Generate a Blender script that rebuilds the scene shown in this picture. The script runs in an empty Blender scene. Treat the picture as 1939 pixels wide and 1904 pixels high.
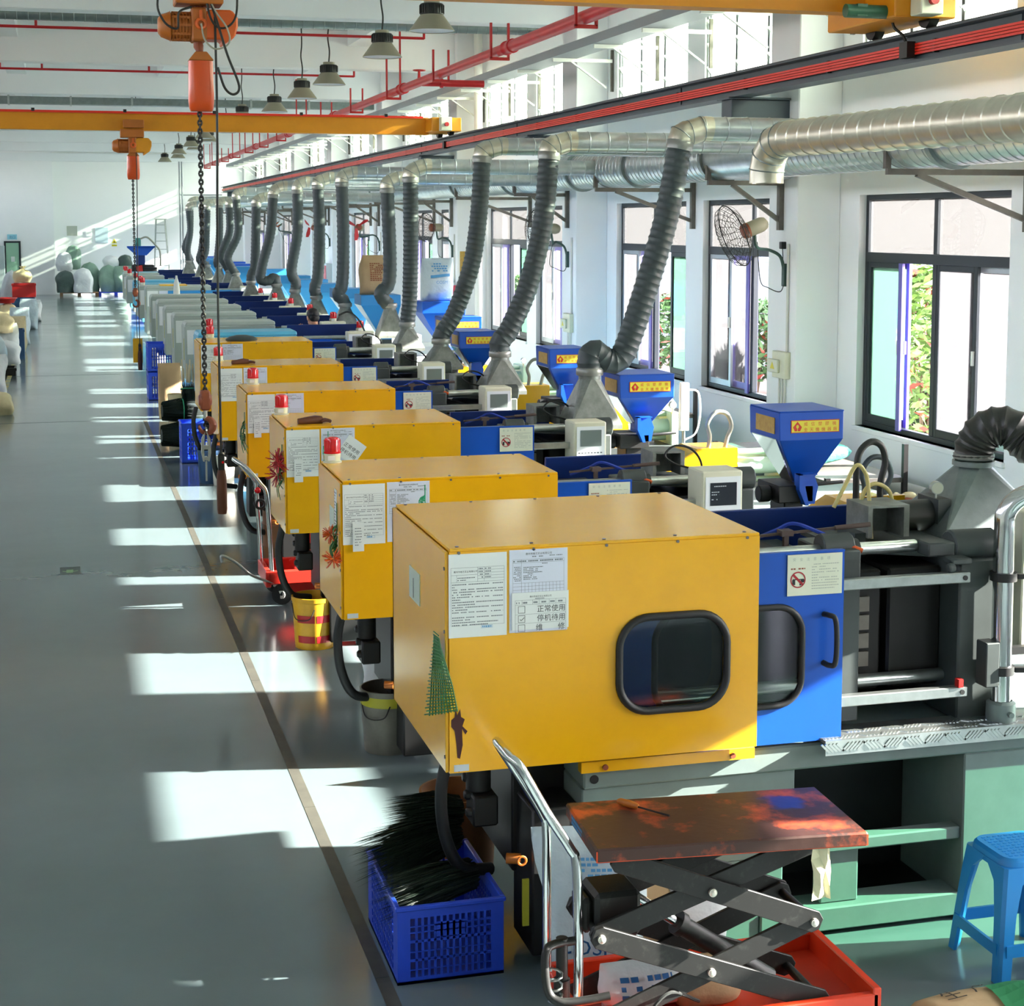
import bpy, math, random
from mathutils import Vector, Matrix, Quaternion
random.seed(7)
R = math.radians
PI = math.pi
SC = bpy.context.scene
COL = SC.collection

# ------------------------------------------------------------------ camera
cam_d = bpy.data.cameras.new('camera')
cam = bpy.data.objects.new('camera', cam_d)
COL.objects.link(cam)
cam_d.sensor_fit = 'HORIZONTAL'
cam_d.sensor_width = 36.0
cam_d.lens = 3120.0 / 1939.0 * 36.0
cam_d.shift_x = -0.0003
cam_d.shift_y = -217.0 / 1939.0
cam_d.clip_end = 400
cam.matrix_world = Matrix(((0.9647779, 0.02625909, -0.26175193, 0.0),
                           (-0.26306579, 0.09630362, -0.95995938, 0.0),
                           (0.0, 0.99500556, 0.09981947, 2.8),
                           (0, 0, 0, 1)))
SC.camera = cam

# ------------------------------------------------------------------ daylight and exposure
SUN_DIR = Vector((-1.0, 0.20, -0.435)).normalized()      # the way the light travels
sun_d = bpy.data.lights.new('sun', 'SUN')
sun_d.energy = 62.0
sun_d.angle = R(0.55)
sun_d.color = (1.0, 0.92, 0.85)
sun = bpy.data.objects.new('sun', sun_d)
COL.objects.link(sun)
sun.rotation_mode = 'QUATERNION'
sun.rotation_quaternion = SUN_DIR.to_track_quat('-Z', 'Y')
sun.location = (30, 0, 15)
W = bpy.data.worlds.new('world')
SC.world = W
W.use_nodes = True
wn = W.node_tree.nodes
wl = W.node_tree.links
wn.clear()
sky = wn.new('ShaderNodeTexSky')
sky.sky_type = 'NISHITA'
sky.sun_disc = False
sky.sun_elevation = R(23)
sky.sun_rotation = math.atan2(-SUN_DIR.x, -SUN_DIR.y)
sky.air_density = 1.0
sky.dust_density = 1.2
sky.ozone_density = 1.5
bg = wn.new('ShaderNodeBackground')
bg.inputs[1].default_value = 2.1
wo = wn.new('ShaderNodeOutputWorld')
hs = wn.new('ShaderNodeHueSaturation')
hs.inputs['Saturation'].default_value = 0.45
wl.new(sky.outputs[0], hs.inputs['Color'])
tn = wn.new('ShaderNodeMix')
tn.data_type = 'RGBA'
tn.blend_type = 'MULTIPLY'
tn.inputs[0].default_value = 1.0
tn.inputs[7].default_value = (1.0, 0.90, 0.95, 1)
wl.new(hs.outputs[0], tn.inputs[6])
wl.new(tn.outputs[2], bg.inputs[0])
wl.new(bg.outputs[0], wo.inputs[0])
SC.view_settings.view_transform = 'Standard'
SC.view_settings.look = 'None'
SC.view_settings.gamma = 1.0
SC.view_settings.use_curve_mapping = False
SC.view_settings.exposure = 0.4
try:
    cy = SC.cycles
    cy.max_bounces = 9
    cy.diffuse_bounces = 6
    cy.glossy_bounces = 4
    cy.transmission_bounces = 6
    cy.transparent_max_bounces = 16
    cy.caustics_reflective = False
    cy.caustics_refractive = False
    cy.sample_clamp_indirect = 12.0
except Exception:
    pass

# ------------------------------------------------------------------ materials
def lin(h):
    h = h.lstrip('#')
    o = []
    for i in (0, 2, 4):
        c = int(h[i:i + 2], 16) / 255.0
        o.append(c / 12.92 if c <= 0.04045 else ((c + 0.055) / 1.055) ** 2.4)
    return (o[0], o[1], o[2], 1.0)

MATS = {}
def mat(name, hexc, rough=0.5, metal=0.0, noise=None, bump=None, alt=None, coat=0.0, emit=None, spec=None, rvar=0.0, sheen=0.0):
    """principled paint; noise=(scale, amount) mixes towards alt (or a darker tone); bump=(scale, strength)"""
    m = bpy.data.materials.new(name)
    m.use_nodes = True
    nt = m.node_tree
    b = nt.nodes['Principled BSDF']
    b.inputs['Base Color'].default_value = lin(hexc)
    b.inputs['Roughness'].default_value = rough
    b.inputs['Metallic'].default_value = metal
    if spec is not None:
        b.inputs['Specular IOR Level'].default_value = spec
    if coat:
        b.inputs['Coat Weight'].default_value = coat
        b.inputs['Coat Roughness'].default_value = 0.08
    if emit:
        b.inputs['Emission Color'].default_value = lin(hexc)
        b.inputs['Emission Strength'].default_value = emit
    if noise or bump:
        tc = nt.nodes.new('ShaderNodeTexCoord')
    if noise:
        n = nt.nodes.new('ShaderNodeTexNoise')
        n.inputs['Scale'].default_value = noise[0]
        n.inputs['Detail'].default_value = 6
        n.inputs['Roughness'].default_value = 0.65
        nt.links.new(tc.outputs['Object'], n.inputs['Vector'])
        rp = nt.nodes.new('ShaderNodeValToRGB')
        rp.color_ramp.elements[0].position = noise[2] if len(noise) > 2 else 0.35
        rp.color_ramp.elements[1].position = noise[3] if len(noise) > 3 else 0.75
        rp.color_ramp.elements[0].color = (0, 0, 0, 1)
        rp.color_ramp.elements[1].color = (noise[1],) * 3 + (1,)
        nt.links.new(n.outputs['Fac'], rp.inputs['Fac'])
        mx = nt.nodes.new('ShaderNodeMix')
        mx.data_type = 'RGBA'
        c = lin(hexc)
        mx.inputs[6].default_value = c
        mx.inputs[7].default_value = lin(alt) if alt else (c[0] * .45, c[1] * .45, c[2] * .45, 1)
        nt.links.new(rp.outputs['Color'], mx.inputs[0])
        nt.links.new(mx.outputs[2], b.inputs['Base Color'])
        if rvar:
            mr = nt.nodes.new('ShaderNodeMapRange')
            mr.inputs['To Min'].default_value = max(0.02, rough - rvar)
            mr.inputs['To Max'].default_value = min(1, rough + rvar)
            nt.links.new(n.outputs['Fac'], mr.inputs['Value'])
            nt.links.new(mr.outputs[0], b.inputs['Roughness'])
    if bump:
        n2 = nt.nodes.new('ShaderNodeTexNoise')
        n2.inputs['Scale'].default_value = bump[0]
        n2.inputs['Detail'].default_value = 4
        nt.links.new(tc.outputs['Object'], n2.inputs['Vector'])
        bp = nt.nodes.new('ShaderNodeBump')
        bp.inputs['Strength'].default_value = bump[1]
        bp.inputs['Distance'].default_value = bump[2] if len(bump) > 2 else 0.01
        nt.links.new(n2.outputs['Fac'], bp.inputs['Height'])
        nt.links.new(bp.outputs[0], b.inputs['Normal'])
    MATS[name] = m
    return m

def glass(name, tint, gloss=0.05, haze=0.0):
    m = bpy.data.materials.new(name)
    m.use_nodes = True
    nt = m.node_tree
    nt.nodes.clear()
    out = nt.nodes.new('ShaderNodeOutputMaterial')
    tr = nt.nodes.new('ShaderNodeBsdfTransparent')
    tr.inputs[0].default_value = lin(tint)
    gl = nt.nodes.new('ShaderNodeBsdfGlossy')
    gl.inputs['Roughness'].default_value = gloss
    fr = nt.nodes.new('ShaderNodeFresnel')
    fr.inputs[0].default_value = 1.45
    mx = nt.nodes.new('ShaderNodeMixShader')
    nt.links.new(fr.outputs[0], mx.inputs[0])
    last = tr
    if haze:
        tl = nt.nodes.new('ShaderNodeBsdfTranslucent')
        tl.inputs[0].default_value = lin(tint)
        m2 = nt.nodes.new('ShaderNodeMixShader')
        m2.inputs[0].default_value = haze
        nt.links.new(tr.outputs[0], m2.inputs[1])
        nt.links.new(tl.outputs[0], m2.inputs[2])
        last = m2
    nt.links.new(last.outputs[0], mx.inputs[1])
    nt.links.new(gl.outputs[0], mx.inputs[2])
    nt.links.new(mx.outputs[0], out.inputs[0])
    MATS[name] = m
    return m

M = MATS
mat('wall_white', 'F3F5F6', 0.85, noise=(1.3, 0.25), alt='E2E6EA')
mat('ceiling_white', 'EFF3F5', 0.9, noise=(0.8, 0.3), alt='DFE6EA')
mat('back_white', 'F6F8F7', 0.85)
mat('yellow', 'E8AC12', 0.2, noise=(3.0, 0.35, .45, .85), alt='C28A10', rvar=.05, spec=.75)
mat('yellow_strip', 'F0B414', 0.35)
mat('crane_yellow', 'D9900A', 0.5, noise=(2, .4), alt='A86B08')
mat('crane_red', 'E02A12', 0.4)
mat('pipe_red', 'C4161C', 0.4, noise=(5, .4), alt='8E1218')
mat('hanger_red', 'B5181A', 0.45)
mat('blue', '0E4FB4', 0.32, noise=(3, .35, .45, .85), alt='0A3C92', rvar=.05)
mat('navy', '082C74', 0.35, noise=(3, .3), alt='061F55')
mat('sky_blue_paint', '57A9C8', 0.4, noise=(3, .3), alt='4690AE')
mat('far_blue', '2F86C4', 0.4)
mat('grey_paint', 'A3AFA6', 0.4, noise=(3, .3), alt='8E9A92')
mat('grey_green', '758480', 0.45, noise=(4, .5), alt='5A6A67', rvar=.08)
mat('pale_green', 'A9C7AC', 0.4, noise=(4, .4), alt='86A890')
mat('platen_grey', '3C4442', 0.5, noise=(6, .5), alt='2A302E')
mat('dark_steel', '12110F', 0.45, 0.3, noise=(9, .5), alt='0B0A09')
mat('black', '121312', 0.5)
mat('rubber', '17191A', 0.55)
mat('hose_grey', '3C4748', 0.5, noise=(8, .4), alt='2E3838')
mat('duct_tape', '8A8C86', 0.35, .3)
mat('chrome', 'D5D7D6', 0.14, 1.0)
mat('bar_steel', 'C3C9C5', 0.28, 0.9, noise=(14, .5), alt='8C938E')
mat('galv', 'B9C0C0', 0.33, 0.85, noise=(9, .55), alt='8E9798', rvar=.1)
mat('galv_warm', 'CFCBB8', 0.33, 0.8, noise=(9, .5), alt='A6A391', rvar=.1)
mat('galv_dark', '8A9594', 0.42, 0.75, noise=(9, .55), alt='67716F', rvar=.1)
mat('hood_grey', '8B908A', 0.5, 0.55, noise=(14, .7), alt='565B55', bump=(30, .15))
mat('bracket_steel', '6E6A62', 0.55, 0.3, noise=(12, .5), alt='4B463E')
mat('rail_grey', '46525A', 0.5, noise=(3, .4), alt='37424A')
mat('tray_grey', '8C9396', 0.5, .2)
mat('white_plastic', 'E4E6DF', 0.4)
mat('cream_plastic', 'D5D5BC', 0.45, noise=(5, .35), alt='B4B59B')
mat('panel_face', 'E2E8EA', 0.35)
mat('screen', '232830', 0.12, coat=.5)
mat('screen_pale', '6E7A76', 0.15)
mat('key_print', '5C6266', 0.6)
mat('paper', 'DDE3E0', 0.55)
mat('paper_blue', 'D2D8E6', 0.4)
mat('plate_green', 'B9C8B4', 0.3)
mat('sign_cream', 'D2D6C2', 0.4, noise=(8, .3), alt='BCC2A8')
mat('ink', '23282C', 0.7)
mat('ink_soft', '6A7378', 0.7)
mat('ink_faint', '9DA59A', 0.7)
mat('stamp_blue', '5E9AC6', 0.6)
mat('sign_red', '9C1622', 0.5)
mat('sticker_yellow', 'D9CE3A', 0.4)
mat('sticker_red', 'C52A16', 0.4)
mat('sticker_gold', 'B08A3A', 0.4, noise=(30, .7), alt='D0B060')
mat('label_grey', 'B9C2C6', 0.5)
mat('paint_chip', '3B1512', 0.7)
mat('orange', 'D8601A', 0.4, noise=(5, .35), alt='B64A12')
mat('orange_brown', 'B2651C', 0.5, noise=(5, .4), alt='8A4A14')
mat('hook_brown', '8A4424', 0.55, noise=(12, .5), alt='5F2E1A')
mat('iron', '2A2826', 0.5, .5)
mat('leather', '5A3018', 0.65, noise=(10, .5), alt='3E200F')
mat('cable_black', '1E211E', 0.5)
mat('cable_grey', '9A9A8A', 0.5)
mat('cable_yellow', 'CDBF7A', 0.5)
mat('cable_blue', '1E3A9A', 0.5)
mat('lens_red', 'D8101C', 0.15, coat=.4)
mat('lamp_tan', '8D8874', 0.5)
mat('lamp_black', '101413', 0.45)
mat('lamp_glass', 'DCE4F2', 0.2)
mat('crate_blue', '1F45C4', 0.38, noise=(6, .3), alt='163599')
mat('crate_bright', '2F5BE6', 0.38)
mat('grass_dark', '0F2416', 0.6)
mat('grass_green', '1C4A2A', 0.5)
mat('plastic_green', '2C6B32', 0.4)
mat('plastic_red', 'B7221E', 0.4)
mat('plastic_orange', 'D2591E', 0.4)
mat('twine_green', '2C9A6A', 0.5)
mat('kraft', 'B59A72', 0.75, noise=(7, .35), alt='9A7E58', bump=(9, .5, .02))
mat('sack_white', 'D3D9DA', 0.55, noise=(5, .3), alt='B2BBC0', bump=(8, .6, .03))
mat('sack_clear', 'C6D6DC', 0.3, noise=(5, .3), alt='A5BCC6', bump=(8, .6, .03))
mat('sack_green', '7E9C8C', 0.5, noise=(5, .5), alt='5C7C6E', bump=(7, .6, .03))
mat('sack_darkgreen', '3B4C48', 0.4, noise=(5, .5), alt='57706A', bump=(7, .6, .03))
mat('sack_cream', 'D8C9A0', 0.6, noise=(5, .4), alt='BCA878', bump=(7, .6, .03))
mat('sack_print', '1C5D96', 0.6)
mat('sack_print_light', '4F95C8', 0.6)
mat('print_dark', '30261C', 0.7)
mat('print_green', '1E7A48', 0.7)
mat('teal_bag', '3F9C8C', 0.35, noise=(5, .4), alt='62B8AC', bump=(6, .7, .04))
mat('cardboard', 'A58158', 0.8)
mat('pvc_grey', 'C9C9C4', 0.4, noise=(4, .3), alt='AFAFAA')
mat('lift_red', 'CE3814', 0.4, noise=(7, .5), alt='B02D12')
mat('cart_red', 'D22A1C', 0.4, noise=(6, .4), alt='A81D14')
mat('arm_black', '191A18', 0.5, .2, noise=(30, .35, .55, .75), alt='4E514B')
mat('pin_steel', 'D9D5C6', 0.3, .6)
mat('stool_blue', '1E83CC', 0.35)
mat('pail_yellow', 'D8A21A', 0.45, noise=(8, .5), alt='9A7216')
mat('pail_red', 'A8161C', 0.5)
mat('pail_grey', '77756A', 0.5, .2, noise=(8, .6), alt='4C4A42')
mat('pail_white', 'C9C6BA', 0.5, noise=(8, .6), alt='8F8A7C')
mat('pail_olive', 'A9A526', 0.5)
mat('rust_barrel', '7A4A1C', 0.6, noise=(9, .6), alt='4F2D12')
mat('bin_blue', '20466C', 0.5)
mat('frame_dark', '2A3136', 0.4, .3)
mat('frame_violet', '6E66B4', 0.35, .2)
mat('frame_alu', 'B4BAC0', 0.35, .7)
mat('pallet_wood', '6B5238', 0.8)
mat('pallet_blue', '1F3CC0', 0.45)
mat('skin', 'C08A6C', 0.55)
mat('hair', '14110F', 0.6)
mat('shirt', '20242A', 0.85)
mat('trousers', '2B3038', 0.85)
mat('leaf_a', '4E7434', 0.5, noise=(6, .6), alt='7A9448')
mat('leaf_b', '2C4E2A', 0.5, noise=(6, .6), alt='557842')
mat('leaf_red', '7E3428', 0.5)
mat('bark', '6A5A4A', 0.8)
mat('fence_render', '7C8894', 0.9)
mat('paving', '9C8A80', 0.9, noise=(3, .4), alt='8A786C')
mat('conduit', 'D8D8D0', 0.5)
mat('warn_yellow', 'D8C820', 0.5)
mat('door_grey', 'B6C4C6', 0.5)
mat('notice_cyan', '8FCFE0', 0.5)
mat('fire_red', 'C23A52', 0.5)
glass('pane_clear', 'F8FAFA', 0.03, haze=.04)
glass('pane_haze', 'F4F6F9', 0.05, haze=.05)
glass('pane_green', 'DDF5EA', 0.03, haze=.12)
glass('pane_dark', 'DDE2E2', 0.04)
glass('blade_glass', 'EEF8EE', 0.1, haze=.55)
glass('flap_clear', 'B9B4DC', 0.08, haze=.35)

def floor_mat():
    m = mat('floor_epoxy', '687779', 0.15, noise=(0.55, .55, .3, .75), alt='586564', rvar=.07)
    nt = m.node_tree
    b = nt.nodes['Principled BSDF']
    n = nt.nodes.new('ShaderNodeTexNoise')
    n.inputs['Scale'].default_value = 2.2
    n.inputs['Detail'].default_value = 3
    tc = nt.nodes.new('ShaderNodeTexCoord')
    nt.links.new(tc.outputs['Object'], n.inputs['Vector'])
    bp = nt.nodes.new('ShaderNodeBump')
    bp.inputs['Strength'].default_value = 0.08
    bp.inputs['Distance'].default_value = 0.02
    nt.links.new(n.outputs['Fac'], bp.inputs['Height'])
    nt.links.new(bp.outputs[0], b.inputs['Normal'])
floor_mat()

def table_top_mat():
    """worn orange paint: brown-black grime and a blue smear"""
    m = mat('table_worn', 'B84A22', 0.45, noise=(4.5, .97, .36, .50), alt='33221C', bump=(25, .1))
    nt = m.node_tree
    b = nt.nodes['Principled BSDF']
    src = b.inputs['Base Color'].links[0].from_socket
    tc = nt.nodes.new('ShaderNodeTexCoord')
    vm = nt.nodes.new('ShaderNodeVectorMath')
    vm.operation = 'DISTANCE'
    vm.inputs[1].default_value = (0.29, 0.056, 0.8)
    n = nt.nodes.new('ShaderNodeTexNoise')
    n.inputs['Scale'].default_value = 14
    nt.links.new(tc.outputs['Object'], n.inputs['Vector'])
    nt.links.new(tc.outputs['Object'], vm.inputs[0])
    ad = nt.nodes.new('ShaderNodeMath')
    ad.operation = 'MULTIPLY_ADD'
    ad.inputs[1].default_value = 0.12
    nt.links.new(n.outputs['Fac'], ad.inputs[0])
    nt.links.new(vm.outputs['Value'], ad.inputs[2])
    mr = nt.nodes.new('ShaderNodeMapRange')
    mr.inputs['From Min'].default_value = 0.10
    mr.inputs['From Max'].default_value = 0.14
    mr.inputs['To Min'].default_value = 0.9
    mr.inputs['To Max'].default_value = 0.0
    nt.links.new(ad.outputs[0], mr.inputs['Value'])
    mx = nt.nodes.new('ShaderNodeMix')
    mx.data_type = 'RGBA'
    mx.inputs[7].default_value = lin('12348C')
    nt.links.new(src, mx.inputs[6])
    nt.links.new(mr.outputs[0], mx.inputs[0])
    nt.links.new(mx.outputs[2], b.inputs['Base Color'])
table_top_mat()
# ------------------------------------------------------------------ mesh builder
class MB:
    def __init__(s):
        s.v = []; s.f = []; s.mi = []; s.cur = 0; s.sm = []; s.smooth = False
    def m(s, i, smooth=None):
        s.cur = i
        if smooth is not None: s.smooth = smooth
        return s
    def face(s, idx):
        s.f.append(tuple(idx)); s.mi.append(s.cur); s.sm.append(s.smooth)
    def pts(s, ps):
        n = len(s.v); s.v.extend([tuple(p) for p in ps]); return list(range(n, n + len(ps)))
    def poly(s, ps):
        s.face(s.pts(ps))
    def box(s, x0, x1, y0, y1, z0, z1):
        i = s.pts([(x0, y0, z0), (x1, y0, z0), (x1, y1, z0), (x0, y1, z0), (x0, y0, z1), (x1, y0, z1), (x1, y1, z1), (x0, y1, z1)])
        for q in ((3, 2, 1, 0), (4, 5, 6, 7), (0, 1, 5, 4), (1, 2, 6, 5), (2, 3, 7, 6), (3, 0, 4, 7)):
            s.face([i[k] for k in q])
        return s
    def obox(s, c, ux, uy, uz, hx, hy, hz):
        c = Vector(c); ux = Vector(ux).normalized() * hx; uy = Vector(uy).normalized() * hy; uz = Vector(uz).normalized() * hz
        P = [c - ux - uy - uz, c + ux - uy - uz, c + ux + uy - uz, c - ux + uy - uz, c - ux - uy + uz, c + ux - uy + uz, c + ux + uy + uz, c - ux + uy + uz]
        i = s.pts(P)
        for q in ((3, 2, 1, 0), (4, 5, 6, 7), (0, 1, 5, 4), (1, 2, 6, 5), (2, 3, 7, 6), (3, 0, 4, 7)):
            s.face([i[k] for k in q])
        return s
    def bar(s, a, b, w, h, up=(0, 0, 1)):
        a = Vector(a); b = Vector(b); d = (b - a)
        u = d.normalized(); up = Vector(up)
        if abs(u.dot(up)) > .98: up = Vector((1, 0, 0))
        sd = u.cross(up).normalized(); up = sd.cross(u)
        return s.obox((a + b) / 2, u, sd, up, d.length / 2, w / 2, h / 2)
    def hexa(s, A, B):
        """two quads (bottom, top) of 4 points"""
        i = s.pts(list(A) + list(B))
        for q in ((3, 2, 1, 0), (4, 5, 6, 7), (0, 1, 5, 4), (1, 2, 6, 5), (2, 3, 7, 6), (3, 0, 4, 7)):
            s.face([i[k] for k in q])
        return s
    def prism(s, poly, axis, a, b):
        """poly: list of 2d points; extruded along axis from a to b"""
        def put(p, t):
            if axis == 'y': return (p[0], t, p[1])
            if axis == 'x': return (t, p[0], p[1])
            return (p[0], p[1], t)
        n = len(poly)
        i = s.pts([put(p, a) for p in poly]); j = s.pts([put(p, b) for p in poly])
        s.face(i); s.face(j[::-1])
        for k in range(n):
            s.face([i[k], j[k], j[(k + 1) % n], i[(k + 1) % n]])
        return s
    def tube(s, path, r, n=8, caps=True, closed=False, prof=None):
        P = [Vector(p) for p in path]
        N = len(P)
        rs = r if isinstance(r, (list, tuple)) else [r] * N
        T = []
        for k in range(N):
            a = P[(k - 1) % N] if (closed or k > 0) else P[k]
            b = P[(k + 1) % N] if (closed or k < N - 1) else P[k]
            t = (b - a)
            T.append(t.normalized() if t.length > 1e-9 else Vector((0, 0, 1)))
        up = Vector((0, 0, 1))
        if abs(T[0].dot(up)) > .9: up = Vector((1, 0, 0))
        nrm = (up - T[0] * up.dot(T[0])).normalized()
        rings = []
        for k in range(N):
            if k:
                q = T[k - 1].rotation_difference(T[k])
                nrm = q @ nrm
                nrm = (nrm - T[k] * nrm.dot(T[k])).normalized()
            bn = T[k].cross(nrm)
            ring = []
            for j in range(n):
                a = 2 * PI * j / n
                ring.append(P[k] + (nrm * math.cos(a) + bn * math.sin(a)) * rs[k])
            rings.append(s.pts(ring))
        sm = s.smooth; s.smooth = True
        for k in range(N if closed else N - 1):
            A = rings[k]; B = rings[(k + 1) % N]
            for j in range(n):
                s.face([A[j], A[(j + 1) % n], B[(j + 1) % n], B[j]])
        s.smooth = sm
        if caps and not closed:
            s.face(rings[0][::-1]); s.face(rings[-1])
        return s
    def cyl(s, a, b, r, n=12, r2=None, caps=True):
        return s.tube([a, b], [r, r if r2 is None else r2], n, caps)
    def lathe(s, prof, n=16, c=(0, 0, 0), axis='z', cap0=False, cap1=False):
        rings = []
        for (r, z) in prof:
            ring = []
            for j in range(n):
                a = 2 * PI * j / n
                x, y = r * math.cos(a), r * math.sin(a)
                if axis == 'z': p = (c[0] + x, c[1] + y, c[2] + z)
                elif axis == 'y': p = (c[0] + x, c[1] + z, c[2] - y)
                else: p = (c[0] + z, c[1] + x, c[2] + y)
                ring.append(p)
            rings.append(s.pts(ring))
        sm = s.smooth; s.smooth = True
        for k in range(len(rings) - 1):
            A, B = rings[k], rings[k + 1]
            for j in range(n):
                s.face([A[j], A[(j + 1) % n], B[(j + 1) % n], B[j]])
        s.smooth = sm
        if cap0: s.face(rings[0][::-1])
        if cap1: s.face(rings[-1])
        return s
    def torus(s, c, R0, r, ax=(0, 0, 1), n=24, k=8, arc=(0, 2 * PI), flat=1.0, e1=None):
        ax = Vector(ax).normalized()
        if e1 is None:
            e1 = ax.orthogonal().normalized()
        e1 = Vector(e1).normalized(); e2 = ax.cross(e1)
        full = abs(arc[1] - arc[0] - 2 * PI) < 1e-6
        N = n if full else n + 1
        path = [Vector(c) + (e1 * math.cos(arc[0] + (arc[1] - arc[0]) * i / n) + e2 * flat * math.sin(arc[0] + (arc[1] - arc[0]) * i / n)) * R0 for i in range(N)]
        return s.tube(path, r, k, True, full)
    def sphere(s, c, rx, ry=None, rz=None, n=12, k=8):
        ry = rx if ry is None else ry; rz = rx if rz is None else rz
        prof = []
        rings = []
        for i in range(k + 1):
            t = -PI / 2 + PI * i / k
            rings.append(s.pts([(c[0] + rx * math.cos(t) * math.cos(2 * PI * j / n), c[1] + ry * math.cos(t) * math.sin(2 * PI * j / n), c[2] + rz * math.sin(t)) for j in range(n)]))
        sm = s.smooth; s.smooth = True
        for i in range(k):
            for j in range(n):
                s.face([rings[i][j], rings[i][(j + 1) % n], rings[i + 1][(j + 1) % n], rings[i + 1][j]])
        s.smooth = sm
        return s
    def text(s, body, o, u, v, h, align='left', bold=False, sx=1.0):
        vs, fs, w = text_geo(body, bold)
        o = Vector(o); u = Vector(u).normalized() * h * sx; v = Vector(v).normalized() * h
        off = {'left': 0, 'center': -w / 2, 'right': -w}[align]
        i = s.pts([o + u * (p[0] + off) + v * p[1] for p in vs])
        for f in fs: s.face([i[k] for k in f])
        return s
    def build(s, name, mats, parent=None, org=None, bevel=0.0, angle=None, kind=None, seg=1):
        me = bpy.data.meshes.new(name)
        o0 = Vector(org) if org is not None else (parent_org(parent) if parent is not None else Vector((0, 0, 0)))
        me.from_pydata([(p[0] - o0.x, p[1] - o0.y, p[2] - o0.z) for p in s.v], [], s.f)
        if not isinstance(mats, (list, tuple)): mats = [mats]
        for mm in mats: me.materials.append(M[mm] if isinstance(mm, str) else mm)
        me.polygons.foreach_set('material_index', s.mi)
        me.polygons.foreach_set('use_smooth', s.sm)
        me.update()
        if angle is not None:
            me.polygons.foreach_set('use_smooth', [True] * len(me.polygons))
            me.set_sharp_from_angle(angle=R(angle))
        elif any(s.sm):
            me.set_sharp_from_angle(angle=R(50))
        o = bpy.data.objects.new(name, me)
        COL.objects.link(o)
        if parent is not None:
            o.parent = parent
            o['_o'] = list(o0)
        else:
            o.location = o0
            o['_o'] = list(o0)
        if bevel:
            bm = o.modifiers.new('bevel', 'BEVEL')
            bm.width = bevel; bm.segments = seg; bm.limit_method = 'ANGLE'; bm.angle_limit = R(40)
        if kind: o['kind'] = kind
        return o

_TXT = {}
def text_geo(body, bold=False):
    if body in _TXT: return _TXT[body]
    c = bpy.data.curves.new('txt', 'FONT')
    c.body = body; c.size = 1.0; c.resolution_u = 2
    o = bpy.data.objects.new('txt', c)
    COL.objects.link(o)
    bpy.context.view_layer.update()
    me = o.to_mesh()
    vs = [tuple(v.co) for v in me.vertices]
    fs = [tuple(p.vertices) for p in me.polygons]
    o.to_mesh_clear()
    bpy.data.objects.remove(o)
    bpy.data.curves.remove(c)
    w = max([p[0] for p in vs] + [0])
    _TXT[body] = (vs, fs, w)
    return _TXT[body]

def parent_org(p):
    return Vector(p['_o'])

def tag(o, label=None, cat=None, group=None, kind=None):
    if label: o['label'] = label
    if cat: o['category'] = cat
    if group: o['group'] = group
    if kind: o['kind'] = kind
    return o

def thing(name, loc, label=None, cat=None, group=None, kind=None):
    o = bpy.data.objects.new(name, None)
    COL.objects.link(o)
    o.location = loc
    o['_o'] = list(loc)
    o.empty_display_size = .1
    return tag(o, label, cat, group, kind)

def group_part(name, parent):
    """an empty part that carries sub-parts"""
    o = bpy.data.objects.new(name, None)
    COL.objects.link(o)
    o.parent = parent
    o['_o'] = list(parent_org(parent))
    return o

def copy_tree(o, loc=None, parent=None):
    c = o.copy()
    COL.objects.link(c)
    if parent is not None: c.parent = parent
    if loc is not None: c.location = loc
    for ch in KIDS.get(o.name, []) or [x for x in o.children]:
        copy_tree(ch, None, c)
    return c
KIDS = {}

def spline(pts, k=6):
    """Catmull-Rom through pts"""
    P = [Vector(p) for p in pts]
    if len(P) < 3: return P
    out = []
    for i in range(len(P) - 1):
        p0 = P[i - 1] if i else P[0] * 2 - P[1]
        p1, p2 = P[i], P[i + 1]
        p3 = P[i + 2] if i + 2 < len(P) else P[-1] * 2 - P[-2]
        for j in range(k):
            t = j / k
            out.append(.5 * ((2 * p1) + (p2 - p0) * t + (2 * p0 - 5 * p1 + 4 * p2 - p3) * t * t + (3 * p1 - p0 - 3 * p2 + p3) * t ** 3))
    out.append(P[-1])
    return out

def resample(path, step):
    out = [path[0]]; acc = 0
    for a, b in zip(path, path[1:]):
        L = (b - a).length
        while acc + L >= step:
            t = (step - acc) / L
            a = a + (b - a) * t
            L = (b - a).length
            acc = 0
            out.append(a.copy())
        acc += L
    if (out[-1] - path[-1]).length > step * .3: out.append(path[-1])
    return out

def rrect(cx, cz, w, h, r, n=6):
    """rounded rectangle, counter-clockwise"""
    out = []
    for (sx, sz, a0) in ((1, 1, 0), (-1, 1, 90), (-1, -1, 180), (1, -1, 270)):
        for i in range(n + 1):
            a = R(a0 + 90 * i / n)
            out.append((cx + sx * (w / 2 - r) + r * math.cos(a), cz + sz * (h / 2 - r) + r * math.sin(a)))
    return out

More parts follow.
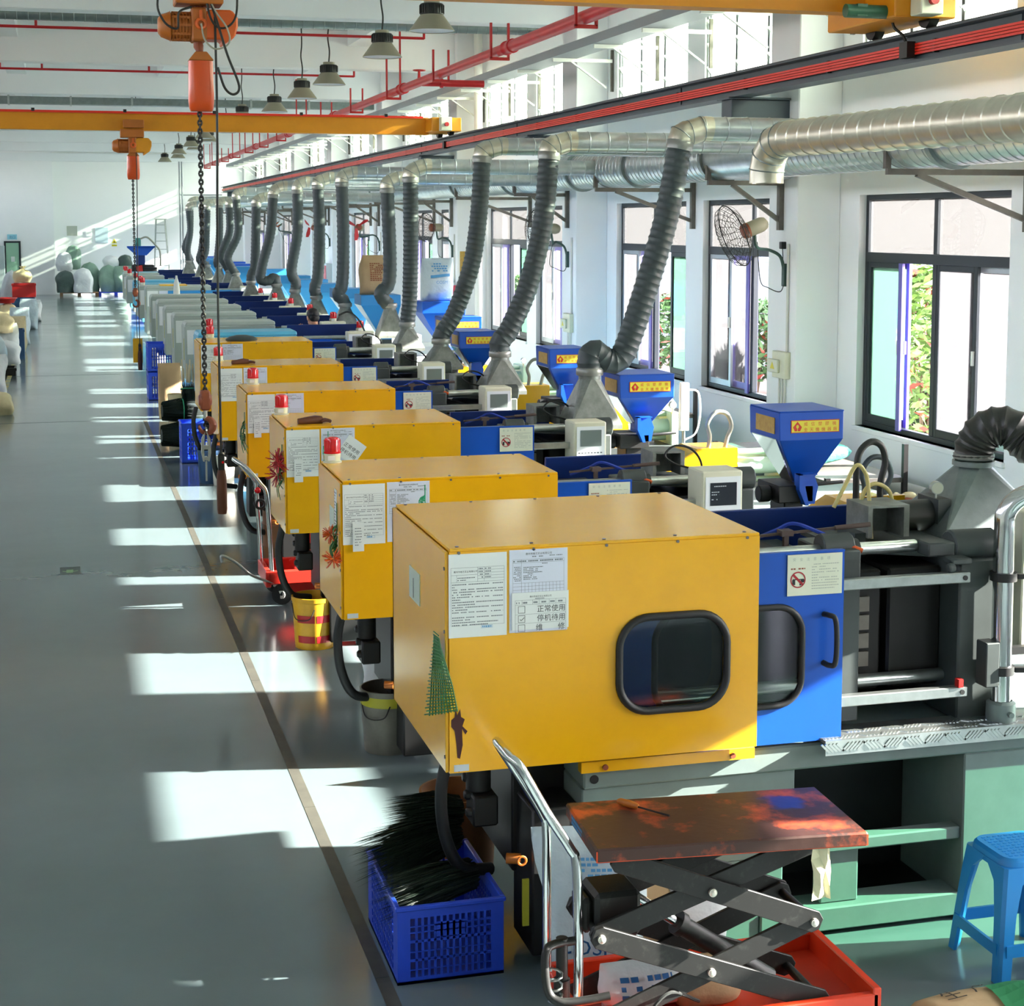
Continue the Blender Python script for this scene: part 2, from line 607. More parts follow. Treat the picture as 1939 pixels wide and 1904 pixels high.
def hole_panel(b, x0, x1, z0, z1, hole, y0, y1):
    """sheet in the xz plane with a hole (list of 2d points, ccw starting at the right side, top quarter)"""
    n = len(hole)
    q = n // 4
    cx = sum(p[0] for p in hole) / n; cz = sum(p[1] for p in hole) / n
    corners = [(x1, z1), (x0, z1), (x0, z0), (x1, z0)]
    outer = []
    for i, p in enumerate(hole):
        c = i // q; k = (i % q) / (q - 1)
        C = corners[min(c, 3)]
        # slide along the outer edge: first half on the vertical/horizontal side, then the corner
        if c % 2 == 0:
            a = (C[0], p[1]); e = (p[0], C[1])
        else:
            a = (p[0], C[1]); e = (C[0], p[1])
        if k < .34: o = a
        elif k > .66: o = e
        else: o = C
        outer.append(o)
    for (y, flip) in ((y0, False), (y1, True)):
        hi = b.pts([(p[0], y, p[1]) for p in hole]); oi = b.pts([(p[0], y, p[1]) for p in outer])
        for k in range(n):
            f = [hi[k], hi[(k + 1) % n], oi[(k + 1) % n], oi[k]]
            f = f if flip else f[::-1]
            P = [b.v[t] for t in f]
            g = []
            for t in f:
                if not g or (Vector(b.v[t]) - Vector(b.v[g[-1]])).length > 1e-6: g.append(t)
            if len(g) > 2 and (Vector(b.v[g[0]]) - Vector(b.v[g[-1]])).length < 1e-6: g = g[:-1]
            if len(g) > 2: b.face(g)
        if y == y0: h0, o0 = hi, oi
        else: h1, o1 = hi, oi
    for k in range(n):
        b.face([h0[k], h0[(k + 1) % n], h1[(k + 1) % n], h1[k]])
    for (a, c) in (((x0, z0), (x1, z0)), ((x1, z0), (x1, z1)), ((x1, z1), (x0, z1)), ((x0, z1), (x0, z0))):
        b.poly([(a[0], y0, a[1]), (c[0], y0, c[1]), (c[0], y1, c[1]), (a[0], y1, a[1])])
    return b

def sack_geo(b, w, d, h, n=20, k=12, pinch='seam', seed=1, lean=(0, 0), c=(0, 0, 0), lump=.06, sag=.0):
    """a filled bag standing on c: superellipse rings; pinch seam = flat sewn top, tie = gathered neck, round = dome"""
    rnd = random.Random(seed)
    ph = [rnd.uniform(0, 6.28) for _ in range(8)]
    rings = []
    for i in range(k + 1):
        t = i / k
        if pinch == 'seam':
            sx = 1.0 + .05 * math.sin(PI * t) - .10 * max(0, t - .8) * 5 * .3
            sy = (math.sin(PI * min(.5, .12 + t * 1.5)) if t < .3 else max(.03, (1 - ((t - .3) / .7) ** 2.2)))
        elif pinch == 'tie':
            if t < .8: e = max(.5, math.sqrt(max(0, math.sin(PI * min(1, .2 + .86 * t))))) if t < .55 else max(.16, math.sqrt(max(0, math.sin(PI * min(1, .2 + .86 * .55)))) * (1 - ((t - .55) / .27) ** 1.6 * .85))
            elif t < .88: e = .14
            else: e = .14 + (t - .88) * 1.6
            sx = sy = e
        else:
            e = math.sqrt(max(0.0, 1 - (abs(t - .42) / .58) ** 2.4)) if t > .42 else .86 + .14 * math.sin(PI / 2 * t / .42)
            sx = sy = max(e, .02)
        ring = []
        for j in range(n):
            a = 2 * PI * j / n
            p = 2.8
            ca, sa = math.cos(a), math.sin(a)
            x = math.copysign(abs(ca) ** (2 / p), ca); y = math.copysign(abs(sa) ** (2 / p), sa)
            fo = .25 * math.sin(7 * a + ph[3]) * (1 if t > .6 else 0) if pinch == 'tie' else 0
            f = 1 + fo + lump * (.45 * math.sin(11 * a + ph[4] + 6 * t) * t + math.sin(3 * a + ph[0] + 4 * t) * .5 + math.sin(5 * a + ph[1] - 7 * t) * .35 + math.sin(9 * t + ph[2] + a) * .4)
            ring.append((c[0] + x * w / 2 * sx * f + lean[0] * t * t, c[1] + y * d / 2 * sy * f + lean[1] * t * t, c[2] + h * t - sag * math.sin(PI * t) * h))
        rings.append(b.pts(ring))
    sm = b.smooth; b.smooth = True
    for i in range(k):
        for j in range(n):
            b.face([rings[i][j], rings[i][(j + 1) % n], rings[i + 1][(j + 1) % n], rings[i + 1][j]])
    b.face(rings[0][::-1]); b.face(rings[-1])
    b.smooth = sm
    return b
for _t in ('威信塑膠機', '金天機機器廠', '正常使用', '停机待用', '维', '修', '惠州市格艺实业有限公司', '安全注意事项', '1', 'COSM', 'SI', 'EN', '生', '产', '出口'):
    text_geo(_t)

# ------------------------------------------------------------------ setting
XW, XO = 7.2, 7.44            # inner and outer face of the window wall
YB = 67.5                     # far end wall
Y0C = 14.47                   # first column seen
BAY = 7.0
ZC = 6.1
XL = -7.2
YN = -8.0

b = MB(); b.box(XL - .3, XO, YN, YB + .3, -.2, 0)
floor = b.build('floor', 'floor_epoxy', kind='structure')
b = MB(); b.box(XL - .3, XO, YN, YB + .3, ZC, ZC + .2)
ceiling = b.build('ceiling', 'ceiling_white', kind='structure')

# aisle marking: a dark worn tape line and the saw-cut joint, thin strips laid on the floor
b = MB()
y = 2.0
rnd = random.Random(3)
while y < 22:
    L = rnd.uniform(1.2, 3.0)
    w = .027
    b.box(1.083 - w, 1.083 + w, y, y + L, 0, .0015)
    y += L + .004
mat('tape_dark', '3A3A34', 0.6, noise=(6, .6), alt='57564A')
b.build('trim_1', 'tape_dark', kind='structure')
b = MB()
for yy in (24.0, 31.4, 47.5):
    b.box(-3.0, 1.0, yy, yy + .02, 0, .001)
mat('joint_dark', '39403E', 0.8)
b.build('trim_2', 'joint_dark', kind='structure')
b = MB(); b.box(-1.02, -.94, 8, 58, 0, .0015)
mat('tape_yellow', 'BFA64A', 0.6, noise=(3, .9, .4, .55), alt='7F8C80')
b.build('trim_3', 'tape_yellow', kind='structure')

# window bays
LOW = []; UP = []
for k in range(-3, 8):
    a = Y0C + BAY * k
    for s in (.95, 4.05):
        LOW.append((a + s, a + s + 2.56))
LOW = [(a, c) for (a, c) in LOW if a > YN + .3 and c < YB - .2]
ZL0, ZL1, ZU0, ZU1 = .9, 3.06, 4.28, 5.42

def holed_wall(x0, x1, spans, rows, name, m):
    b = MB()
    ys = [YN]
    for (a, c) in spans: ys += [a, c]
    ys.append(YB)
    for i in range(len(ys) - 1):
        a, c = ys[i], ys[i + 1]
        if i % 2 == 0:
            b.box(x0, x1, a, c, 0, ZC)
        else:
            z = 0
            for (p, q) in rows:
                b.box(x0, x1, a, c, z, p); z = q
            b.box(x0, x1, a, c, z, ZC)
    return b.build(name, m, kind='structure')
holed_wall(XW, XO, LOW, [(ZL0, ZL1), (ZU0, ZU1)], 'wall_right', 'wall_white')
LFT = [(a, c) for (a, c) in LOW]
holed_wall(XL - .24, XL, LFT, [(ZU0, ZU1)], 'wall_left', 'wall_white')  # unseen wall; its upper openings are added to let in fill daylight
# far wall with its projecting left section, near wall behind the camera
b = MB(); b.box(-.27, XO, YB, YB + .24, 0, ZC)
b.build('wall_back', 'back_white', kind='structure')
b = MB(); b.box(XL, -.27, YB - .35, YB + .24, 0, 2.1 + 0); b.box(XL, -2.15, YB - .35, YB + .24, 2.1, ZC); b.box(-2.15, -.27, YB - .35, YB + .24, 2.1, ZC)
b.build('wall_end', 'wall_white', kind='structure')
b = MB(); b.box(XL, XO, YN - .24, YN, 0, ZC)
b.build('wall_front', 'wall_white', kind='structure')
# columns, ceiling beams
for k in range(-3, 8):
    a = Y0C + BAY * k
    if a < YN: continue
    b = MB(); b.box(6.75, XW, a, a + .65, 0, ZC)
    b.build('wall_column', 'wall_white', kind='structure', bevel=.01)
    b = MB(); b.box(XL, XW, a + .12, a + .47, 5.44, ZC)
    b.build('ceiling_beam', 'ceiling_white', kind='structure', bevel=.01)
for x in (-3.6, -.98, 2.02, 4.85):
    b = MB(); b.box(x, x + .38, YN, YB, 5.83, ZC)
    b.build('ceiling_joist', 'ceiling_white', kind='structure')
b = MB(); b.box(XL, XW, YB - .42, YB, 5.2, 5.5)
b.build('ceiling_beam', 'ceiling_white', kind='structure')
b = MB()
for (a, c) in LOW: b.box(XW - .03, XO - .1, a - .02, c + .02, ZL0 - .045, ZL0)
b.build('trim_4', 'wall_white', kind='structure', bevel=.006)

# ---- lower windows: one template copied along the wall
def low_window(y0, y1, n, flip=False):
    W_ = thing('window_%d' % n, (XW + .12, y0, ZL0), kind='structure')
    x0, x1 = XW + .07, XW + .13
    zt = 2.44
    f = MB()
    f.box(x0, x1, y0, y0 + .05, ZL0, ZL1); f.box(x0, x1, y1 - .05, y1, ZL0, ZL1)
    f.box(x0, x1, y0 + .05, y1 - .05, ZL1 - .05, ZL1); f.box(x0, x1, y0 + .05, y1 - .05, ZL0, ZL0 + .05)
    f.box(x0 - .015, x1, y0 + .05, y1 - .05, zt, zt + .09)
    ym = (y0 + y1) / 2
    f.box(x0, x1, ym - .035, ym + .035, ZL0 + .05, zt); f.box(x0, x1, ym - .03, ym + .03, zt + .09, ZL1 - .05)
    f.build('window_frame', 'frame_dark', W_, bevel=.004)
    for (a, c) in ((y0 + .05, ym - .03), (ym + .03, y1 - .05)):
        g = MB(); g.box(XW + .098, XW + .104, a, c, zt + .09, ZL1 - .05)
        g.build('window_pane', 'pane_clear', W_)
    def sash(a, c, xo, fm, gm):
        s = MB(); w = .055
        s.box(xo, xo + .03, a, a + w, ZL0 + .05, zt); s.box(xo, xo + .03, c - w, c, ZL0 + .05, zt)
        s.box(xo, xo + .03, a + w, c - w, zt - .05, zt); s.box(xo, xo + .03, a + w, c - w, ZL0 + .05, ZL0 + .12)
        o = s.build('window_sash', fm, W_, bevel=.003)
        g = MB(); g.box(xo + .012, xo + .018, a + w, c - w, ZL0 + .12, zt - .05)
        g.build('window_pane', gm, o)
        h = MB(); h.box(xo - .02, xo, a + .015, a + .04, 1.62, 1.74)
        h.build('sash_catch', 'white_plastic', o)
        return o
    q = (y1 - y0) / 4
    if flip:
        sash(ym + q - .05, y1 - .05, XW + .075, 'frame_alu', 'pane_haze')
        sash(ym + .02, ym + q + .06, XW + .125, 'frame_violet', 'pane_haze')
        sash(y0 + .05, y0 + q + .06, XW + .075, 'frame_dark', 'pane_green')
        sash(y0 + .10, y0 + q + .02, XW + .125, 'frame_violet', 'pane_green')
        e = MB(); e.box(XW + .04, XW + .065, ym + .035, ym + .10, ZL0 + .03, zt)
        e.build('sash_edge', 'frame_violet', W_)
        return W_
    sash(y1 - q - .06, y1 - .05, XW + .075, 'frame_dark', 'pane_green')
    sash(y1 - q - .10, y1 - .10, XW + .125, 'frame_violet', 'pane_green')
    sash(ym - q - .05, ym - .02, XW + .075, 'frame_dark', 'pane_haze')
    sash(y0 + .05, y0 + q + .06, XW + .125, 'frame_alu', 'pane_haze')
    e = MB(); e.box(XW + .04, XW + .065, y1 - q - .13, y1 - q - .06, ZL0 + .03, zt)
    e.build('sash_edge', 'frame_violet', W_)
    return W_
# ---- upper windows: three columns of tilted glass louvres
def up_window(y0, y1, n):
    W_ = thing('window_%d' % n, (XW + .12, y0, ZU0), kind='structure')
    f = MB()
    x0, x1 = XW + .06, XW + .12
    f.box(x0, x1, y0, y0 + .04, ZU0, ZU1); f.box(x0, x1, y1 - .04, y1, ZU0, ZU1)
    f.box(x0, x1, y0 + .04, y1 - .04, ZU1 - .04, ZU1); f.box(x0, x1, y0 + .04, y1 - .04, ZU0, ZU0 + .04)
    d = (y1 - y0) / 3
    for i in (1, 2): f.box(x0, x1, y0 + d * i - .02, y0 + d * i + .02, ZU0 + .04, ZU1 - .04)
    f.build('window_frame', 'frame_alu', W_, bevel=.004)
    f = MB()
    for i in range(3):
        for yy in (y0 + d * i + .022, y0 + d * (i + 1) - .026):
            for j in range(4):
                za = ZU0 + .04 + (ZU1 - ZU0 - .08) * j / 4; zb = ZU0 + .04 + (ZU1 - ZU0 - .08) * (j + 1) / 4
                f.prism([(XW + .03, zb), (XW + .03, za), (XW + .19, za)], 'y', yy, yy + .004)
    f.build('shaded_blade_ends', 'tray_grey', W_, kind='stuff')  # triangular end plates, grey standing in for the shaded blade ends
    for i in range(3):
        a, c = y0 + d * i + .025, y0 + d * (i + 1) - .025
        for j in range(4):
            zc = ZU0 + .04 + (ZU1 - ZU0 - .08) * (j + .5) / 4
            g = MB()
            g.obox((XW + .10, (a + c) / 2, zc), (.55, 0, -.83), (0, 1, 0), (.83, 0, .55), .16, (c - a) / 2, .003)
            g.build('louvre_blade', 'blade_glass', W_)
    return W_
wt = ut = None
nw = 0
for (a, c) in LOW:
    nw += 1
    if 11 < a < 12: low_window(a, c, nw)
    elif wt is None: wt = low_window(a, c, nw, True)
    else:
        o = copy_tree(wt, (XW + .12, a, ZL0)); o.name = 'window_%d' % nw
for (a, c) in LOW:
    nw += 1
    if ut is None: ut = up_window(a, c, nw)
    else:
        o = copy_tree(ut, (XW + .12, a, ZU0)); o.name = 'window_%d' % nw

# far door with a glazed leaf and the sign above
D = thing('door_1', (-1.85, YB - .38, 0), kind='structure')
b = MB(); b.box(-2.15, -2.08, YB - .40, YB - .36, 0, 2.1); b.box(-1.60, -1.53, YB - .40, YB - .36, 0, 2.1); b.box(-2.08, -1.60, YB - .40, YB - .36, 2.03, 2.1)
b.build('door_frame', 'frame_dark', D)
b = MB(); b.box(-2.08, -1.60, YB - .385, YB - .37, .9, 2.03)
mat('door_glass', '9CC8AC', .15)
b.build('door_pane', 'door_glass', D)
b = MB(); b.box(-2.08, -1.60, YB - .385, YB - .365, .02, .9)
b.build('door_panel', 'door_grey', D)
b = MB(); b.box(-1.90, -1.76, YB - .40, YB - .385, 1.3, 1.5)
b.build('door_notice', 'paper', D)
t = thing('door_sign', (-1.85, YB - .36, 2.2), 'pale cyan sign plate with dark characters above the far door', 'sign')
b = MB(); b.box(-2.02, -1.66, YB - .375, YB - .352, 2.16, 2.36); b.build('sign_plate', 'notice_cyan', t)
b = MB(); b.text('出口', (-1.84, YB - .377, 2.21), (1, 0, 0), (0, 0, 1), .12, 'center'); b.build('lettering', 'sack_print', t)
# pale partition at the far left
b = MB(); b.box(-3.2, -1.83, 57.5, 57.62, 0, 2.05)
o = b.build('partition_panel', 'door_grey', bevel=.01, org=(-2.5, 57.56, 0)); tag(o, 'pale grey partition panel standing at the far left before the door', 'partition')

# things on the far wall
def wall_plate(name, x0, x1, z0, z1, m, label, cat):
    b = MB(); b.box(x0, x1, YB - .03, YB, z0, z1)
    return tag(b.build(name, m, org=((x0 + x1) / 2, YB, z0), bevel=.005), label, cat)
mat('board_blue', 'C9DCE4', .3)
mat('grille_grey', 'B9C0B2', .6)
wall_plate('notice_board', 1.30, 1.80, 2.02, 2.62, 'board_blue', 'pale blue notice board on the far wall in the sun streaks', 'board')
wall_plate('wall_box', .95, 1.16, 2.28, 2.5, 'wall_white', 'small white box on the far wall left of the notice board', 'box')
wall_plate('wall_vent', .22, .62, 2.30, 2.68, 'grille_grey', 'grey ventilation patch high on the far wall above the sacks', 'vent')
t = thing('warning_sign', (2.02, YB, 1.9), 'yellow triangular warning sign on the far wall', 'sign')
b = MB(); b.prism([(1.93, 2.0), (2.13, 2.0), (2.03, 2.18)], 'y', YB - .012, YB); b.build('triangle', 'warn_yellow', t)
b = MB(); b.box(1.93, 2.13, YB - .012, YB, 1.88, 1.95); b.build('strip', 'warn_yellow', t)
b = MB(); b.prism([(2.0, 2.03), (2.06, 2.03), (2.03, 2.12)], 'y', YB - .015, YB - .012); b.build('bolt_mark', 'ink', t)

# floor sticker in the aisle
t = thing('floor_sticker', (0, 13.57, 0), 'dark floor sticker with a pale green mark in the aisle', 'sticker')
b = MB(); b.box(-.08, .08, 13.45, 13.75, 0, .001)
mat('sticker_dark', '2E4040', .4); b.build('backing', 'sticker_dark', t)
b = MB(); b.poly([(-.03, 13.52, .0014), (.02, 13.52, .0014), (.025, 13.64, .0014), (-.03, 13.64, .0014)])
for i in range(8):
    x = -.06 + .12 * i / 8; x2 = x + .015
    f = lambda q: 13.55 + 9 * q * q
    b.poly([(x, f(x), .0015), (x2, f(x2), .0015), (x2, f(x2) + .02, .0015), (x, f(x) + .02, .0015)])
mat('sticker_mark', '86AE7A', .5); b.build('mark', 'sticker_mark', t)

# ------------------------------------------------------------------ outside
b = MB(); b.box(XO, 40, -30, 110, -.3, -.08); b.box(-60, XL - .24, -30, 110, -.3, -.08); b.box(XL - .24, XO, -60, YN - .24, -.3, -.08)
b.build('ground', 'paving', kind='structure')
b = MB()
b.box(13.2, 13.4, -20, 100, -.1, 2.05); b.box(13.15, 13.45, -20, 100, 2.05, 2.12)
b.build('garden_wall', 'fence_render', kind='structure')
# the neighbouring works building beyond the garden wall
mat('works_wall', 'A9B6C2', .9, noise=(.3, .3), alt='97A6B4'); mat('works_glass', '5E7280', .2)
NB = thing('works_building', (32, 40, 0), 'pale grey-blue works building seen hazily beyond the garden wall through the windows', 'building')
b = MB(); b.box(30, 38, 5, 150, -.1, 7.0); b.box(29.8, 38.2, 4.8, 150.2, 7.0, 7.25); b.build('walls', 'works_wall', NB)
b = MB()
for i in range(24):
    for z in (1.2, 4.4): b.box(29.94, 30.0, 8 + 6 * i, 11.5 + 6 * i, z, z + 1.7)
b.build('window_bands', 'works_glass', NB, kind='stuff')
def shrub(x, y, h, w, leafm, seed, label):
    rn = random.Random(seed)
    t = thing('shrub', (x, y, -.08), label, 'shrub', 'shrubs along the garden wall')
    s = MB()
    for i in range(5):
        a = rn.uniform(0, 6.28)
        s.tube([(x, y, -.08), (x + .1 * math.cos(a), y + .1 * math.sin(a), h * .4), (x + w * .35 * math.cos(a), y + w * .35 * math.sin(a), h * .8)], [.03, .02, .01], 5)
    s.build('stem', 'bark', t)
    L = MB()
    for i in range(1700):
        a = rn.uniform(0, 6.28); zz = rn.random() ** .8; rr = w * .5 * math.sqrt(rn.random()) * (math.sin(PI * (.12 + .8 * zz)) * .8 + .3)
        c = Vector((x + rr * math.cos(a), y + rr * math.sin(a), h * (.12 + .88 * zz)))
        u = Vector((rn.gauss(0, 1), rn.gauss(0, 1), rn.gauss(0, .6))).normalized() * rn.uniform(.06, .13)
        v = u.cross(Vector((rn.gauss(0, 1), rn.gauss(0, 1), rn.gauss(0, 1)))).normalized() * rn.uniform(.02, .04)
        L.m(0 if rn.random() < .93 else 1)
        L.poly([c - u, c + v, c + u, c - v])
    L.build('foliage', [leafm, 'leaf_red'], t, kind='stuff')
    return t
SH = [shrub(9.6, 17.0, 2.3, 1.2, 'leaf_a', 1, 'tall yellow-green shrub seen through the open window beside the front column'),
      shrub(11.0, 19.6, 1.5, 1.5, 'leaf_b', 2, 'low dark green shrub by the garden wall outside'),
      shrub(10.8, 15.6, 1.3, 1.7, 'leaf_b', 3, 'low dark green shrub outside the nearest window')]
for (x, y, k) in ((12.2, 22.4, 0), (11.6, 20.6, 1), (12.0, 24.5, 1), (12.3, 18.6, 1), (10.2, 18.9, 2)):
    o = copy_tree(SH[k], (x, y, -.08)); tag(o, 'leafy shrub growing against the garden wall further along', group='shrubs along the garden wall')
rn = random.Random(11)
yy = 25.6
while yy < 60:
    src = SH[rn.randrange(3)]
    o = copy_tree(src, (rn.uniform(10.3, 11.4), yy, -.08))
    tag(o, 'leafy shrub growing against the garden wall further along', group='shrubs along the garden wall')
    yy += rn.uniform(1.9, 2.8)
ORD = ['first', 'second', 'third', 'fourth', 'fifth', 'sixth', 'seventh', 'eighth', 'ninth', 'tenth', 'eleventh', 'twelfth',
       'thirteenth', 'fourteenth', 'fifteenth', 'sixteenth', 'seventeenth', 'eighteenth', 'nineteenth', 'twentieth', 'twenty-first', 'twenty-second', 'twenty-third', 'twenty-fourth', 'twenty-fifth']
def Yn(n):
    return 5.7 + 2.42 * n if n < 6 else ([19.9, 22.0, 24.2, 26.3, 28.4, 30.5][n - 6] if n < 12 else 35.0 + 2.35 * (n - 12))
NM = 19

# ------------------------------------------------------------------ crane rail on the columns
RX = 6.25
t = thing('crane_rail', (RX, 30, 3.81), 'long dark grey steel crane rail girder with red conductor bars along the window wall', 'rail')
b = MB(); b.box(RX - .1, RX + .1, YN + .3, 66.5, 3.985, 4.0); b.box(RX - .1, RX + .1, YN + .3, 66.5, 4.195, 4.21); b.box(RX - .012, RX + .012, YN + .3, 66.5, 4.0, 4.195)
b.build('girder', 'rail_grey', t)
b = MB(); b.box(RX - .02, RX + .02, YN + .3, 66.5, 4.21, 4.235); b.build('running_bar', 'dark_steel', t)
for i in range(4):
    z = 4.052 + i * .022
    b = MB(); b.box(RX - .055, RX - .035, YN + .3, 66.5, z, z + .017)
    b.build('conductor_bar', 'crane_red', t)
b = MB()
y = 4.0
while y < 66:
    b.box(RX - .05, RX - .012, y, y + .03, 4.045, 4.145); y += 1.75
b.build('conductor_clamps', 'black', t, kind='stuff')
b = MB()
for y in (9.9, 16.2, 22.6, 29, 35.4, 41.8, 48.2): b.box(RX - .026, RX - .012, y, y + .09, 4.005, 4.19)
b.build('splice_plates', 'rail_grey', t, kind='stuff')
for k in range(-1, 8):
    a = Y0C + BAY * k
    b = MB(); b.box(RX - .14, 6.75, a + .17, a + .48, 3.965, 3.985); b.box(RX - .1, 6.75, a + .2, a + .45, 3.74, 3.965)
    b.build('corbel', 'rail_grey', t, bevel=.006)

# ------------------------------------------------------------------ overhead cranes
def crane(y, zb, zt, label, near):
    t = thing('overhead_crane', (0, y, zb), label, 'crane')
    x1 = 5.95
    b = MB()
    b.box(XL + .4, x1, y - .10, y + .10, zb, zb + .018); b.box(XL + .4, x1, y - .10, y + .10, zt - .018, zt); b.box(XL + .4, x1, y - .07, y + .07, zb + .018, zt - .018)
    b.build('bridge_beam', 'crane_yellow', t)
    b = MB(); b.box(XL + .5, x1 - .1, y - .125, y - .105, zt - .015, zt + .02); b.build('conductor_bar', 'crane_red', t)
    b = MB()
    for i in range(9): b.box(-6 + i * 1.4, -5.95 + i * 1.4, y - .13, y - .1, zt, zt + .05)
    b.build('bar_hangers', 'black', t, kind='stuff')
    b = MB(); b.box(5.9, 6.4, y - .55, y + .55, zb - .0 + (4.236 - zb) + .06, zt - .02)
    b.build('end_truck', 'crane_yellow', t, bevel=.01)
    for dy in (-.42, .42):
        b = MB(); b.cyl((RX - .04, y + dy, 4.325), (RX + .04, y + dy, 4.325), .09, 14)
        b.build('wheel', 'dark_steel', t)
    b = MB(); b.box(6.02, 6.2, y - .72, y - .555, 4.30, zt - .02); b.build('control_box', 'sign_cream', t, bevel=.008)
    b = MB(); b.cyl((6.11, y - .76, 4.4), (6.11, y - .72, 4.4), .035, 12); b.build('stop_knob', 'pail_red', t)
    if near:
        b = MB(); b.cyl((5.58, y - .4, zb - .03), (5.98, y - .4, zb - .03), .05, 12); b.box(5.66, 5.74, y - .44, y - .34, zb - .07, zb + .02)
        mat('motor_green', '1E5A40', .4); b.build('travel_motor', 'motor_green', t)
        b = MB(); b.tube(spline([(RX - .16, y - .2, 4.6), (RX - .18, y - .2, 4.3), (RX - .12, y - .25, 4.2), (RX - .08, y - .25, 4.12)]), .012, 6); b.box(RX - .12, RX - .05, y - .32, y - .2, 4.03, 4.15)
        b.build('collector', 'cable_black', t)
    else:
        b = MB(); b.box(RX - .09, RX - .03, y - .3, y - .18, 4.03, 4.15); b.build('collector', 'cable_black', t)
    b = MB(); b.box(XL + .1, XL + .6, y - .55, y + .55, 4.29, zt); b.build('end_truck', 'crane_yellow', t, bevel=.01)
    return t
crane(27.2, 4.26, 4.54, 'yellow overhead crane bridge spanning the middle distance, red bar along its top', False)
crane(11.6, 4.375, 4.72, 'yellow overhead crane bridge nearest the camera, cut off by the top of the picture', True)
t = thing('crane_rail', (-6.85, 30, 3.81), 'crane rail girder on the opposite side of the hall', 'rail')
b = MB(); b.box(-6.95, -6.75, YN + .3, 66.5, 3.81, 4.235); b.build('girder', 'rail_grey', t)
b = MB(); b.box(-7.2, -6.7, 0, .3, 3.6, 3.81); b.box(-7.2, -6.7, 30, 30.3, 3.6, 3.81); b.build('corbels', 'rail_grey', t, kind='stuff')

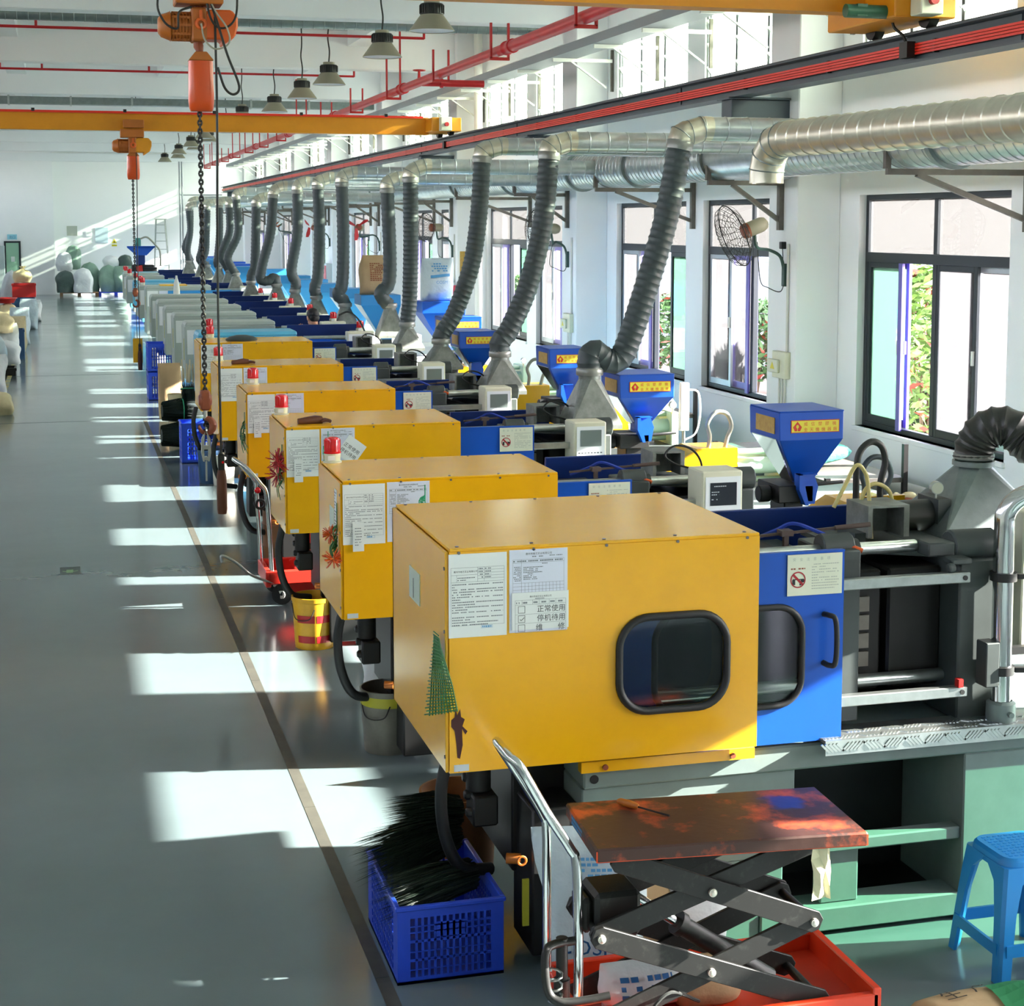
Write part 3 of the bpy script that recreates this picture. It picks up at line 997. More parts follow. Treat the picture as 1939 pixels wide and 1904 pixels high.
# ------------------------------------------------------------------ chain hoists
def hoist(name, X, Y, zb, s, zbag, zhook, label, near, zp):
    """zb underside of the bridge, s size"""
    t = thing(name, (X, Y, zhook), label, 'hoist')
    zc = zb - .30 if near else zb - .29
    f = s
    b = MB(); b.box(X - .09 * f, X + .12 * f, Y - .17, Y + .17, zb - .03 + .02, zb + .06); b.box(X - .12 * f, X + .16 * f, Y - .2, Y - .11, zb - .01, zb + .12)
    b.box(X - .16 * f, X + .16 * f, Y - .16, Y + .1, zb - .16, zb - .03)
    b.build('trolley', 'orange_brown', t, bevel=.008)
    b = MB(); b.cyl((X, Y, zb - .16), (X, Y, zc + .1), .03 * f, 10); b.torus((X, Y, zc + .14), .04, .014, (0, 1, 0), 14, 6)
    b.build('suspension_eye', 'hook_brown', t)
    # motor: finned octagonal can to the left
    b = MB(); b.tube([(X - .27 * f, Y, zc), (X - .25 * f, Y, zc), (X - .19 * f, Y, zc), (X - .19 * f, Y, zc), (X - .18 * f, Y, zc), (X + .02, Y, zc)], [.05 * f, .075 * f, .098 * f, .105 * f, .09 * f, .09 * f], 8)
    b.build('motor_can', 'orange_brown', t)
    b = MB()
    for i in range(10):
        a = 2 * PI * i / 10
        b.bar((X - .18 * f, Y + .093 * f * math.cos(a), zc + .093 * f * math.sin(a)), (X - .03, Y + .093 * f * math.cos(a), zc + .093 * f * math.sin(a)), .008, .016)
    for i in range(7): b.torus((X - (.17 - .022 * i) * f, Y, zc), .098 * f, .004, (1, 0, 0), 12, 4)
    b.build('cooling_fins', 'orange_brown', t, kind='stuff')
    b = MB(); b.prism([(X + .03, zc - .09 * f), (X + .15 * f, zc - .09 * f), (X + .15 * f, zc - .13 * f), (X + .24 * f, zc - .07 * f), (X + .26 * f, zc + .0), (X + .26 * f, zc + .06 * f), (X + .22 * f, zc + .11 * f), (X + .06 * f, zc + .11 * f), (X + .03, zc + .06 * f)], 'y', Y - .1 * f, Y + .1 * f)
    b.build('gear_case', 'crane_yellow' if not near else 'orange', t, bevel=.012)
    b = MB(); b.box(X - .05 * f, X + .05 * f, Y - .11 * f, Y + .11 * f, zc - .1 * f, zc + .12 * f); b.build('centre_housing', 'orange_brown', t, bevel=.01)
    b = MB(); b.torus((X + .01, Y - .12 * f, zc + .01), .03 * f, .012 * f, (0, 1, 0), 16, 8); b.bar((X + .01, Y - .12 * f, zc + .04 * f), (X + .01, Y - .12 * f, zc + .1 * f), .02 * f, .02 * f)
    b.build('cable_ring', 'orange', t)
    b = MB(); b.tube([(X - .005, Y, zc - .1 * f), (X + .0, Y, zc - .13 * f), (X + .01, Y, zc - .17 * f), (X + .01, Y, zbag[1] + .03)], [.03 * f, .035 * f, .022 * f, .022 * f], 10)
    b.build('chain_guide', 'hook_brown', t)
    # chain bag
    z1, z0 = zbag[1], zbag[0]; w = .085 * f; h = z1 - z0
    cx = X + .012
    b = MB()
    prof = [(0, .86, .5), (.06, .97, .8), (.2, 1.03, 1.0), (.5, 1.02, 1.0), (.86, .99, .95), (1, .97, .9)]
    rings = []
    for (tt, sx, sy) in prof:
        rings.append(b.pts([(cx + w * sx * math.copysign(abs(math.cos(a)) ** .6, math.cos(a)), Y + .07 * f * sy * math.copysign(abs(math.sin(a)) ** .6, math.sin(a)), z0 + h * tt) for a in [2 * PI * j / 16 for j in range(16)]]))
    for i in range(len(rings) - 1):
        for j in range(16): b.face([rings[i][j], rings[i][(j + 1) % 16], rings[i + 1][(j + 1) % 16], rings[i + 1][j]])
    b.face(rings[0][::-1])
    mat('bag_orange', 'D4501A', .3, bump=(6, .25, .02)) if 'bag_orange' not in M else 0
    b.build('chain_bag', 'bag_orange', t, angle=60)
    b = MB(); b.prism([(cx - w, z1 + .002), (cx + w, z1 + .002), (cx + w * .45, z1 + .06 * f), (cx - w * .45, z1 + .06 * f)], 'y', Y - .07 * f, Y + .07 * f)
    b.build('bag_collar', 'orange_brown', t, bevel=.004)
    # load chain
    b = MB()
    L = .036 if near else .04
    z = z0 + .01; i = 0
    zb_ = zhook + .44
    while z > zb_:
        b.torus((X, Y, z), L * .56, L * .19, (0, 1, 0) if i % 2 else (1, 0, 0), 8 if near else 6, 4, e1=(0, 0, 1), flat=.62)
        z -= L * .80; i += 1
    o = b.build('load_chain', 'iron', t, kind='stuff')
    # hook block and hook
    b = MB(); b.box(X - .035, X + .035, Y - .045, Y + .045, zhook + .30, zhook + .44); b.cyl((X - .045, Y, zhook + .37), (X + .045, Y, zhook + .37), .045, 12)
    b.build('hook_block', 'hook_brown', t, bevel=.012, angle=40)
    b = MB(); b.cyl((X, Y, zhook + .31), (X, Y, zhook + .24), .014, 8)
    b.build('swivel', 'bar_steel', t)
    b = MB()
    hp = []; hr = []
    for i in range(20):
        a = R(100 - 285 * i / 19)
        hp.append((X + .048 * math.cos(a) + .004, Y, zhook + .19 + .052 * math.sin(a))); hr.append(.014 + .012 * math.sin(PI * min(1, i / 13)) * (1 if i < 17 else .6))
    hr[-1] = .005; hr[-2] = .01
    b.tube(hp, hr, 8); b.build('hook', 'hook_brown', t, angle=60)
    # pendant control
    px = X + .105 if near else X + .055
    b = MB(); b.tube(spline([(px, Y - .1, zc + .06), (px + .003, Y - .1, zc - .6), (px - .012, Y - .1, (zc + zp) / 2), (px - .01, Y - .1, zp + .42)], 8), .0085 if near else .007, 6); b.torus((px - .012, Y - .1, zp + .42), .012, .004, (0, 1, 0), 10, 4)
    b.build('pendant_cable', 'cable_black', t)
    b = MB(); b.sphere((0, 0, 0), 1, 1, 1, 4, 3) if False else None
    q = px - .01
    b.box(q - .022, q + .022, Y - .12, Y - .08, zp + .30, zp + .42)
    b.build('pendant_head', 'black', t, bevel=.006)
    b = MB(); b.tube([(q, Y - .1, zp), (q + .001, Y - .1, zp + .03), (q, Y - .1, zp + .15), (q, Y - .1, zp + .26), (q, Y - .1, zp + .31)], [.03, .035, .036, .034, .026], 8)
    b.build('pendant_sleeve', 'leather', t, bevel=.0, angle=50)
    b = MB(); b.cyl((q + .008, Y - .125, zp + .365), (q + .008, Y - .12, zp + .365), .009, 10); b.build('stop_button', 'lens_red', t)
    return t, X, Y, zc
h1, X, Y, zc = hoist('chain_hoist', .94, 11.6, 4.43, 1.0, (3.56, 3.90), 1.20, 'orange chain hoist hanging nearest the camera, long dark chain and orange chain bag', True, .78)
b = MB()
b.tube(spline([(X - .10, Y - .12, zc + .55), (X - .27, Y - .14, zc + .18), (X - .24, Y - .14, zc + .02), (X - .15, Y - .14, zc - .03), (X - .135, Y - .12, zc + .08), (X - .05, Y - .12, zc + .12)], 8), .0075, 6)
b.build('control_cable', 'cable_black', h1)
b = MB()
b.tube(spline([(X + .03, Y - .14, zc + .3), (X + .07, Y - .15, zc + .05), (X + .15, Y - .15, zc - .02), (X + .24, Y - .15, zc + .06), (X + .25, Y - .15, zc + .3), (X + .23, Y - .13, zc + .6)], 8), .0075, 6)
b.build('control_cable', 'cable_black', h1)
b = MB()
b.tube(spline([(X + .06, Y - .13, zc + .2), (X + .12, Y - .16, zc + .0), (X + .18, Y - .16, zc - .2), (X + .255, Y - .15, zc - .4), (X + .22, Y - .15, zc - .46), (X + .16, Y - .15, zc - .42), (X + .115, Y - .13, zc - .28)], 8), .0085, 6)
b.build('control_cable', 'cable_black', h1)
b = MB()
b.tube(spline([(X + .01, Y - .13, zc + .01), (X + .03, Y - .16, zc - .1), (X + .10, Y - .16, zc - .16), (X + .19, Y - .16, zc - .12), (X + .18, Y - .16, zc - .02), (X + .1, Y - .15, zc + .1), (X + .06, Y - .13, zc + .2)], 8), .006, 6)
b.build('control_cable', 'cable_grey', h1)
# lifting tongs hanging in the hook
t = thing('lifting_tongs', (X, Y, .99), 'steel lifting tongs hanging from the nearest hoist hook', 'tongs')
b = MB()
for sx in (-1, 1):
    b.prism([(X + sx * .006, 1.35), (X + sx * .03, 1.30), (X + sx * .034, 1.2), (X + sx * .022, 1.14), (X + sx * .012, 1.14), (X + sx * .016, 1.24)], 'y', Y - .02, Y + .02)
b.box(X - .03, X + .03, Y - .022, Y + .022, 1.225, 1.25); b.torus((X + .004, Y, 1.355), .02, .006, (1, 0, 0), 12, 6); b.cyl((X, Y - .025, 1.16), (X, Y + .025, 1.16), .014, 10); b.bar((X, Y, 1.14), (X, Y, 1.0), .012, .012)
b.build('jaws', 'bar_steel', t, angle=40)
hoist('chain_hoist', 1.13, 27.2, 4.31, 1.15, (3.49, 3.86), 1.32, 'small orange chain hoist hanging from the far crane bridge', False, .44)
t = thing('lifting_plate', (1.13, 27.15, .55), 'yellow plate hanging from a wire below the far hoist hook', 'plate')
b = MB(); b.box(1.07, 1.22, 27.14, 27.17, .56, .95); b.build('plate', 'yellow_strip', t)
b = MB(); b.tube([(1.14, 27.155, .95), (1.135, 27.16, 1.2), (1.13, 27.2, 1.46)], .006, 5); b.build('wire', 'cable_black', t)

# ------------------------------------------------------------------ main extraction duct
DX, DZ, DR = 6.15, 3.42, .213
t = thing('extraction_duct', (DX, 30, DZ), 'large galvanised spiral duct running along the window wall on brackets', 'duct')
ys = [-2, 6.9, 10.6, 13.55, 14.9, 17.2, 19.3, 22.4, 25.5, 29, 32.5, 36, 40, 44, 48, 52, 56, 60, 64]
for i in range(len(ys) - 1):
    a, c = ys[i], ys[i + 1]
    plain = i in (3,) or i > 9
    b = MB()
    if plain: b.cyl((DX, a, DZ), (DX, c, DZ), DR, 36)
    else:
        # spiral seam: raised rings at the pitch of the strip
        path = []; rad = []
        y = a
        while y < c - .01:
            path += [(DX, y, DZ), (DX, y + .004, DZ), (DX, y + .008, DZ), (DX, y + .012, DZ)]; rad += [DR, DR + .005, DR + .005, DR]
            y += .115
        path.append((DX, c, DZ)); rad.append(DR)
        b.tube(path, rad, 36)
    b.build('duct_section', 'galv', t, angle=25)
for y in ys[1:-1]:
    b = MB(); b.lathe([(DR, -.03), (DR + .03, -.03), (DR + .03, .03), (DR, .03)], 36, (DX, y, DZ), 'y')
    b.build('flange', 'galv_dark', t)
BR = []
for k in range(-1, 8):
    a = Y0C + BAY * k
    BR += [(a + .33, 6.75), (a + 3.78, XW)]
n = 0
for (y, xw) in sorted(BR):
    if y > 64 or y < 2: continue
    n += 1
    t = thing('duct_bracket', (xw, y, 2.73), 'brown steel angle bracket carrying the duct, %s from the camera' % ORD[n - 1], 'bracket', 'duct brackets along the wall')
    b = MB(); b.box(5.97, xw, y - .022, y + .022, 3.16, 3.205); b.build('arm', 'bracket_steel', t)
    b = MB(); b.box(5.97 - .02, 5.97 + .025, y - .022, y + .022, 3.205, 3.5); b.build('stop_post', 'bracket_steel', t)
    b = MB(); b.box(xw - .05, xw, y - .03, y + .03, 2.73, 3.35); b.build('wall_plate', 'bracket_steel', t)
    b = MB(); b.bar((6.22, y, 3.165), (xw - .03, y, 2.82), .04, .04); b.build('brace', 'bracket_steel', t)

# ------------------------------------------------------------------ extraction arms: branch pipe, elbow, flexible hose and hood
def ribbed(b, path, r, pitch, amp, n=14):
    P = resample(path, pitch / 3)
    rad = [r + (amp if i % 3 == 1 else 0) for i in range(len(P))]
    b.tube(P, rad, n)
def elbow_path(x, y, z, drop, dirx=1, ang=None):
    """from hose top (x,y,z-drop) up and over to +x"""
    pts = []
    rr = .15
    for i in range(7):
        a = PI - (PI / 2) * i / 6
        pts.append((x + rr + rr * math.cos(a), y, z - rr + rr * math.sin(a)))
    return pts
def seams(b, x0, x1, y, z, r, pitch):
    x = x0
    path = []; rad = []
    while x < x1:
        path += [(x, y, z), (x + .004, y, z), (x + .008, y, z), (x + .012, y, z)]; rad += [r, r + .004, r + .004, r]
        x += pitch
    path.append((x1, y, z)); rad.append(r)
    b.tube(path, rad, 20)
def hood(t, x, y, z0, z1, wb, db, rn, zn, m='hood_grey'):
    """pyramid hood with a round neck"""
    b = MB()
    q = 8
    A = []; B = []
    for i in range(16):
        a = 2 * PI * i / 16 + PI / 16
        ca, sa = math.cos(a), math.sin(a)
        k = 1 / max(abs(ca), abs(sa))
        A.append((x + wb / 2 * ca * k, y + db / 2 * sa * k, z0)); B.append((x + rn * ca, y + rn * sa, z1))
    # four exact corners
    C = [(x + wb / 2, y + db / 2, z0), (x - wb / 2, y + db / 2, z0), (x - wb / 2, y - db / 2, z0), (x + wb / 2, y - db / 2, z0)]
    iC = b.pts(C); iB = b.pts(B)
    for c in range(4):
        ring = [iB[(4 * c + j + 16) % 16] for j in range(0, 4)] + [iB[(4 * c + 4) % 16]]
        # corner fan
        seg = [iB[(4 * c + j) % 16] for j in range(4)]
        for j in range(3): b.face([iC[c], seg[j + 1], seg[j]][::-1])
        nx = (c + 1) % 4
        b.face([iC[c], iC[nx], iB[(4 * c + 4) % 16], iB[(4 * c + 3) % 16]])
    for c in range(4):
        p = C[c]; p2 = C[(c + 1) % 4]
        b.poly([p, (p[0], p[1], z0 - .03), (p2[0], p2[1], z0 - .03), p2])
    b.build('hood', m, t)
    b = MB(); b.lathe([(rn, z1), (rn, zn - .02), (rn + .012, zn - .02), (rn + .012, zn), (rn, zn)], 16, (x, y, 0)); b.build('hood_neck', m, t)
ARMS = {
    2: [(4.28, 3.46), (4.222, 3.36), (4.124, 2.844), (3.982, 2.362), (3.84, 1.95), (3.77, 1.84), (3.68, 1.84), (3.60, 1.90), (3.56, 1.86), (3.56, 1.76)],
    3: [(4.04, 3.48), (3.979, 3.38), (3.924, 2.809), (3.795, 2.276), (3.633, 1.913), (3.55, 1.80), (3.55, 1.70)],
    4: [(4.085, 3.55), (4.01, 3.44), (3.977, 2.914), (3.9, 2.396), (3.733, 1.929), (3.604, 1.72), (3.587, 1.64)],
    5: [(3.854, 3.43), (3.793, 3.30), (3.794, 2.635), (3.778, 1.982), (3.752, 1.72), (3.745, 1.66)],
    6: [(3.968, 3.35), (3.933, 3.22), (3.96, 2.419), (3.944, 2.05), (3.84, 1.93), (3.90, 1.82), (3.956, 1.77)],
    7: [(3.748, 3.48), (3.711, 3.34), (3.725, 2.599), (3.704, 1.985), (3.643, 1.83), (3.71, 1.75), (3.74, 1.68)],
    8: [(3.781, 3.47), (3.716, 3.35), (3.731, 2.58), (3.701, 2.028), (3.65, 1.831), (3.673, 1.69)],
    9: [(3.726, 3.46), (3.698, 3.32), (3.689, 2.647), (3.587, 2.051), (3.653, 1.837), (3.64, 1.70)],
    10: [(3.641, 3.44), (3.566, 3.28), (3.51, 2.636), (3.365, 2.087), (3.33, 1.83), (3.46, 1.80), (3.57, 1.85), (3.607, 1.72)],
    11: [(3.561, 3.28), (3.51, 3.15), (3.489, 2.428), (3.462, 1.987), (3.401, 1.841), (3.39, 1.70)],
}
rn = random.Random(5)
for n in range(12, NM):
    x = 3.55 + rn.uniform(-.12, .15); z = 3.42 + rn.uniform(-.1, .1)
    ARMS[n] = [(x + .05, z), (x, z - .13), (x + rn.uniform(-.05, .05), 2.6), (x - rn.uniform(0, .2), 2.1), (x - rn.uniform(0, .15), 1.85), (x - .03, 1.72)]
def arm(n, Y, P, label, hoodspec, ratio=1.0):
    x0, z0 = P[0]
    hx, hz = P[-1]
    r = .088 * ratio
    t = thing('fume_extractor', (hx, Y, hz - .3), label, 'extractor')
    near = n < 8
    b = MB(); seams(b, x0 + .10, DX - .12, Y, z0, r * .97, .17 if near else .25); b.build('branch_pipe', 'galv', t, angle=30)
    # segmented elbow
    ex, ez = P[1]
    A = Vector((ex, Y, ez)); d0 = (Vector((P[1][0], Y, P[1][1])) - Vector((P[2][0], Y, P[2][1]))).normalized()
    C = Vector((x0 + .12, Y, z0))
    mid = [A, A + d0 * .05]
    e = spline([A - d0 * .02, A + d0 * .06, Vector((x0 + .01, Y, z0 - .03)), C - Vector((.02, 0, 0)), C + Vector((.05, 0, 0))], 2)
    for i in range(len(e) - 1):
        pass
    b = MB(); b.tube(e, r, 18); b.build('elbow', 'galv_warm', t)
    b = MB()
    for i in (2, 4, 6):
        dd = (e[i + 1] - e[i - 1]).normalized()
        b.torus(e[i], r + .001, .0035, dd, 20, 5)
    b.build('elbow_seams', 'galv_dark', t, kind='stuff')
    b = MB(); dd = d0; b.tube([A - dd * .05, A - dd * .03, A + dd * .01, A + dd * .015], [r + .006, r + .008, r + .008, r + .002], 18); b.build('clamp_band', 'duct_tape', t)
    path = spline([(p[0], Y, p[1]) for p in P[1:]], 10)
    path = [A - d0 * .0] + path[1:]
    b = MB(); ribbed(b, path, r - .004, .052 if n < 6 else .07, .006, 18 if n < 6 else 14); b.build('flexible_hose', 'hose_grey', t, angle=30)
    b = MB(); b.lathe([(r + .004, -.025), (r + .008, -.02), (r + .008, .02), (r + .004, .025)], 16, (hx, Y, hz)); b.build('clamp_band', 'duct_tape', t)
    hood(t, hx, Y, *hoodspec)
    return t
for n in sorted(ARMS):
    P = ARMS[n]
    Y = Yn(n) + .45
    hz = P[-1][1]
    wb = .37 if n < 5 else .34
    lab = 'grey flexible hose arm with pyramid hood over the %s machine counted from the camera' % ORD[n]
    arm(n, Y, P, lab, (1.40, hz - .05, wb, wb * .95, .078, hz + .03))
# the first machine's arm: a bigger hood, hose looping away to the right, and the capped-off branch beside it
t = thing('fume_extractor', (3.93, 6.5, 1.45), 'large smooth grey hood with ribbed black hose at the right edge over the nearest machine', 'extractor')
hood(t, 3.91, 6.5, 1.45, 1.72, .56, .5, .082, 1.745, 'galv_dark')
b = MB(); ribbed(b, spline([(3.91, 6.5, 1.75), (3.915, 6.5, 1.80), (3.95, 6.47, 1.88), (4.03, 6.42, 1.90), (4.11, 6.35, 1.82), (4.15, 6.15, 1.78), (3.95, 5.6, 1.9), (3.35, 4.9, 2.15), (3.20, 4.70, 2.6), (3.15, 4.62, 3.02)], 10), .084, .036, .009, 20)
mat('hose_black', '2C2E2A', .4); b.build('flexible_hose', 'hose_black', t, angle=30)
b = MB(); b.lathe([(.084, -.012), (.09, -.01), (.09, .012), (.084, .014)], 18, (3.91, 6.5, 1.765)); b.build('clamp_band', 'duct_tape', t)
b = MB(); b.tube(spline([(3.15, 4.62, 3.0), (3.15, 4.62, 3.09), (3.18, 4.66, 3.15), (3.24, 4.72, 3.16)], 3), .088, 18); b.build('elbow', 'galv_warm', t)
# branch pipe along the machines with an open, down-turned elbow at its far end
def ringpipe(A, C, r, pitch):
    A = Vector(A); C = Vector(C)
    d = (C - A); L = d.length; d.normalize()
    path = []; rad = []
    s = 0
    while s < L - .013:
        for (ds, dr) in ((0, 0), (.004, .004), (.008, .004), (.012, 0)):
            path.append(A + d * (s + ds)); rad.append(r + dr)
        s += pitch
    path.append(C); rad.append(r)
    b = MB(); b.tube(path, rad, 22); return b
t = thing('branch_duct', (3.39, 7.6, 3.0), 'open-ended galvanised branch pipe with a down-turned elbow and no hose', 'duct')
pe = [Vector((3.385, 7.62, 2.995)), Vector((3.386, 7.62, 3.06)), Vector((3.39, 7.60, 3.13)), Vector((3.395, 7.53, 3.19)), Vector((3.395, 7.43, 3.205)), Vector((3.388, 7.34, 3.204))]
b = MB(); b.tube(pe, .086, 22, caps=False); b.build('elbow', 'galv_warm', t)
b = MB()
for i in (1, 2, 3, 4): b.torus(pe[i], .087, .0035, (pe[i + 1] - pe[i - 1]).normalized(), 22, 5)
b.build('elbow_seams', 'galv_dark', t, kind='stuff')
ringpipe((3.388, 7.34, 3.204), (3.24, 4.72, 3.16), .085, .135).build('branch_pipe', 'galv_warm', t, angle=30)
ringpipe((3.28, 4.80, 3.17), (DX - .1, 4.6, 3.40), .085, .135).build('branch_tail', 'galv', t, angle=30)

# ------------------------------------------------------------------ red fire main with hangers, side branch and valve
PX, PZ, PR = 5.0, 4.80, .062
t = thing('fire_main', (PX, 30, PZ), 'thick red fire main pipe running the length of the hall under the ceiling', 'pipe')
pys = [9, 18.45, 24.6, 31, 37.5, 44, 50.5, 59.6]
for a, c in zip(pys, pys[1:]):
    b = MB(); b.cyl((PX, a, PZ), (PX, c, PZ), PR if a > 18 else PR + .006, 18); b.build('pipe_run', 'pipe_red', t)
for y in pys[1:-1]:
    b = MB(); b.lathe([(PR, -.16), (PR + .02, -.15), (PR + .02, -.1), (PR + .008, -.09), (PR + .008, .09), (PR + .02, .1), (PR + .02, .15), (PR, .16)], 18, (PX, y, PZ), 'y'); b.build('coupling', 'pipe_red', t)
for y in (15.6, 18.9, 22.0, 25.3, 28.6, 32, 35.4, 38.8, 42.2, 45.6, 49, 52.4, 55.8, 59):
    g = group_part('hanger', t)
    for sx in (-1, 1):
        b = MB(); b.box(PX + sx * .105 - .012, PX + sx * .105 + .012, y - .02, y + .02, PZ - .09, ZC if int(y) % 2 else PZ + .32)
        b.build('hanger_rod', 'hanger_red', g)
    b = MB(); b.box(PX - .117, PX + .117, y - .02, y + .02, PZ - .11, PZ - .075); b.build('hanger_bar', 'hanger_red', g)
b = MB(); b.cyl((PX, 23.2, PZ - .02), (PX + .9, 23.2, PZ - .02), .05, 14); b.lathe([(.05, -.02), (.068, -.02), (.068, .02), (.05, .02)], 14, (PX + .28, 23.2, PZ - .02), 'x'); b.build('side_branch', 'pipe_red', t)
g = group_part('valve', t)
b = MB(); b.cyl((PX, 23.4, PZ), (PX, 23.4, PZ + .16), .03, 10, .018); b.build('valve_stem', 'pipe_red', g)
b = MB(); b.torus((PX, 23.4, PZ + .17), .085, .009, (0, 0, 1), 18, 6); b.bar((PX - .08, 23.4, PZ + .17), (PX + .08, 23.4, PZ + .17), .014, .01); b.bar((PX, 23.32, PZ + .17), (PX, 23.48, PZ + .17), .014, .01); b.build('handwheel', 'pipe_red', g)
# sprinkler branches across the hall
for i, (y, z, x1, stubs, lab) in enumerate(((25.0, 5.60, 5.42, (-.27, 5.42), 'thin red sprinkler pipe crossing under the ceiling, nearest of the thin red pipes'),
                                (32.0, 5.62, 5.55, (-1.0, -.26, 1.67, 5.55), 'thin red sprinkler pipe crossing under the ceiling behind the nearest one'),
                                (46.0, 5.28, .8, (-2.5, -.5), 'faint red sprinkler pipe far back at the left below the crane bridge'))):
    t = thing('sprinkler_pipe', (0, y, z), lab, 'pipe')
    b = MB(); b.cyl((XL, y, z), (x1, y, z), .021, 10); b.build('pipe_run', 'pipe_red', t)
    for sx in stubs:
        b = MB(); b.cyl((sx, y, z - .01), (sx, y, ZC - .004), .02, 8); b.build('riser', 'pipe_red', t)
# ducts across the hall
t = thing('cross_duct', (0, 22.2, 5.46), 'galvanised spiral duct crossing under the ceiling nearest the camera', 'duct')
path = []; rad = []
x = XL
while x < 6.7:
    path += [(x, 22.2, 5.46), (x + .005, 22.2, 5.46), (x + .01, 22.2, 5.46), (x + .015, 22.2, 5.46)]; rad += [.09, .094, .094, .09]; x += .14
b = MB(); b.tube(path, rad, 16); b.build('duct_run', 'galv_dark', t, angle=30)
b = MB()
for x in (-4, -1.2, 1.6, 4.4): b.cyl((x, 22.2, 5.55), (x, 22.2, ZC), .006, 6)
b.build('hanger_rods', 'iron', t, kind='stuff')
t = thing('cross_duct', (0, 36.2, 5.4), 'flat galvanised duct crossing under the ceiling behind the hanging lamps', 'duct')
b = MB(); b.box(XL, 6.7, 36.1, 36.4, 5.27, 5.42)
b.build('duct_run', 'galv_dark', t)
b = MB()
for i in range(10): b.box(-6 + 1.25 * i, -5.96 + 1.25 * i, 36.08, 36.42, 5.25, 5.44)
b.build('duct_flanges', 'galv', t, kind='stuff')
b = MB()
for x in (-4, -1.2, 1.6, 4.4): b.cyl((x, 36.25, 5.42), (x, 36.25, ZC), .006, 6)
b.build('hanger_rods', 'iron', t, kind='stuff')

# ------------------------------------------------------------------ cable tray on wall brackets
t = thing('cable_tray', (6.5, 30, 5.0), 'grey cable tray running along the window wall above the crane rail', 'tray')
b = MB(); b.box(6.33, 6.345, 4, 66, 4.98, 5.09); b.box(6.345, 6.68, 4, 66, 4.98, 4.99); b.box(6.68, 6.695, 4, 66, 4.98, 5.09)
b.build('channel', 'tray_grey', t)
k = 0
y = 9.0
while y < 66:
    if -.1 < (y - Y0C) % BAY < .75: y += .85
    g = MB(); g.box(6.35, 7.18, y - .02, y + .02, 4.93, 4.975); g.bar((7.1, y, 4.6), (6.6, y, 4.94), .03, .02); g.build('tray_bracket', 'white_plastic', t)
    g = MB(); g.box(7.16, XW - .001, y - .015, y + .015, 4.55, 5.1); g.build('wall_bar', 'bracket_steel', t)
    y += 1.75

# ------------------------------------------------------------------ high-bay lamps
LP = [(3.97, 17.9, 4.885), (3.97, 20.8, 4.88), (3.97, 25.1, 4.88), (3.97, 28.0, 4.88), (3.98, 31.8, 4.9), (3.75, 35.4, 4.95), (4.05, 42.1, 5.05), (3.72, 44.6, 5.02),
      (4.05, 47.0, 5.05), (3.75, 49.6, 5.02), (4.05, 52.2, 5.05), (3.75, 54.8, 5.02), (3.95, 58.2, 5.02), (3.7, 61.5, 5.0)]
lamp = None
for i, (x, y, z) in enumerate(LP):
    lab = 'hanging high-bay lamp with tan reflector and black housing, %s in the row from the camera' % ORD[i]
    if lamp is None:
        lamp = thing('high_bay_lamp', (x, y, z), lab, 'lamp', 'high-bay lamps in a row')
        b = MB(); b.lathe([(.125, .175), (.245, .012), (.25, 0), (.245, .004), (.12, .168)], 28, (x, y, z)); b.build('reflector', 'lamp_tan', lamp)
        b = MB(); b.lathe([(.001, .004), (.242, .006), (.2, .03), (.001, .05)], 28, (x, y, z)); b.build('diffuser', 'lamp_glass', lamp)
        b = MB(); b.lathe([(.06, .17), (.127, .175), (.13, .18), (.13, .285), (.118, .295), (.001, .297)], 24, (x, y, z)); b.build('housing', 'lamp_black', lamp)
        b = MB()
        for j in range(24):
            a = 2 * PI * j / 24; b.obox((x + .131 * math.cos(a), y + .131 * math.sin(a), z + .232), (math.cos(a), math.sin(a), 0), (-math.sin(a), math.cos(a), 0), (0, 0, 1), .006, .003, .045)
        b.build('cooling_fins', 'lamp_black', lamp, kind='stuff')
        b = MB(); b.lathe([(.001, .335), (.085, .335), (.088, .325), (.088, .296)], 20, (x, y, z)); b.build('cap', 'lamp_tan', lamp)
        b = MB(); b.tube(spline([(x, y, z + .33), (x + .012, y, z + .5), (x - .012, y, z + .7), (x + .004, y, z + .9), (x, y, ZC)], 5), .011, 6); b.build('cord', 'cable_black', lamp)
    else:
        o = copy_tree(lamp, (x, y, z)); tag(o, lab)
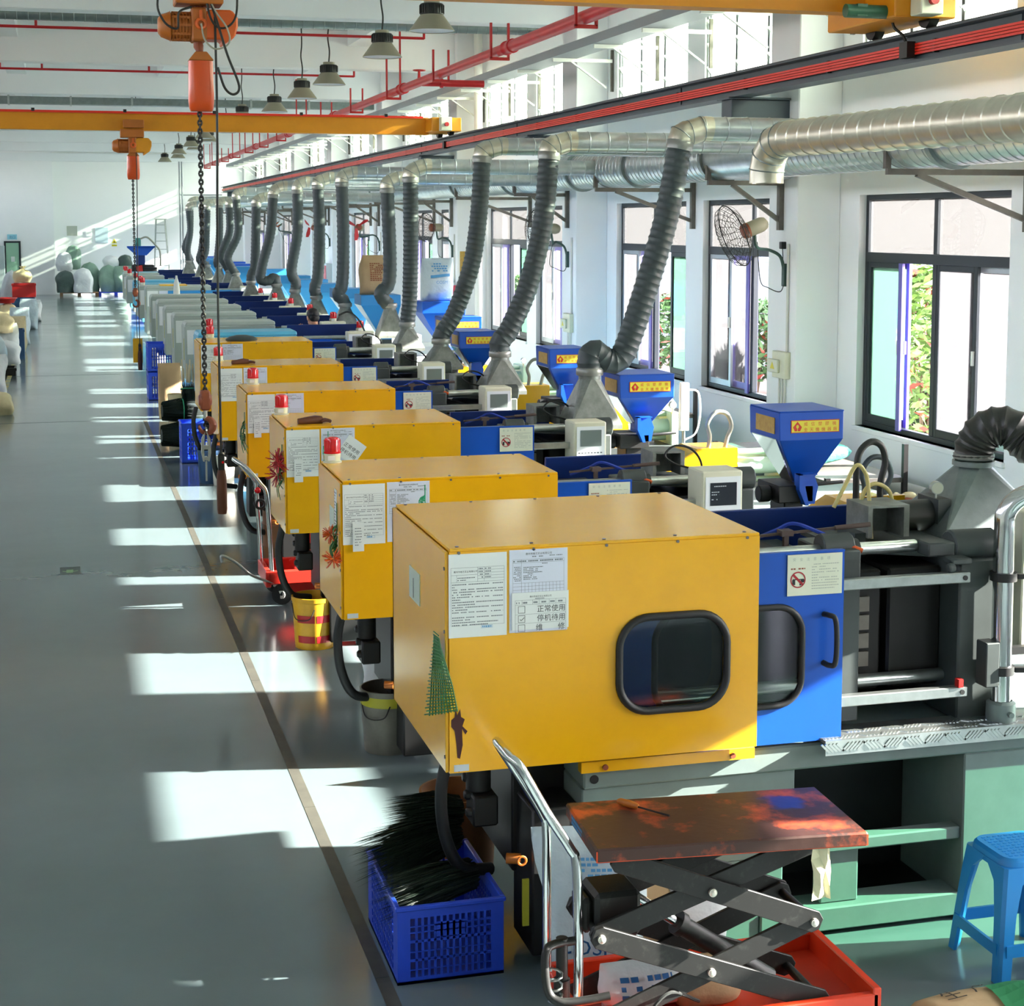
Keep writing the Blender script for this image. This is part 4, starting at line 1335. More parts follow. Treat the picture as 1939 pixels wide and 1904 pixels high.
# ------------------------------------------------------------------ injection moulding machines
def dashes(b, x0, x1, z, y, h, rn, p=.014, ax='x', fill=.85):
    x = x0
    while x < x1:
        w = rn.uniform(.5, 1.0) * p
        if rn.random() < fill:
            if ax == 'x': b.poly([(x, y, z), (min(x + w, x1), y, z), (min(x + w, x1), y, z + h), (x, y, z + h)])
        x += w + p * .22
def notice_left(t, x0, z1, yf, rn):
    """rules sheet: header table, lines of print, blue stamp"""
    w, h = .214, .303
    x1, z0 = x0 + w, z1 - h
    b = MB(); b.box(x0, x1, yf - .0025, yf, z0, z1); s = b.build('notice_sheet', 'paper', t)
    y = yf - .003
    p = MB()
    L = lambda xa, za, xb, zb: p.poly([(xa, y, za), (xb + (.0008 if xa == xb else 0), y, za), (xb + (.0008 if xa == xb else 0), y, zb + (.0008 if za == zb else 0)), (xa, y, zb + (.0008 if za == zb else 0))])
    xa, xb = x0 + .008, x1 - .01
    zt = z1 - .05; zb = z0 + .043
    L(xa, zt, xb, zt); L(xa, zb, xb, zb); L(xa, zb, xa, zt); L(xb, zb, xb, zt)
    xm = xa + .098
    L(xm, zt - .052, xm, zt); L(xa, zt - .026, xm, zt - .026); L(xa, zt - .052, xb, zt - .052); L(xa + .021, zt - .052, xa + .021, zt - .026); L(xm + .024, zt - .052, xm + .024, zt)
    for i in range(1, 5): L(xm, zt - .0104 * i, xb, zt - .0104 * i); dashes(p, xm + .004, xm + .02, zt - .0104 * i + .003, y, .004, rn, .006); dashes(p, xm + .027, xm + .05, zt - .0104 * i + .003, y, .004, rn, .006)
    dashes(p, xa + .024, xm - .006, zt - .038, y, .003, rn, .006); dashes(p, xa + .024, xa + .055, zt - .046, y, .003, rn, .006)
    p.build('print_lines', 'ink_soft', s, kind='stuff')
    p = MB(); p.text('惠州市格艺实业有限公司', (xa + .010, y, zt - .017), (1, 0, 0), (0, 0, 1), .0080); p.build('lettering', 'ink', s)
    p = MB()
    z = zt - .062
    pat = [1, .1, 1, 1, .38, 1, .16, 1, .45, 1, .3, 1, 0, 1, .35, .9, .7]
    for q in pat:
        if q: dashes(p, xa + .004, xa + .004 + (xb - xa - .008) * q, z, y, .0034, rn, .0066)
        z -= .0092
    p.build('print_lines', 'ink_soft', s, kind='stuff')
    p = MB()
    xs = x1 - .095
    for (a, c, d, e) in ((xs, xs + .042, z0 + .031, z0 + .032), (xs, xs + .042, z0 + .040, z0 + .041), (xs, xs + .001, z0 + .031, z0 + .041), (xs + .041, xs + .042, z0 + .031, z0 + .041)): p.poly([(a, y, d), (c, y, d), (c, y, e), (a, y, e)])
    dashes(p, xs + .004, xs + .038, z0 + .033, y, .006, rn, .008)
    p.build('stamp', 'stamp_blue', s)
def notice_right(t, x0, z1, yf, rn, front=True):
    w, h = .218, .302
    x1, z0 = x0 + w, z1 - h
    b = MB(); b.box(x0, x1, yf - .003, yf, z0, z1); s = b.build('notice_sheet', 'paper_blue', t)
    y = yf - .0036
    p = MB()
    L = lambda xa, za, xb, zb: p.poly([(xa, y, za), (xb + (.0008 if xa == xb else 0), y, za), (xb + (.0008 if xa == xb else 0), y, zb + (.0008 if za == zb else 0)), (xa, y, zb + (.0008 if za == zb else 0))])
    xa, xb = x0 + .012, x1 - .014
    zt = z1 - .036
    L(xa, zt, xb, zt); L(xa, zt - .012, xb, zt - .012); L(xa, zt - .125, xa, zt); L(xb, zt - .125, xb, zt); L(xa + .032, zt - .125, xa + .032, zt)
    dashes(p, xa + .002, xb - .004, zt - .008, y, .005, rn, .006); dashes(p, xa + .11, xa + .13, zt - .018, y, .003, rn, .006)
    for i in range(8): dashes(p, xa + .04, xa + .04 + rn.uniform(.03, .08), zt - .030 - .0062 * i, y, .003, rn, .006)
    for i in range(9): dashes(p, xa + rn.uniform(.002, .008), xa + .031, zt - .028 - .0062 * i, y, .0028, rn, .006)
    for i in range(4): L(xa, zt - .086 - .0125 * i, xb, zt - .086 - .0125 * i)
    for i in range(1, 12): L(xa + .032 + .0132 * i, zt - .123, xa + .032 + .0132 * i, zt - .086)
    p.build('print_lines', 'ink_soft', s, kind='stuff')
    p = MB(); p.text('惠州市格艺实业有限公司', ((x0 + x1) / 2, y, z1 - .019), (1, 0, 0), (0, 0, 1), .0090, 'center'); p.build('lettering', 'ink', s)
    p = MB(); dashes(p, x0 + .085, x0 + .125, z1 - .028, y, .004, rn, .006); dashes(p, x0 + .15, x1 - .02, z1 - .026, y, .003, rn, .006); p.build('print_lines', 'ink_soft', s, kind='stuff')
    if not front: return
    # the status sheet over its lower half
    zl = z1 - .156
    b = MB(); b.box(x0 + .008, x1 + .003, yf - .0075, yf - .0045, z0 + .010, zl); s = b.build('status_sheet', 'paper', t)
    y = yf - .008
    p = MB()
    xa, xb = x0 + .020, x1 - .008
    zt = zl - .028
    for z in (zt, zt - .017, zt - .052, zt - .085, zt - .119): L(xa, z, xb, z)
    L(xa, zt - .119, xa, zt); L(xb, zt - .119, xb, zt)
    for q in (.13, .34, .47, .67, .80): L(xa + (xb - xa) * q, zt - .017, xa + (xb - xa) * q, zt)
    for q in (.02, .15, .36, .52, .69, .85): dashes(p, xa + (xb - xa) * q, xa + (xb - xa) * (q + .09), zt - .012, y, .006, rn, .005)
    dashes(p, xa + .075, xa + .112, zl - .025, y, .003, rn, .005)
    p.build('print_lines', 'ink_soft', s, kind='stuff')
    p = MB(); p.text('惠州市格艺实业有限公司', ((x0 + x1) / 2 + .006, y, zl - .0185), (1, 0, 0), (0, 0, 1), .0075, 'center')
    zr = [zt - .046, zt - .080, zt - .114]
    for z in zr:
        for (a, c, d, e) in ((0, .026, 0, .0014), (0, .026, .0246, .026), (0, .0014, 0, .026), (.0246, .026, 0, .026)):
            p.poly([(xa + .011 + a, y, z - .001 + d), (xa + .011 + c, y, z - .001 + d), (xa + .011 + c, y, z - .001 + e), (xa + .011 + a, y, z - .001 + e)])
    for (a, c) in (((.018, .012), (.022, .007)), ((.022, .007), (.034, .018))):
        A = Vector((xa + a[0], y, zr[1] + a[1] - .001)); C = Vector((xa + c[0], y, zr[1] + c[1] - .001)); d = (C - A).normalized(); nn = Vector((-d.z, 0, d.x)) * .001
        p.poly([A - nn, C - nn, C + nn, A + nn])
    p.text('正常使用', (xb - .003, y, zr[0] + .002), (1, 0, 0), (0, 0, 1), .0272, 'right')
    p.text('停机待用', (xb - .003, y, zr[1] + .002), (1, 0, 0), (0, 0, 1), .0272, 'right')
    p.text('维', (xb - .087, y, zr[2] + .002), (1, 0, 0), (0, 0, 1), .0272, 'right'); p.text('修', (xb - .003, y, zr[2] + .002), (1, 0, 0), (0, 0, 1), .0272, 'right')
    p.build('lettering', 'ink', s)
def door_sign(t, x0, x1, z0, z1, yf, rn):
    b = MB(); b.box(x0, x1, yf - .003, yf, z0, z1); s = b.build('safety_sign', 'sign_cream', t)
    w, h = x1 - x0, z1 - z0; y = yf - .0036
    p = MB()
    for i, ch in enumerate('安全注意事项'): p.text(ch, (x0 + w * (.09 + .125 * i), y, z1 - h * .15), (1, 0, 0), (0, 0, 1), .014)
    zz = z1 - h * .26
    for q in (.5, .25, .48, .5, .12, .52, .5, .46, .5, .42): dashes(p, x0 + w * .44, x0 + w * (.44 + q), zz, y, h * .020, rn, .008); zz -= h * .066
    p.build('faded_print', 'ink_faint', s, kind='stuff')
    p = MB(); dashes(p, x0 + w * .06, x0 + w * .32, z1 - h * .36, y, h * .035, rn, .011); p.build('red_print', 'hook_brown', s, kind='stuff')
    cx, cz, r = x0 + w * .19, z0 + h * .39, h * .2
    p = MB()
    for (fx, fz, fw, fh) in ((-.75, -.62, .40, .62), (.35, -.35, .5, .36), (.2, -.7, .22, .3), (-.7, -.02, 1.5, .12)):
        p.poly([(cx + fx * r, y, cz + fz * r), (cx + (fx + fw) * r, y, cz + fz * r), (cx + (fx + fw) * r, y, cz + (fz + fh) * r), (cx + fx * r, y, cz + (fz + fh) * r)])
    p.build('hand_mark', 'ink', s)
    p = MB()
    N = 28
    for i in range(N):
        a, c = 2 * PI * i / N, 2 * PI * (i + 1) / N
        p.poly([(cx + r * math.cos(a), y - .0004, cz + r * math.sin(a)), (cx + r * math.cos(c), y - .0004, cz + r * math.sin(c)), (cx + .84 * r * math.cos(c), y - .0004, cz + .84 * r * math.sin(c)), (cx + .84 * r * math.cos(a), y - .0004, cz + .84 * r * math.sin(a))])
    q = .62 * r; e = .075 * r * 1.4
    p.poly([(cx - q - e, y - .0004, cz + q - e), (cx + q - e, y - .0004, cz - q - e), (cx + q + e, y - .0004, cz - q + e), (cx - q + e, y - .0004, cz + q + e)])
    p.build('prohibition_ring', 'sign_red', s)
def beacon(t, x, y, z, s=1.0):
    g = group_part('warning_beacon', t)
    b = MB(); b.lathe([(.050 * s, 0), (.050 * s, .006 * s), (.042 * s, .008 * s), (.045 * s, .05 * s), (.001, .05 * s)], 20, (x, y, z)); b.box(x - .052 * s, x - .042 * s, y - .012, y + .012, z + .018 * s, z + .04 * s)
    b.build('beacon_base', 'cream_plastic', g)
    b = MB(); b.box(x - .03 * s, x + .008 * s, y - .047 * s, y - .0435 * s, z + .016 * s, z + .04 * s); b.build('beacon_label', 'paper', g)
    b = MB(); b.lathe([(.047 * s, .05 * s), (.048 * s, .056 * s), (.043 * s, .06 * s), (.042 * s, .12 * s), (.038 * s, .132 * s), (.02 * s, .137 * s), (.001, .138 * s)], 20, (x, y, z))
    for j in range(14):
        a = 2 * PI * j / 14; b.bar((x + .043 * s * math.cos(a), y + .043 * s * math.sin(a), z + .062 * s), (x + .043 * s * math.cos(a), y + .043 * s * math.sin(a), z + .122 * s), .003, .003)
    b.build('beacon_lens', 'lens_red', g)
def hopper(t, x0, x1, y0, y1, z0, z1, zn, m='blue', sticker=True, flap=True):
    """feed hopper: open box, funnel, throat, chute, maker's sticker on two sides"""
    g = group_part('hopper', t)
    xm = (x0 + x1) / 2 + .02; ym = (y0 + y1) / 2
    b = MB()
    A = [(x0, y0, z0), (x1, y0, z0), (x1, y1, z0), (x0, y1, z0)]; B = [(x0 - .005, y0, z1), (x1, y0, z1), (x1, y1, z1 + .0), (x0 - .005, y1, z1)]
    iA = b.pts(A); iB = b.pts(B)
    for k in range(4): b.face([iA[k], iA[(k + 1) % 4], iB[(k + 1) % 4], iB[k]])
    N = [(xm - .05, ym - .05, zn), (xm + .07, ym - .05, zn), (xm + .07, ym + .07, zn), (xm - .05, ym + .07, zn)]
    iN = b.pts(N)
    for k in range(4): b.face([iN[k], iN[(k + 1) % 4], iA[(k + 1) % 4], iA[k]])
    # lid, slightly raised towards the back
    b.hexa([(x0 - .004, y0 - .003, z1), (x1 + .003, y0 - .003, z1), (x1 + .003, y1, z1), (x0 - .004, y1, z1)], [(x0 - .004, y0 - .003, z1 + .008), (x1 + .003, y0 - .003, z1 + .008), (x1 + .003, y1, z1 + .008), (x0 - .004, y1, z1 + .008)])
    b.box(xm - .05, xm + .07, ym - .05, ym + .07, zn - .09, zn)
    b.build('hopper_body', m, g, bevel=.004)
    b = MB(); b.prism([(xm - .09, zn + .06), (xm + .02, zn + .06), (xm + .05, zn - .02), (xm + .03, zn - .12), (xm - .05, zn - .12), (xm - .09, zn - .03)], 'y', y0 + .05, y0 + .07)
    b.prism([(xm - .09, zn + .06), (xm - .07, zn + .06), (xm - .03, zn - .12), (xm - .05, zn - .12), (xm - .09, zn - .03)], 'y', y0 + .0, y0 + .05); b.box(xm - .09, xm + .02, y0, y0 + .05, zn + .055, zn + .06)
    b.build('hopper_chute', m, g)
    if flap:
        b = MB(); b.hexa([(x0 - .006, y0 + .04, z0), (x0 - .006, y1 - .04, z0), (xm - .08, ym + .06, zn + .0), (xm - .08, ym - .08, zn + .0)], [(x0 - .003, y0 + .04, z0 + .004), (x0 - .003, y1 - .04, z0 + .004), (xm - .077, ym + .06, zn + .004), (xm - .077, ym - .08, zn + .004)])
        b.build('clear_flap', 'flap_clear', g)
    if sticker:
        w, h = (x1 - x0), (z1 - z0)
        sx0, sx1, sz0, sz1 = x0 + w * .17, x1 - w * .07, z0 + h * .26, z0 + h * .72
        y = y0 - .002
        p = MB(); p.m(0); p.box(sx0, sx1, y - .001, y + .002, sz0, sz1)
        p.m(1); e = (sz1 - sz0) * .05; p.poly([(sx0 + e, y - .0014, sz0 + e), (sx1 - e, y - .0014, sz0 + e), (sx1 - e, y - .0014, sz1 - e), (sx0 + e, y - .0014, sz1 - e)])
        p.m(0)
        hh = sz1 - sz0; sw = sx1 - sx0
        cx, cz = sx0 + sw * .13, sz0 + hh * .48
        r = hh * .42
        p.poly([(cx, y - .0018, cz + r), (cx - r * .9, y - .0018, cz - .05 * r), (cx - r * .55, y - .0018, cz - r * .8), (cx + r * .55, y - .0018, cz - r * .8), (cx + r * .9, y - .0018, cz - .05 * r)])
        p.m(1)
        N = 10
        p.poly([(cx + .28 * r * math.cos(2 * PI * i / N), y - .0022, cz + .05 * r + .36 * r * math.sin(2 * PI * i / N)) for i in range(N)]); p.poly([(cx - .06 * r, y - .0022, cz - .8 * r), (cx + .06 * r, y - .0022, cz - .8 * r), (cx + .06 * r, y - .0022, cz), (cx - .06 * r, y - .0022, cz)])
        p.m(0)
        for i, ch in enumerate('威信塑膠機'): p.text(ch, (sx0 + sw * (.26 + .148 * i), y - .0018, sz0 + hh * .57), (1, 0, 0), (0, 0, 1), hh * .34)
        for i, ch in enumerate('金天機機器廠'): p.text(ch, (sx0 + sw * (.26 + .122 * i), y - .0018, sz0 + hh * .12), (1, 0, 0), (0, 0, 1), hh * .34)
        p.build('maker_sticker', ['sticker_red', 'sticker_yellow'], g)
        p = MB(); p.box(x0 - .008, x0 - .004, y0 + .06, y1 - .10, sz0 - .01, sz1 + .01); p.build('side_sticker', 'sticker_gold', g)
    return g
def control_panel(t, x0, x1, y0, y1, z0, z1, lit=False, on=True):
    g = group_part('control_panel', t)
    b = MB(); b.box(x0 - .008, x1, y0, y1, z0, z1); b.build('panel_case', 'cream_plastic', g, bevel=.008)
    w, h = x1 - x0, z1 - z0
    b = MB(); b.box(x0 + .012, x1 - .012, y0 - .003, y0 + .001, z0 + .01, z1 - .03); b.build('panel_face', 'panel_face', g)
    b = MB(); b.box(x0 + w * .17, x1 - w * .16, y0 - .005, y0 - .002, z0 + h * .40, z1 - h * .2); b.build('screen', 'screen' if lit else 'screen_pale', g)
    rn = random.Random(2)
    if lit:
        p = MB()
        for (zz, q) in ((.73, .4), (.63, .25), (.585, .2), (.5, .15)): dashes(p, x0 + w * .2, x0 + w * (.2 + q), z0 + h * zz, y0 - .0056, .005, rn, .012)
        p.build('screen_print', 'label_grey', g, kind='stuff')
    p = MB()
    for i in range(8): p.poly([(x0 + w * (.1 + .1 * i), y0 - .0036, z0 + h * .09), (x0 + w * (.1 + .1 * i) + .014, y0 - .0036, z0 + h * .09), (x0 + w * (.1 + .1 * i) + .014, y0 - .0036, z0 + h * .13), (x0 + w * (.1 + .1 * i), y0 - .0036, z0 + h * .13)])
    for i in range(8): p.poly([(x0 + w * (.1 + .1 * i), y0 - .0036, z0 + h * .22), (x0 + w * (.1 + .1 * i) + .014, y0 - .0036, z0 + h * .22), (x0 + w * (.1 + .1 * i) + .014, y0 - .0036, z0 + h * .25), (x0 + w * (.1 + .1 * i), y0 - .0036, z0 + h * .25)])
    p.build('key_print', 'key_print', g, kind='stuff')
    b = MB(); b.box(x0 + .05, x0 + .1, y0 + .03, y1 - .02, z0 - .3, z0); b.build('panel_arm', 'platen_grey', g)
def base_frame(t, Y, m='grey_green', detail=True, x0=1.83, x1=5.9):
    y0, y1 = Y, Y + 1.0
    b = MB(); b.box(x0, x1, y0, y1, .690, .79); b.build('bed_flange', m, t, bevel=.008)
    b = MB()
    b.box(x0, 2.70, y0 + .02, y1 - .02, .34, .690); b.box(x0 + .4, 2.56, y0 + .02, y1 - .02, .0, .34)
    b.box(3.43, x1, y0 + .006, y1, .0, .690)
    b.box(2.56, 3.43, y0 + .02, y0 + .09, .335, .385)
    b.box(2.83, 2.995, y0 + .05, y0 + .12, .115, .335); b.box(2.56, 2.66, y0 + .03, y0 + .1, .115, .335)
    b.box(2.56, 3.43, y0 + .01, y0 + .16, .02, .115)
    b.box(2.56, 3.43, y1 - .06, y1, 0, .690)
    b.build('base_casting', m, t, bevel=.006)
    b = MB(); b.box(2.70, 3.43, y0 + .5, y0 + .52, .0, .69); b.box(2.56, 3.43, y0 + .16, y1 - .06, .02, .06); b.build('base_inner', 'black', t)
    if detail:
        b = MB(); b.cyl((1.872, y0 - .002, .728), (1.872, y0 + .001, .728), .017, 18); b.build('bolt_hole', 'black', t)
def clamp_unit(t, Y, ztop, dz, near=True):
    b = MB()
    for x in (2.955,):
        b.box(x - .085, x + .05, Y + .10, Y + .40, .83, ztop - .06); b.box(x - .085, x + .05, Y + .40, Y + .88, .83, ztop - .16)
        b.tube([(x - .085, Y + .2, ztop - .06), (x + .05, Y + .2, ztop - .06)], .055, 14); b.box(x - .085, x + .05, Y + .145, Y + .255, ztop - .16, ztop - .06)
    b.build('moving_platen', 'platen_grey', t, bevel=.006)
    b = MB()
    b.box(3.43, 3.60, Y + .08, Y + .9, .80, ztop - .12); b.tube([(3.42, Y + .16, ztop - .075), (3.62, Y + .16, ztop - .075)], .065, 14)
    b.build('fixed_platen', 'platen_grey', t, bevel=.008)
    for (yy, zz, xe, nm) in ((Y + .2, ztop - .075, 3.30, 'bar_steel'), (Y + .78, ztop - .20, 3.43, 'bar_steel'), (Y + .2, .965, 3.43, 'bar_steel'), (Y + .78, .965, 3.43, 'bar_steel')):
        b = MB(); b.tube([(2.0, yy, zz), (xe - .01, yy, zz), (xe, yy, zz)], [.026, .026, .021], 14); b.build('tie_bar', nm, t)
    b = MB(); b.lathe([(.026, 0), (.042, 0), (.042, .03), (.026, .035)], 14, (3.005, Y + .2, ztop - .075), 'x'); b.build('tie_bar_collar', 'platen_grey', t)
    b = MB()
    b.box(3.01, 3.16, Y + .22, Y + .72, .92, ztop - .17); b.box(3.19, 3.43, Y + .22, Y + .72, .92, ztop - .17)
    b.build('mould_block', 'dark_steel', t, bevel=.01)
    b = MB()
    for i in range(4): b.box(3.02, 3.10, Y + .205, Y + .225, 1.02 + .075 * i, 1.02 + .075 * i + .06)
    b.build('mould_clamps', 'bracket_steel', t, kind='stuff')
    b = MB(); b.box(2.0, 2.85, Y + .25, Y + .75, .85, 1.45 - dz); b.build('toggle_block', 'dark_steel', t)
    b = MB(); b.hexa([(3.05, Y + .35, ztop - .12), (3.43, Y + .25, ztop - .14), (3.43, Y + .75, ztop - .14), (3.05, Y + .75, ztop - .12)], [(3.05, Y + .35, ztop - .10), (3.43, Y + .25, ztop - .12), (3.43, Y + .75, ztop - .12), (3.05, Y + .75, ztop - .10)]); b.build('chute_plate', 'platen_grey', t)
    if near:
        b = MB(); b.tube(spline([(2.62, Y + .3, ztop - .04), (2.72, Y + .28, ztop + .0), (2.78, Y + .25, ztop + .03), (2.87, Y + .22, ztop + .0), (3.0, Y + .15, ztop - .06)], 6), .008, 6); b.build('air_line', 'cable_blue', t)
        b = MB(); b.cyl((2.98, Y + .16, ztop - .052), (3.03, Y + .14, ztop - .072), .010, 8); b.build('air_nozzle', 'plastic_orange', t)
        b = MB(); b.bar((2.6, Y + .25, ztop - .015), (3.0, Y + .22, ztop + .012), .010, .010); b.cyl((2.95, Y + .223, ztop + .009), (3.1, Y + .215, ztop + .018), .010, 10); b.box(2.735, 2.755, Y + .23, Y + .25, ztop - .09, ztop + .0); b.box(2.72, 2.77, Y + .22, Y + .27, ztop - .015, ztop + .008)
        mat('rod_rust', '4A3A34', .6) if 'rod_rust' not in M else 0
        b.build('limit_rod', 'rod_rust', t)
def inject_unit(t, Y, k, green=True, full=True):
    """barrel cover, cylinders, gauge, carriage behind the control panel"""
    b = MB(); b.prism([(4.00, .82), (4.74, .82), (4.74, 1.165), (4.42, 1.165), (4.30, 1.095), (4.00, 1.095)], 'y', Y + .56, Y + .90)
    b.build('barrel_cover', 'yellow', t, bevel=.005)
    m = 'pale_green' if green else 'platen_grey'
    b = MB(); b.cyl((4.74, Y + .62, 1.02), (5.12, Y + .62, 1.02), .062, 18); b.cyl((4.74, Y + .66, 1.12), (5.14, Y + .66, 1.12), .022, 10); b.cyl((4.74, Y + .66, .91), (5.14, Y + .66, .91), .022, 10); b.cyl((4.70, Y + .85, 1.02), (5.12, Y + .85, 1.02), .05, 14)
    b.build('injection_cylinder', m, t)
    b = MB(); b.box(5.12, 5.19, Y + .52, Y + .95, .80, 1.15); b.build('end_plate', m, t, bevel=.008)
    b = MB(); b.box(3.60, 5.2, Y + .45, Y + .95, .79, .86); b.build('carriage', 'platen_grey', t)
    b = MB(); b.cyl((5.13, Y + .5, 1.215), (5.13, Y + .535, 1.215), .034, 18); b.cyl((5.13, Y + .52, 1.14), (5.13, Y + .52, 1.19), .008, 6); b.build('pressure_gauge', 'bar_steel', t)
    b = MB(); b.cyl((5.13, Y + .497, 1.215), (5.13, Y + .50, 1.215), .029, 18); b.build('gauge_face', 'sign_cream', t)
    if full:
        b = MB(); b.tube(spline([(4.53, Y + .62, 1.16), (4.54, Y + .62, 1.25), (4.52, Y + .62, 1.34), (4.58, Y + .62, 1.42), (4.67, Y + .62, 1.41), (4.71, Y + .62, 1.32), (4.68, Y + .62, 1.24), (4.66, Y + .62, 1.16)], 5), .017, 8); b.build('hydraulic_hose', 'cable_grey' if k != 1 else 'hose_grey', t)
        b = MB(); b.tube(spline([(3.47, Y + .5, 1.37), (3.45, Y + .5, 1.47), (3.38, Y + .48, 1.54), (3.28, Y + .46, 1.56), (3.22, Y + .45, 1.51), (3.28, Y + .44, 1.46), (3.40, Y + .42, 1.42), (3.46, Y + .42, 1.34)], 6), .0065, 6); b.build('mould_cable', 'cable_black', t)
def underside(t, Y):
    """pump valves, drive parts and the hanging hydraulic hose under the guard's free end"""
    b = MB()
    b.box(1.62, 1.84, Y + .25, Y + .75, .30, .80); b.cyl((1.50, Y + .3, .62), (1.50, Y + .3, .78), .05, 12); b.box(1.46, 1.56, Y + .22, Y + .34, .5, .62)
    for i in range(4): b.cyl((1.44, Y + .26 + .03 * i, .55 + .06 * i), (1.52, Y + .26 + .03 * i, .55 + .06 * i), .022, 8)
    b.box(1.64, 1.83, Y + .03, Y + .3, .05, .62)
    b.build('pump_cluster', 'black', t, bevel=.008)
    b = MB(); b.cyl((1.55, Y + .07, .43), (1.60, Y + .05, .43), .02, 12); b.torus((1.60, Y + .03, .43), .016, .005, (0, 1, 0), 12, 6); b.build('copper_ring', 'orange_brown', t)
    b = MB(); b.tube(spline([(1.36, Y + .2, .82), (1.33, Y + .2, .66), (1.35, Y + .22, .48), (1.42, Y + .25, .34), (1.55, Y + .3, .30)], 8), .024, 10); b.build('hydraulic_hose', 'rubber', t)
    if Y < 6: b = MB(); b.box(1.60, 1.625, Y + .02, Y + .03, .18, .36); b.build('caution_strip', 'pail_olive', t)
def guard(t, Y, g, m, rn, full=True, window=False, plates=None):
    x0, x1, yo, d, z0, z1 = g
    yf = Y + yo
    gp = 'guard'
    b = MB()
    if window:
        hole_panel(b, x0 + .014, x1, z0, z1, rrect(2.152, 1.178, .405, .335, .105), yf, yf + .016)
    else:
        b.box(x0 + .014, x1, yf, yf + .016, z0, z1)
    b.build('guard_front', m, t)
    b = MB(); b.box(x0, x0 + .013, yf + .004, yf + d, z0 + .002, z1); b.box(x0, x0 + .02, yf + d - .02, yf + d, z0, z1); b.build('guard_side', m, t, bevel=.003)
    b = MB(); b.box(x0 + .016, x1, yf + .001, yf + d, z1 - .001, z1 + .012); b.build('guard_top', m, t, bevel=.003)
    b = MB(); b.box(x0 + .02, x1, yf + d - .016, yf + d, z0, z1 - .001); b.build('guard_back', m, t)
    b = MB()
    for i in range(5):
        x = x0 + .05 + (x1 - x0 - .1) * i / 4
        b.cyl((x, yf - .003, z1 - .004), (x, yf, z1 - .004), .006, 8); b.cyl((x, yf + d - .03, z1 + .012), (x, yf + d - .03, z1 + .015), .007, 8); b.cyl((x, yf + .03, z1 + .012), (x, yf + .03, z1 + .015), .007, 8)
    for i in range(4): b.cyl((x0 - .003, yf + .012, z0 + .06 + (z1 - z0 - .12) * i / 3), (x0, yf + .012, z0 + .06 + (z1 - z0 - .12) * i / 3), .007, 8)
    b.build('guard_screws', 'bracket_steel', t, kind='stuff')
    b = MB(); b.box(x0 + .03, x0 + .085, yf - .002, yf, z0 + .006, z0 + .03); b.build('maker_label', 'label_grey', t)
    if window:
        hp = rrect(2.152, 1.178, .425, .355, .115, 8)
        b = MB(); b.tube([(p[0], yf - .004, p[1]) for p in hp], .015, 8, False, True); b.build('window_seal', 'rubber', t)
        b = MB(); b.prism(rrect(2.152, 1.178, .40, .33, .10, 6), 'y', yf + .006, yf + .010); b.build('window_pane', 'pane_dark', t)
    return yf
def slide_door(t, Y, z1, rn, window=False, x0=1.75, x1=2.872, z0=.808, m='blue', sign=True, handle=True):
    b = MB()
    if window: hole_panel(b, x0, x1, z0, z1, rrect(2.40, 1.152, .59, .375, .10), Y - .02, Y - .005)
    else: b.box(x0, x1, Y - .02, Y - .005, z0, z1)
    o = b.build('sliding_door', m, t)
    if window:
        b = MB(); b.tube([(p[0], Y - .022, p[1]) for p in rrect(2.40, 1.152, .60, .385, .105, 8)], .013, 8, False, True); b.build('window_seal', 'rubber', o)
        b = MB(); b.prism(rrect(2.40, 1.152, .58, .37, .095, 6), 'y', Y - .015, Y - .011); b.build('window_pane', 'pane_dark', o)
    b = MB(); b.box(x0, x1, Y - .024, Y - .0, z1 - .004, z1 + .004); b.build('door_edge', m, o)
    if handle:
        b = MB(); b.tube(spline([(2.79, Y - .02, 1.305), (2.795, Y - .055, 1.308), (2.812, Y - .075, 1.295), (2.818, Y - .078, 1.21), (2.814, Y - .075, 1.125), (2.80, Y - .055, 1.112), (2.79, Y - .02, 1.115)], 5), .011, 8); b.build('door_handle', 'rubber', o)
    if sign: door_sign(t, x1 - .24, x1 - .012, z1 - .165, z1 - .006, Y - .024, rn)
def rails(t, Y, x1, zu):
    for z in (zu, .947):
        b = MB(); b.box(2.0, x1, Y - .004, Y + .036, z - .021, z + .021); b.build('door_rail', 'bar_steel', t, bevel=.004)
        b = MB(); b.cyl((x1 - .025, Y - .008, z), (x1 - .025, Y - .003, z), .010, 12); b.build('rail_bolt', 'black', t)

